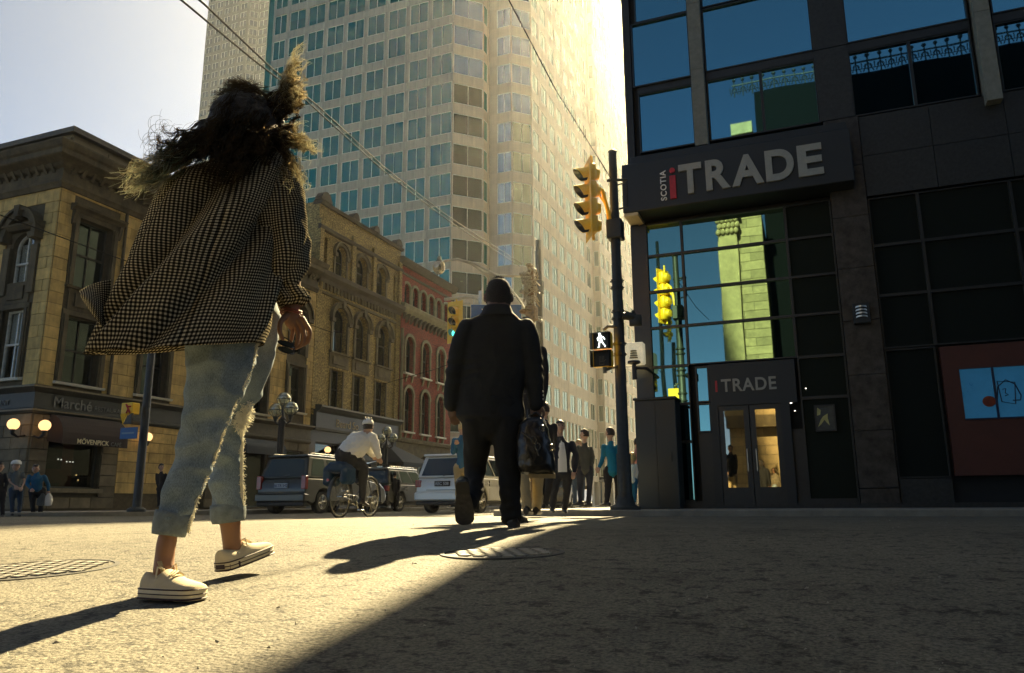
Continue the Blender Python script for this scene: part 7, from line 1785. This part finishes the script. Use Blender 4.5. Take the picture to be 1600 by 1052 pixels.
hm = MB(); FW.limb(hm, [(385, 160, .02, 30), (380, 185, .0, 50, .95), (375, 215, -.03, 52, .8), (362, 236, -.06, 42, .6), (352, 256, -.09, 26, .5)], 20); FW.limb(hm, [(370, 195, -.03, 34), (325, 218, -.05, 26), (290, 238, -.06, 14)], 12); FW.limb(hm, [(395, 195, .0, 30), (425, 180, .0, 20), (446, 150, .0, 12)], 12); FW.limb(hm, [(395, 205, -.01, 28), (430, 215, -.01, 18), (452, 222, -.01, 10)], 12)
FW.add('hair_mass', remesh(hm, .007, M_HAIRD, 'hair_mass', 1, lambda c: .010*noise.noise(c*26)+.008*noise.noise(c*60)))
# ================================================================== suited man with the bag
M_SUIT = fab('black_suit_wool', (.010, .0115, .0125), .75, var=.2, ns=8)
M_SUITT = fab('dark_trouser_wool', (.009, .010, .011), .8, var=.2)
M_LEATHER = simple('black_leather', (.012, .011, .010), .32, var=.3, nscale=12, bump=.3, bscale=60, coat=.3)
M_HAIRB = simple('short_black_hair', (.018, .014, .011), .7, var=.5, nscale=60, bump=.8, bscale=200)
M_SKINM = skin('warm', (.11, .06, .04))
FM = Fig('broad man in a black suit walking away, carrying a black bag in his right hand', 800, 820, 5.55)
b = MB()
FM.limb(b, [(778, 500, 0, 22), (778, 485, .0, 19), (779, 470, .01, 18.5)], 14)
hc_ = FM.p(779, 462, .02); n0 = len(b.v); b.ball((0, 0, 0), .112, 12, (.80, .95, 1.15)); b.ball((0, .03, -.06), .064, 8, (.9, 1, 1)); b.ball((.100, .01, -.015), .028, 6, (.5, .9, 1.4)); b.ball((-.100, .01, -.015), .028, 6, (.5, .9, 1.4)); b.ball((0, .108, -.01), .02, 5, (.7, 1, 1.3))
for i in range(n0, len(b.v)): b.v[i] += hc_
FM.limb(b, [(778, 502, 0, 26, .5), (776, 520, 0, 32, .45), (775, 560, 0, 40, .4), (770, 640, 0, 36, .5)], 16)
FM.limb(b, [(738, 518, 0, 9), (716, 575, .01, 8), (707, 630, .02, 6.5)], 12); FM.limb(b, [(814, 518, 0, 9), (831, 575, .0, 8), (838, 630, -.02, 6.5)], 12)
FM.limb(b, [(749, 650, 0, 14), (743, 720, .10, 10), (741, 765, -.0, 7), (733, 786, -.15, 6)], 12); FM.limb(b, [(788, 650, 0, 14), (795, 730, 0, 10), (799, 808, 0, 8)], 12)
def hand_man(b, F_, w, tip, d0, curl):
    F_.limb(b, [(w[0], w[1], d0, 7.5, .8), (w[0]+(tip[0]-w[0])*.3, w[1]+(tip[1]-w[1])*.3, d0, 9.5, .55), (w[0]+(tip[0]-w[0])*.55, w[1]+(tip[1]-w[1])*.55, d0, 9, .5)], 12)
    for k in range(4):
        o = (-6.5+4.3*k); x0 = w[0]+(tip[0]-w[0])*.5+o; y0 = w[1]+(tip[1]-w[1])*.5; x1 = w[0]+(tip[0]-w[0])*.8+o*.9; y1 = w[1]+(tip[1]-w[1])*.8; x2 = tip[0]+o*.8; y2 = tip[1]-abs(k-1.3)*1.2
        F_.limb(b, [(x0, y0, d0, 2.3), (x1, y1, d0+.006, 2.1), (x2, y2, d0+curl, 1.7)], 8)
    F_.limb(b, [(w[0]+7, w[1]+3, d0-.01, 3), (w[0]+11, w[1]+11, d0-.015, 2.5), (w[0]+9, w[1]+19, d0-.01, 2)], 8)
FM.add('body', remesh(b, .009, M_SKINM, 'body', 1))
q = MB(); hand_man(q, FM, (707, 634), (712, 664), .02, .03); FM.add('hand', remesh(q, .0042, M_SKINM, 'hand', 1))
q = MB(); hand_man(q, FM, (839, 634), (835, 658), -.02, .04); FM.add('hand', remesh(q, .0042, M_SKINM, 'hand', 1))
j = MB()
FM.limb(j, [(778, 489, 0, 22, 1), (778, 497, 0, 36, .6), (777, 508, 0, 50, .42), (775, 530, 0, 55, .42), (772, 570, 0, 53, .45), (768, 610, 0, 50, .50), (767, 640, 0, 53, .52), (766, 654, 0, 54, .52)], 28)
FM.limb(j, [(732, 511, 0, 16, 1), (722, 540, 0, 17.5, 1), (714, 575, .01, 16.5, 1), (709, 605, .02, 14.5, 1), (706, 634, .02, 12.5, 1)], 18)
FM.limb(j, [(820, 511, 0, 16, 1), (828, 540, 0, 17.5, 1), (833, 575, .0, 16, 1), (836, 605, -.01, 14, 1), (838, 634, -.02, 12, 1)], 18)
def suitfold(c):
    f = foldnoise(.010, 6, (1, 1, .7), 3)(c); el_ = math.exp(-((c.z-1.12)/.10)**2)*(1 if abs(c.x) > .22 else .2)
    return f+.006*el_*math.sin(c.z*70+noise.noise(c*6)*5)
FM.add('jacket', remesh(j, .011, M_SUIT, 'jacket', 3, suitfold))
q = MB(); FM.limb(q, [(777, 481, 0.0, 20, .95), (777, 490, .0, 24, .95), (777, 497, .0, 30, .8)], 20, cap=False); FM.add('collar', q.mesh('collar', M_SUIT, True)).modifiers.new('s', 'SOLIDIFY').thickness = .008
for sy in (598, 604, 610):
    q = MB(); q.ball(FM.p(848, sy+14, -.05), .008, 5); q.build('cuff_button', simple('grey_button', (.4, .4, .38), .3), FM.t, True)
tr = MB()
FM.limb(tr, [(767, 625, 0, 45, .6), (767, 655, 0, 45, .6), (767, 668, 0, 41, .6)], 24)
FM.limb(tr, [(747, 655, 0, 26, .95), (746, 690, .05, 22, 1), (743, 720, .10, 18.5, 1), (742, 745, .08, 16, 1), (741, 768, -.02, 14.5, 1), (734, 786, -.14, 12, 1)], 20)
FM.limb(tr, [(788, 655, 0, 26, .95), (792, 690, .0, 23, 1), (795, 725, 0, 19.5, 1), (797, 760, .0, 17.5, 1), (798, 795, 0, 16.5, 1), (799, 808, 0, 17, 1)], 20)
FM.limb(tr, [(738, 720, .1, 22, 1), (744, 760, .15, 14, 1), (747, 804, .2, 12, 1)], 14) if False else None
FM.add('trousers', remesh(tr, .011, M_SUITT, 'trousers', 2, lambda c: foldnoise(.010, 8, (1, 1, .8), 9)(c)+.004*math.sin(c.z*60+noise.noise(c*7)*4)*math.exp(-((c.z-.15)/.15)**2)))
q = MB(); r0 = .121; vs = []; fs = []
for i in range(13):
    th = math.pi*i/12*.76
    for k in range(28):
        ph = 2*math.pi*k/28; ra_ = math.sin(th)**.72 if th < math.pi/2 else 1-.16*((th-math.pi/2)/(.26*math.pi))**2
        vs.append(Vector((ra_*math.cos(ph)*.80, ra_*math.sin(ph)*.96-.004, math.cos(th)*1.08))*r0*(1+.04*noise.noise(Vector((i*.9, k*.8, 2)))))
for i in range(12):
    for k in range(28): fs.append((i*28+k, i*28+(k+1) % 28, (i+1)*28+(k+1) % 28, (i+1)*28+k))
q.add([hc_+v for v in vs], fs); rr = random.Random(6)
for k in range(1500):
    th = rr.uniform(0, 2.25); ph = rr.uniform(0, 6.28); d_ = Vector((math.sin(th)*math.cos(ph)*.80, math.sin(th)*math.sin(ph)*.96, math.cos(th)*1.13)); p = hc_+d_*.119
    q.tube([p, p+d_*rr.uniform(.006, .016)+Vector((rr.gauss(0, .003), 0, rr.gauss(0, .003)))], [.0011, .0006], 3, False)
q.build('hair', M_HAIRB, FM.t, True)
# shoes: right one planted, left one pushed off with the sole towards the viewer
def dress_shoe(F_, heel, T, up, L=.31, W=.052):
    T = T.normalized(); S = T.cross(up).normalized(); U = S.cross(T).normalized(); hw = lambda s: W*(.75 if s < .3 else (.72+.33*math.sin((s-.3)/.7*math.pi*.75)))*(1 if .05 < s < .88 else (math.sqrt(max(.05, 1-((.05-s)/.06)**2)) if s <= .05 else math.sqrt(max(.03, 1-((s-.88)/.125)**2))))
    ss = [0, .02, .05, .15, .3, .45, .6, .75, .88, .94, .98, 1.0]; ol = lambda k, z: [heel+T*(s*L)+S*hw(s)*k+U*z for s in ss]+[heel+T*(s*L)-S*hw(s)*k+U*z for s in reversed(ss)]
    m = MB(); m.loft([ol(1.04, .012), ol(1.04, .026)]); o = m.build('sole', simple('worn_dark_sole', (.035, .033, .03), .7, var=.5, nscale=30, bump=.3), F_.t)
    m = MB(); sh_ = [0, .02, .08, .16, .24, .27]; m.loft([[heel+T*(s*L)+S*hw(s)*.98+U*z for s in sh_]+[heel+T*(s*L)-S*hw(s)*.98+U*z for s in reversed(sh_)] for z in (-.012, .0125)]); m.build('heel', M_BUMP, o)
    rings = []
    for s, h_ in ((0, .06), (.03, .075), (.1, .085), (.22, .085), (.35, .08), (.5, .06), (.65, .045), (.8, .04), (.92, .03), (.985, .012)): rings.append([heel+T*(s*L)+U*.024+S*(hw(s)*math.cos(z))+U*(max(0, math.sin(z))**.8*h_) for z in [math.pi*k/12 for k in range(13)]])
    m = MB(); m.loft(rings); m.build('upper', M_LEATHER, F_.t, True)
hp = FM.p(800, 818, -.06); hp.z = 0.012; dress_shoe(FM, hp, Vector((.25, 1, 0)), Vector((0, 0, 1)))
hp = FM.p(722, 752, -.30); tp = FM.p(727, 822, -.16); dress_shoe(FM, hp, tp-hp, Vector((-.05, 1, .15)), (tp-hp).length, .060)
# bag
BG = FM.M.inverted() @ FM.p(836, 740, -.02)
BT = thing('shoulder_bag', 'bulging black leather bag with buckles hanging from the suited hand', 'bag', BG); BASE[BT.name] = Vector((0, 0, 0)); BT.rotation_euler = FM.t.rotation_euler; ob = FM.M @ BG
m = MB(); rings = []
for y, xl, xr, dd in ((652, 822, 846, .05), (660, 812, 853, .08), (680, 807, 859, .11), (705, 806, 863, .13), (728, 807, 868, .13), (738, 812, 868, .11), (742, 822, 862, .06)):
    a = FM.p(xl, y, -.04)-ob; b_ = FM.p(xr, y, -.04)-ob; c = (a+b_)/2; rings.append([c+(b_-a)/2*math.copysign(abs(math.cos(z))**.7, math.cos(z))+Vector((0, dd*math.copysign(abs(math.sin(z))**.7, math.sin(z)), 0)) for z in [2*math.pi*k/24 for k in range(24)]])
m.loft(rings); me = remesh(m, .012, M_LEATHER, 'bag_body', 2, foldnoise(.010, 9, (1, 1, 1), 4)); put('bag_body', me, BT)
P_b = lambda x, y, d=-.04: FM.p(x, y, d)-ob
m = MB(); m.tube([P_b(818, 664), P_b(828, 650), P_b(838, 645), P_b(846, 652), P_b(852, 664)], .011, 7); m.tube([P_b(824, 655, -.10), P_b(824, 640, -.08)], .006, 6); m.build('handle', M_LEATHER, BT, True)
m = MB(); m.tube([P_b(815, 675, -.16), P_b(835, 690, -.175), P_b(842, 712, -.175)], .008, 6); m.tube([P_b(846, 668, -.13), P_b(858, 690, -.12), P_b(864, 716, -.1)], .008, 6); m.build('strap', M_LEATHER, BT, True)
M_BUCK = simple('bright_buckle', (.75, .72, .6), .2, metal=.9)
for x, y, d in ((834, 688, -.19), (840, 698, -.19), (847, 670, -.14), (861, 700, -.12)):
    m = MB(); c = P_b(x, y, d); m.tube([c+Vector((.018*math.cos(R(a)), 0, .024*math.sin(R(a)))) for a in range(0, 360, 30)], .004, 5, closed=True); m.build('buckle', M_BUCK, BT, True)
m = MB(); a = [P_b(826, 740, -.12), P_b(868, 741, -.1), P_b(868, 741, .06), P_b(826, 740, .06)]; m.add(a+[v-Vector((0, 0, .03)) for v in a], [(0,3,2,1),(4,5,6,7),(0,1,5,4),(1,2,6,5),(2,3,7,6),(3,0,4,7)]); m.build('bag_base', simple('glare_tan_leather', (.30, .22, .10), .4), BT)  # tan glare on the bag's underside, put into the base colour

# ================================================================== other people in the street
C_BLACK = fab('black_cloth', (.022, .022, .024)); C_NAVY = fab('navy_cloth', (.015, .018, .03)); C_WHITE = fab('white_cotton', (.72, .70, .64), .8, .06); C_KHAKI = fab('khaki_cotton', (.30, .24, .13))
C_TEAL = fab('blue_fleece', (.012, .16, .26)); C_JEAN = fab('blue_denim', (.035, .055, .085), var=.3); C_GREY = fab('charcoal_knit', (.045, .046, .040)); C_PINK = fab('pink_cotton', (.50, .24, .20)); C_BLUES = fab('bright_blue_top', (.02, .11, .20)); C_GREYS = fab('grey_shirt', (.12, .13, .125), var=.3)
H_DARK = simple('dark_hair', (.02, .013, .008), .6, var=.4, nscale=40, bump=.5); H_FAIR = simple('blond_hair', (.45, .32, .13), .6, var=.3, nscale=40, bump=.5); S_L = skin('light', (.42, .25, .17)); S_BLK = simple('black_shoe', (.012, .012, .012), .4); S_WHT = simple('pale_shoe', (.55, .52, .45), .6)
# person hidden behind the suited man: dark coat, khaki trousers
person('person in a dark coat and khaki trousers half hidden behind the black bag', 833, 808, 8.6, (822, 512), [(797, 545), (847, 548)], [(800, 590), (851, 595)], [(805, 630), (846, 640)], [(816, 650), (836, 650)], [(817, 730, .1), (842, 728, .05)], [(824, 797, -.12), (838, 797, .15)], 10, dict(skin=S_L, top=C_BLACK, legs=C_KHAKI, shoe=S_BLK, hair=H_DARK), bulk=1.05)
# facing man with open blazer
person('man in dark suit and open white shirt walking towards the viewer', 878, 803, 14.2, (875, 667), [(858, 690), (894, 692)], [(856, 714), (901, 716)], [(862, 740, -.05), (897, 738, -.05)], [(869, 738), (886, 738)], [(866, 768, -.1), (886, 768)], [(863, 796, -.1), (882, 797, .1)], 172, dict(skin=S_L, top=C_NAVY, legs=C_BLACK, shoe=S_BLK, hair=H_DARK), shirt=C_WHITE, bulk=1.05, hem=742)
person('man in charcoal pullover looking left among the pedestrians', 913, 795, 17.5, (913, 679), [(904, 698), (923, 700)], [(904, 716), (926, 717)], [(900, 731, -.1), (924, 733)], [(908, 733), (921, 733)], [(906, 762), (921, 762)], [(907, 786, -.05), (920, 788, .1)], -80, dict(skin=S_L, top=C_GREY, legs=C_NAVY, shoe=S_BLK, hair=H_DARK), hem=735, zg=.03)
person('woman with long blond hair behind the man in the open white shirt', 902, 795, 18.5, (904, 695), [(897, 712), (911, 712)], [(895, 726), (913, 726)], [(897, 740), (912, 740)], [(899, 740), (909, 740)], [(898, 765), (910, 765)], [(898, 788), (910, 789)], -160, dict(skin=S_L, top=C_BLACK, legs=C_JEAN, shoe=S_BLK, hair=H_FAIR), hair='long', zg=.03, bulk=.9)
person('boy in a bright blue hooded top turned away beside the riveted pole', 957, 796, 16.4, (953, 677), [(944, 697), (965, 698)], [(942, 715), (967, 717)], [(936, 731, -.12), (966, 735)], [(950, 735), (966, 735)], [(950, 763), (966, 763)], [(948, 787, -.05), (965, 789, .1)], -50, dict(skin=S_L, top=C_TEAL, legs=C_BLACK, shoe=S_BLK, hair=H_DARK), hem=737, zg=.03, bulk=1.08)
person('person in a pink top beyond the riveted pole, next to the cabinet', 996, 793, 19.0, (996, 692), [(986, 708), (1004, 708)], [(986, 724), (1006, 724)], [(988, 738), (1004, 738)], [(990, 738), (1002, 738)], [(990, 764), (1001, 764)], [(990, 786), (1001, 787)], -20, dict(skin=S_L, top=C_PINK, legs=C_BLACK, shoe=S_BLK, hair=H_DARK), zg=SW_H, bulk=.95)
person('child in pale top and blue trousers between the pole and the pink top', 988, 795, 17.2, (988, 716), [(982, 727), (994, 727)], [(981, 740), (995, 740)], [(982, 750), (994, 750)], [(984, 752), (992, 752)], [(984, 772), (992, 772)], [(984, 788), (992, 788)], 0, dict(skin=S_L, top=C_WHITE, legs=C_BLUES, shoe=S_WHT, hair=H_FAIR), zg=.08, bulk=.72)
person('pedestrian in black striding away, legs seen left of the open white shirt', 850, 800, 13.0, (851, 640), [(834, 664), (866, 664)], [(833, 694), (866, 694)], [(838, 715), (860, 715)], [(843, 718), (858, 718)], [(846, 758, .1), (858, 756, -.05)], [(836, 792, -.2), (852, 790, .1)], 20, dict(skin=S_L, top=C_BLACK, legs=C_BLACK, shoe=S_BLK, hair=H_DARK))
# person with a blue top and a drink, mostly hidden behind the suited man
person('person in a blue top holding a cup, peeping out left of the suited man', 722, 803, 15.5, (722, 668), [(710, 686), (735, 686)], [(708, 708), (737, 708)], [(712, 694, -.22), (735, 725)], [(716, 730), (731, 730)], [(716, 764), (731, 764)], [(716, 794), (731, 794)], -30, dict(skin=S_L, top=C_BLUES, legs=C_KHAKI, shoe=S_BLK, hair=H_FAIR))
# left pavement
pm_ = person('man in a white cap, grey checked shirt and jeans on the left pavement', 26, 810, 23.2, (25, 729), [(16, 740), (35, 740)], [(15, 752), (38, 752)], [(24, 760, -.12), (34, 762, -.15)], [(19, 765), (31, 765)], [(19, 786), (31, 786)], [(19, 802), (30, 804)], 175, dict(skin=S_L, top=C_GREYS, legs=C_JEAN, shoe=S_BLK, hair=H_DARK), sleeve='short', zg=.0, bulk=1.15)
cp = MB(); hc2 = pm_.p(25, 728); cp.lathe([(.001, .15), (.08, .135), (.115, .09), (.12, .04), (.0, .04)], hc2, 14); cp.prism([(-.08, -.08), (.08, -.08), (.07, -.2), (-.07, -.2)], 'z', .04, .055); n_ = len(cp.v)
for i in range(n_-8, n_): cp.v[i] += hc2
cp.build('cap', C_WHITE, pm_.t, True)
person('man in dark clothes cut off by the left edge of the picture', -3, 811, 22.5, (0, 730), [(-14, 742), (8, 742)], [(-14, 756), (11, 756)], [(-10, 770), (8, 770)], [(-9, 768), (4, 768)], [(-9, 788), (4, 788)], [(-9, 804), (4, 806)], 180, dict(skin=S_L, top=C_BLACK, legs=C_BLACK, shoe=S_BLK, hair=H_DARK), zg=0, bulk=1.15)
pw = person('stout woman in a bright blue top holding white carrier bags on the left pavement', 59, 808, 23.8, (56, 733), [(46, 744), (69, 744)], [(43, 757), (75, 757)], [(49, 764, -.14), (76, 768, -.05)], [(51, 766), (65, 766)], [(51, 787), (64, 787)], [(52, 802), (63, 803)], -165, dict(skin=S_L, top=C_BLUES, legs=C_BLACK, shoe=S_BLK, hair=H_DARK), zg=0, bulk=1.35)
pb_ = pw.M.inverted() @ pw.p(75, 782, -.05)
for dx, mt, lb in ((0, C_WHITE, 'white carrier bag in the hand of the woman in bright blue'), (-.14, C_GREYS, 'grey carrier bag held beside the white one on the left pavement')):
    t = thing('carrier_bag', lb, 'bag', pb_); BASE[t.name] = Vector((0, 0, 0)); t.rotation_euler = pw.t.rotation_euler; m = MB()
    m.loft([[Vector((dx+w_*math.cos(z)*(1+.15*math.sin(3*z+h_*9)), .06*math.sin(z), h_)) for z in [2*math.pi*k/14 for k in range(14)]] for h_, w_ in ((-.14, .05), (-.12, .10), (0, .11), (.1, .08), (.18, .03))]); m.tube([Vector((dx-.03, 0, .16)), Vector((dx, 0, .28)), Vector((dx+.03, 0, .16))], .008, 5); m.build('sack', mt, t, True)
person('person in black standing by the plain stone wall behind the leg in jeans', 252, 794, 29.5, (252, 730), [(245, 741), (259, 741)], [(245, 753), (260, 753)], [(247, 762), (257, 762)], [(248, 763), (256, 763)], [(248, 778), (256, 778)], [(248, 790), (256, 790)], 150, dict(skin=S_L, top=C_BLACK, legs=C_BLACK, shoe=S_BLK, hair=H_DARK), zg=SW_H)
person('pedestrian in black on the far pavement under the pointed awning', 617, 795, 32, (617, 741), [(611, 750), (623, 750)], [(610, 761), (624, 761)], [(612, 769), (622, 769)], [(613, 769), (621, 769)], [(613, 783), (621, 783)], [(613, 793), (621, 793)], 10, dict(skin=S_L, top=C_BLACK, legs=C_BLACK, shoe=S_BLK, hair=H_DARK), zg=SW_H)

# ================================================================== bicycle and rider
BD = 13.9
bx0 = at(530, 809, D=13.75); bx0.z = gz(bx0.y)
HD = FWD-R(18)          # heading: away and to the right
BI = thing('bicycle', 'dark touring bicycle with pale tyres, mudguards and a blue pannier', 'bicycle', bx0); BASE[BI.name] = Vector((0, 0, 0)); BI.rotation_euler = (0, 0, HD)
M_BT = simple('tan_wall_tyre', (.22, .18, .10), .6, var=.2); M_CHR = simple('bright_chrome', (.7, .68, .6), .2, metal=1); M_BFR = simple('black_bike_frame', (.015, .015, .015), .3, coat=.5)
WB_, WR = 1.06, .345
for i, cx_ in enumerate((0, WB_)):
    m = MB(); m.tube([(cx_+WR*math.cos(R(a)), 0, WR+WR*math.sin(R(a))) for a in range(0, 360, 8)], .017, 6, closed=True); ty = m.build('wheel', M_TYRE, BI, True)
    m = MB(); m.tube([(cx_+(WR-.026)*math.cos(R(a)), 0, WR+(WR-.026)*math.sin(R(a))) for a in range(0, 360, 8)], .010, 5, closed=True)
    m.tube([(cx_, -.05, WR), (cx_, .05, WR)], .02, 8)
    for k in range(20): a = R(k*18); m.tube([(cx_+.018*math.cos(a+1.2), .03*(-1)**k, WR+.018*math.sin(a+1.2)), (cx_+(WR-.03)*math.cos(a), 0, WR+(WR-.03)*math.sin(a))], .0022, 3)
    m.build('rim', M_CHR, ty, True)
    m = MB(); rg_ = [(cx_+(WR+.035)*math.cos(R(a)), WR+(WR+.035)*math.sin(R(a))) for a in (range(20, 200, 9) if i == 0 else range(-10, 140, 9))]
    vs = []
    for x, z in rg_: vs += [(x, -.028, z-.008), (x, 0, z+.004), (x, .028, z-.008)]
    m.add(vs, [f for k in range(len(rg_)-1) for f in ((3*k, 3*k+1, 3*k+4, 3*k+3), (3*k+1, 3*k+2, 3*k+5, 3*k+4))]); m.build('mudguard', M_CHR if i else M_BFR, BI, True)
bbp = (.44, 0, .28); seat = (.30, 0, .88); hd1 = (.90, 0, .86); hd0 = (.935, 0, .66)
m = MB(); m.tube([bbp, seat], .017, 8); m.tube([(.32, 0, .80), hd1], .016, 8); m.tube([bbp, hd0], .019, 8); m.tube([hd1, hd0], .021, 8)
for s_ in (-1, 1): m.tube([(0, s_*.06, WR), (.40, s_*.03, .28)], .010, 6); m.tube([(0, s_*.06, WR), (.31, s_*.02, .78)], .009, 6); m.tube([(.935, s_*.03, .64), (.97, s_*.05, .50), (WB_, s_*.05, WR)], .012, 6)
m.build('frame', M_BFR, BI, True)
m = MB(); m.tube([(.87, 0, .94), (.90, 0, .86)], .014, 6); m.tube([(.80, -.30, .97), (.90, -.22, .98), (.93, 0, .95), (.90, .22, .98), (.80, .30, .97)], .013, 7); m.build('handlebar', M_CHR, BI, True)
for s_ in (-1, 1): m = MB(); m.tube([(.80, s_*.30, .97), (.88, s_*.235, .978)], .018, 7); m.build('grip', M_TYRE, BI, True)
m = MB(); m.loft([[Vector((x, w_*math.cos(z), h_+.025*math.sin(z))) for z in [2*math.pi*k/10 for k in range(10)]] for x, w_, h_ in ((.14, .03, .95), (.17, .075, .955), (.24, .07, .95), (.33, .03, .94), (.42, .018, .935))]); m.tube([(.3, 0, .88), (.28, 0, .94)], .013, 6); m.build('saddle', M_LEATHER, BI, True)
m = MB(); m.lathe([(.085, -.004), (.095, 0), (.085, .004)], (.44, -.06, .28), 24, 'y'); m.tube([(.44, -.07, .28), (.50, -.08, .12)], .010, 6); m.tube([(.44, .07, .28), (.38, .08, .44)], .010, 6); m.cbox(.46, .56, -.17, -.08, .105, .13, .005); m.cbox(.33, .43, .08, .17, .43, .455, .005); m.tube([(0, -.055, WR+.04), (.44, -.06, .37)], .004, 4); m.tube([(0, -.055, WR-.04), (.44, -.06, .19)], .004, 4); m.build('crankset', M_CHR, BI, True)
m = MB(); m.tube([(-.18, -.06, .74), (.22, -.06, .76), (.22, .06, .76), (-.18, .06, .74)], .007, 5, closed=True)
for s_ in (-1, 1): m.tube([(-.1, s_*.07, .74), (0, s_*.07, WR)], .006, 5)
m.build('rack', M_BFR, BI, True)
PN = fab('blue_pannier_cloth', (.012, .045, .09)); 
m = MB(); m.cbox(-.22, .16, .08, .25, .52, .86, .05); m.cbox(-.22, .16, -.22, -.08, .55, .86, .05); m.cbox(-.24, .20, -.14, .16, .74, .93, .05); me = remesh(m, .014, PN, 'pannier', 3, foldnoise(.012, 10, (1, 1, 1), 2)); put('pannier', me, BI)
m = MB(); m.lathe([(.001, -.02), (.025, -.02), (.025, .0)], (-.26, .09, .62), 10, 'x'); m.build('rear_reflector', M_TAIL, BI)
RF = person('cyclist in a white shirt and dark trousers with a white helmet riding away', 555, 809, 13.9, (576, 667, .05), [(560, 681), (581, 680)], [(572, 700, .1), (588, 703, .0)], [(584, 712, .25), (592, 714, .02)], [(535, 706, -.05), (551, 708, -.05)], [(566, 730, .18), (567, 733, .0)], [(562, 752, .15), (566, 783, .05)], 30, dict(skin=S_L, legs=C_BLACK, shoe=S_BLK, hair=H_DARK), toe=[(.6, .6, -.1), (.6, .6, -.25)], bulk=1.0, zg=.0)
q = MB(); RF.limb(q, [(572, 677, .05, 7, 1), (567, 685, .04, 17, .85), (556, 697, .0, 20, .95), (545, 708, -.04, 18, .95), (542, 714, -.06, 16, .95)], 20)
RF.limb(q, [(580, 683, .0, 9), (586, 695, -.02, 7.5), (589, 705, -.02, 6.5), (592, 713, .0, 5)], 12); RF.limb(q, [(562, 684, .12, 9), (574, 700, .14, 7), (583, 711, .24, 5)], 12); RF.limb(q, [(552, 716, -.04, 10, .9), (558, 722, -.02, 6, .6)], 10)
RF.add('shirt', remesh(q, .013, C_WHITE, 'shirt', 2, foldnoise(.014, 9, (1, 1, 1), 6)))
q = MB(); RF.limb(q, [(543, 708, -.05, 18, .9), (541, 716, -.05, 19, .9)], 14)
for (a, k_, n_) in (((546, 714, 0), (568, 732, .0), (566, 784, .05)), ((538, 714, .1), (563, 722, .2), (561, 755, .18))): RF.limb(q, [(*a, 12), ((a[0]+k_[0])/2, (a[1]+k_[1])/2, (a[2]+k_[2])/2, 10.5), (*k_, 8), ((n_[0]+k_[0])/2, (n_[1]+k_[1])/2, (n_[2]+k_[2])/2, 6.5), (*n_, 5)], 12)
RF.add('trousers_over', remesh(q, .013, C_BLACK, 'trousers', 2)).name = 'trousers'
hh_ = RF.p(575, 664, .05); q = MB(); vs = []; fs = []
for i in range(9):
    th = math.pi*i/8*.47
    for k in range(20): ph = 2*math.pi*k/20; vs.append(hh_+Vector((math.sin(th)*math.cos(ph)*.105, math.sin(th)*math.sin(ph)*.14, math.cos(th)*.125)))
for i in range(8):
    for k in range(20): fs.append((i*20+k, i*20+(k+1) % 20, (i+1)*20+(k+1) % 20, (i+1)*20+k))
q.add(vs, fs); hl = q.build('helmet', C_WHITE, RF.t, True); hl.modifiers.new('s', 'SOLIDIFY').thickness = .02
for a_ in (-.05, 0, .05): q = MB(); q.tube([hh_+Vector((a_, .10*math.cos(R(e)), .13*math.sin(R(e))+.003)) for e in range(30, 160, 15)], .010, 5); q.build('helmet_vent', M_BLK, hl, True)
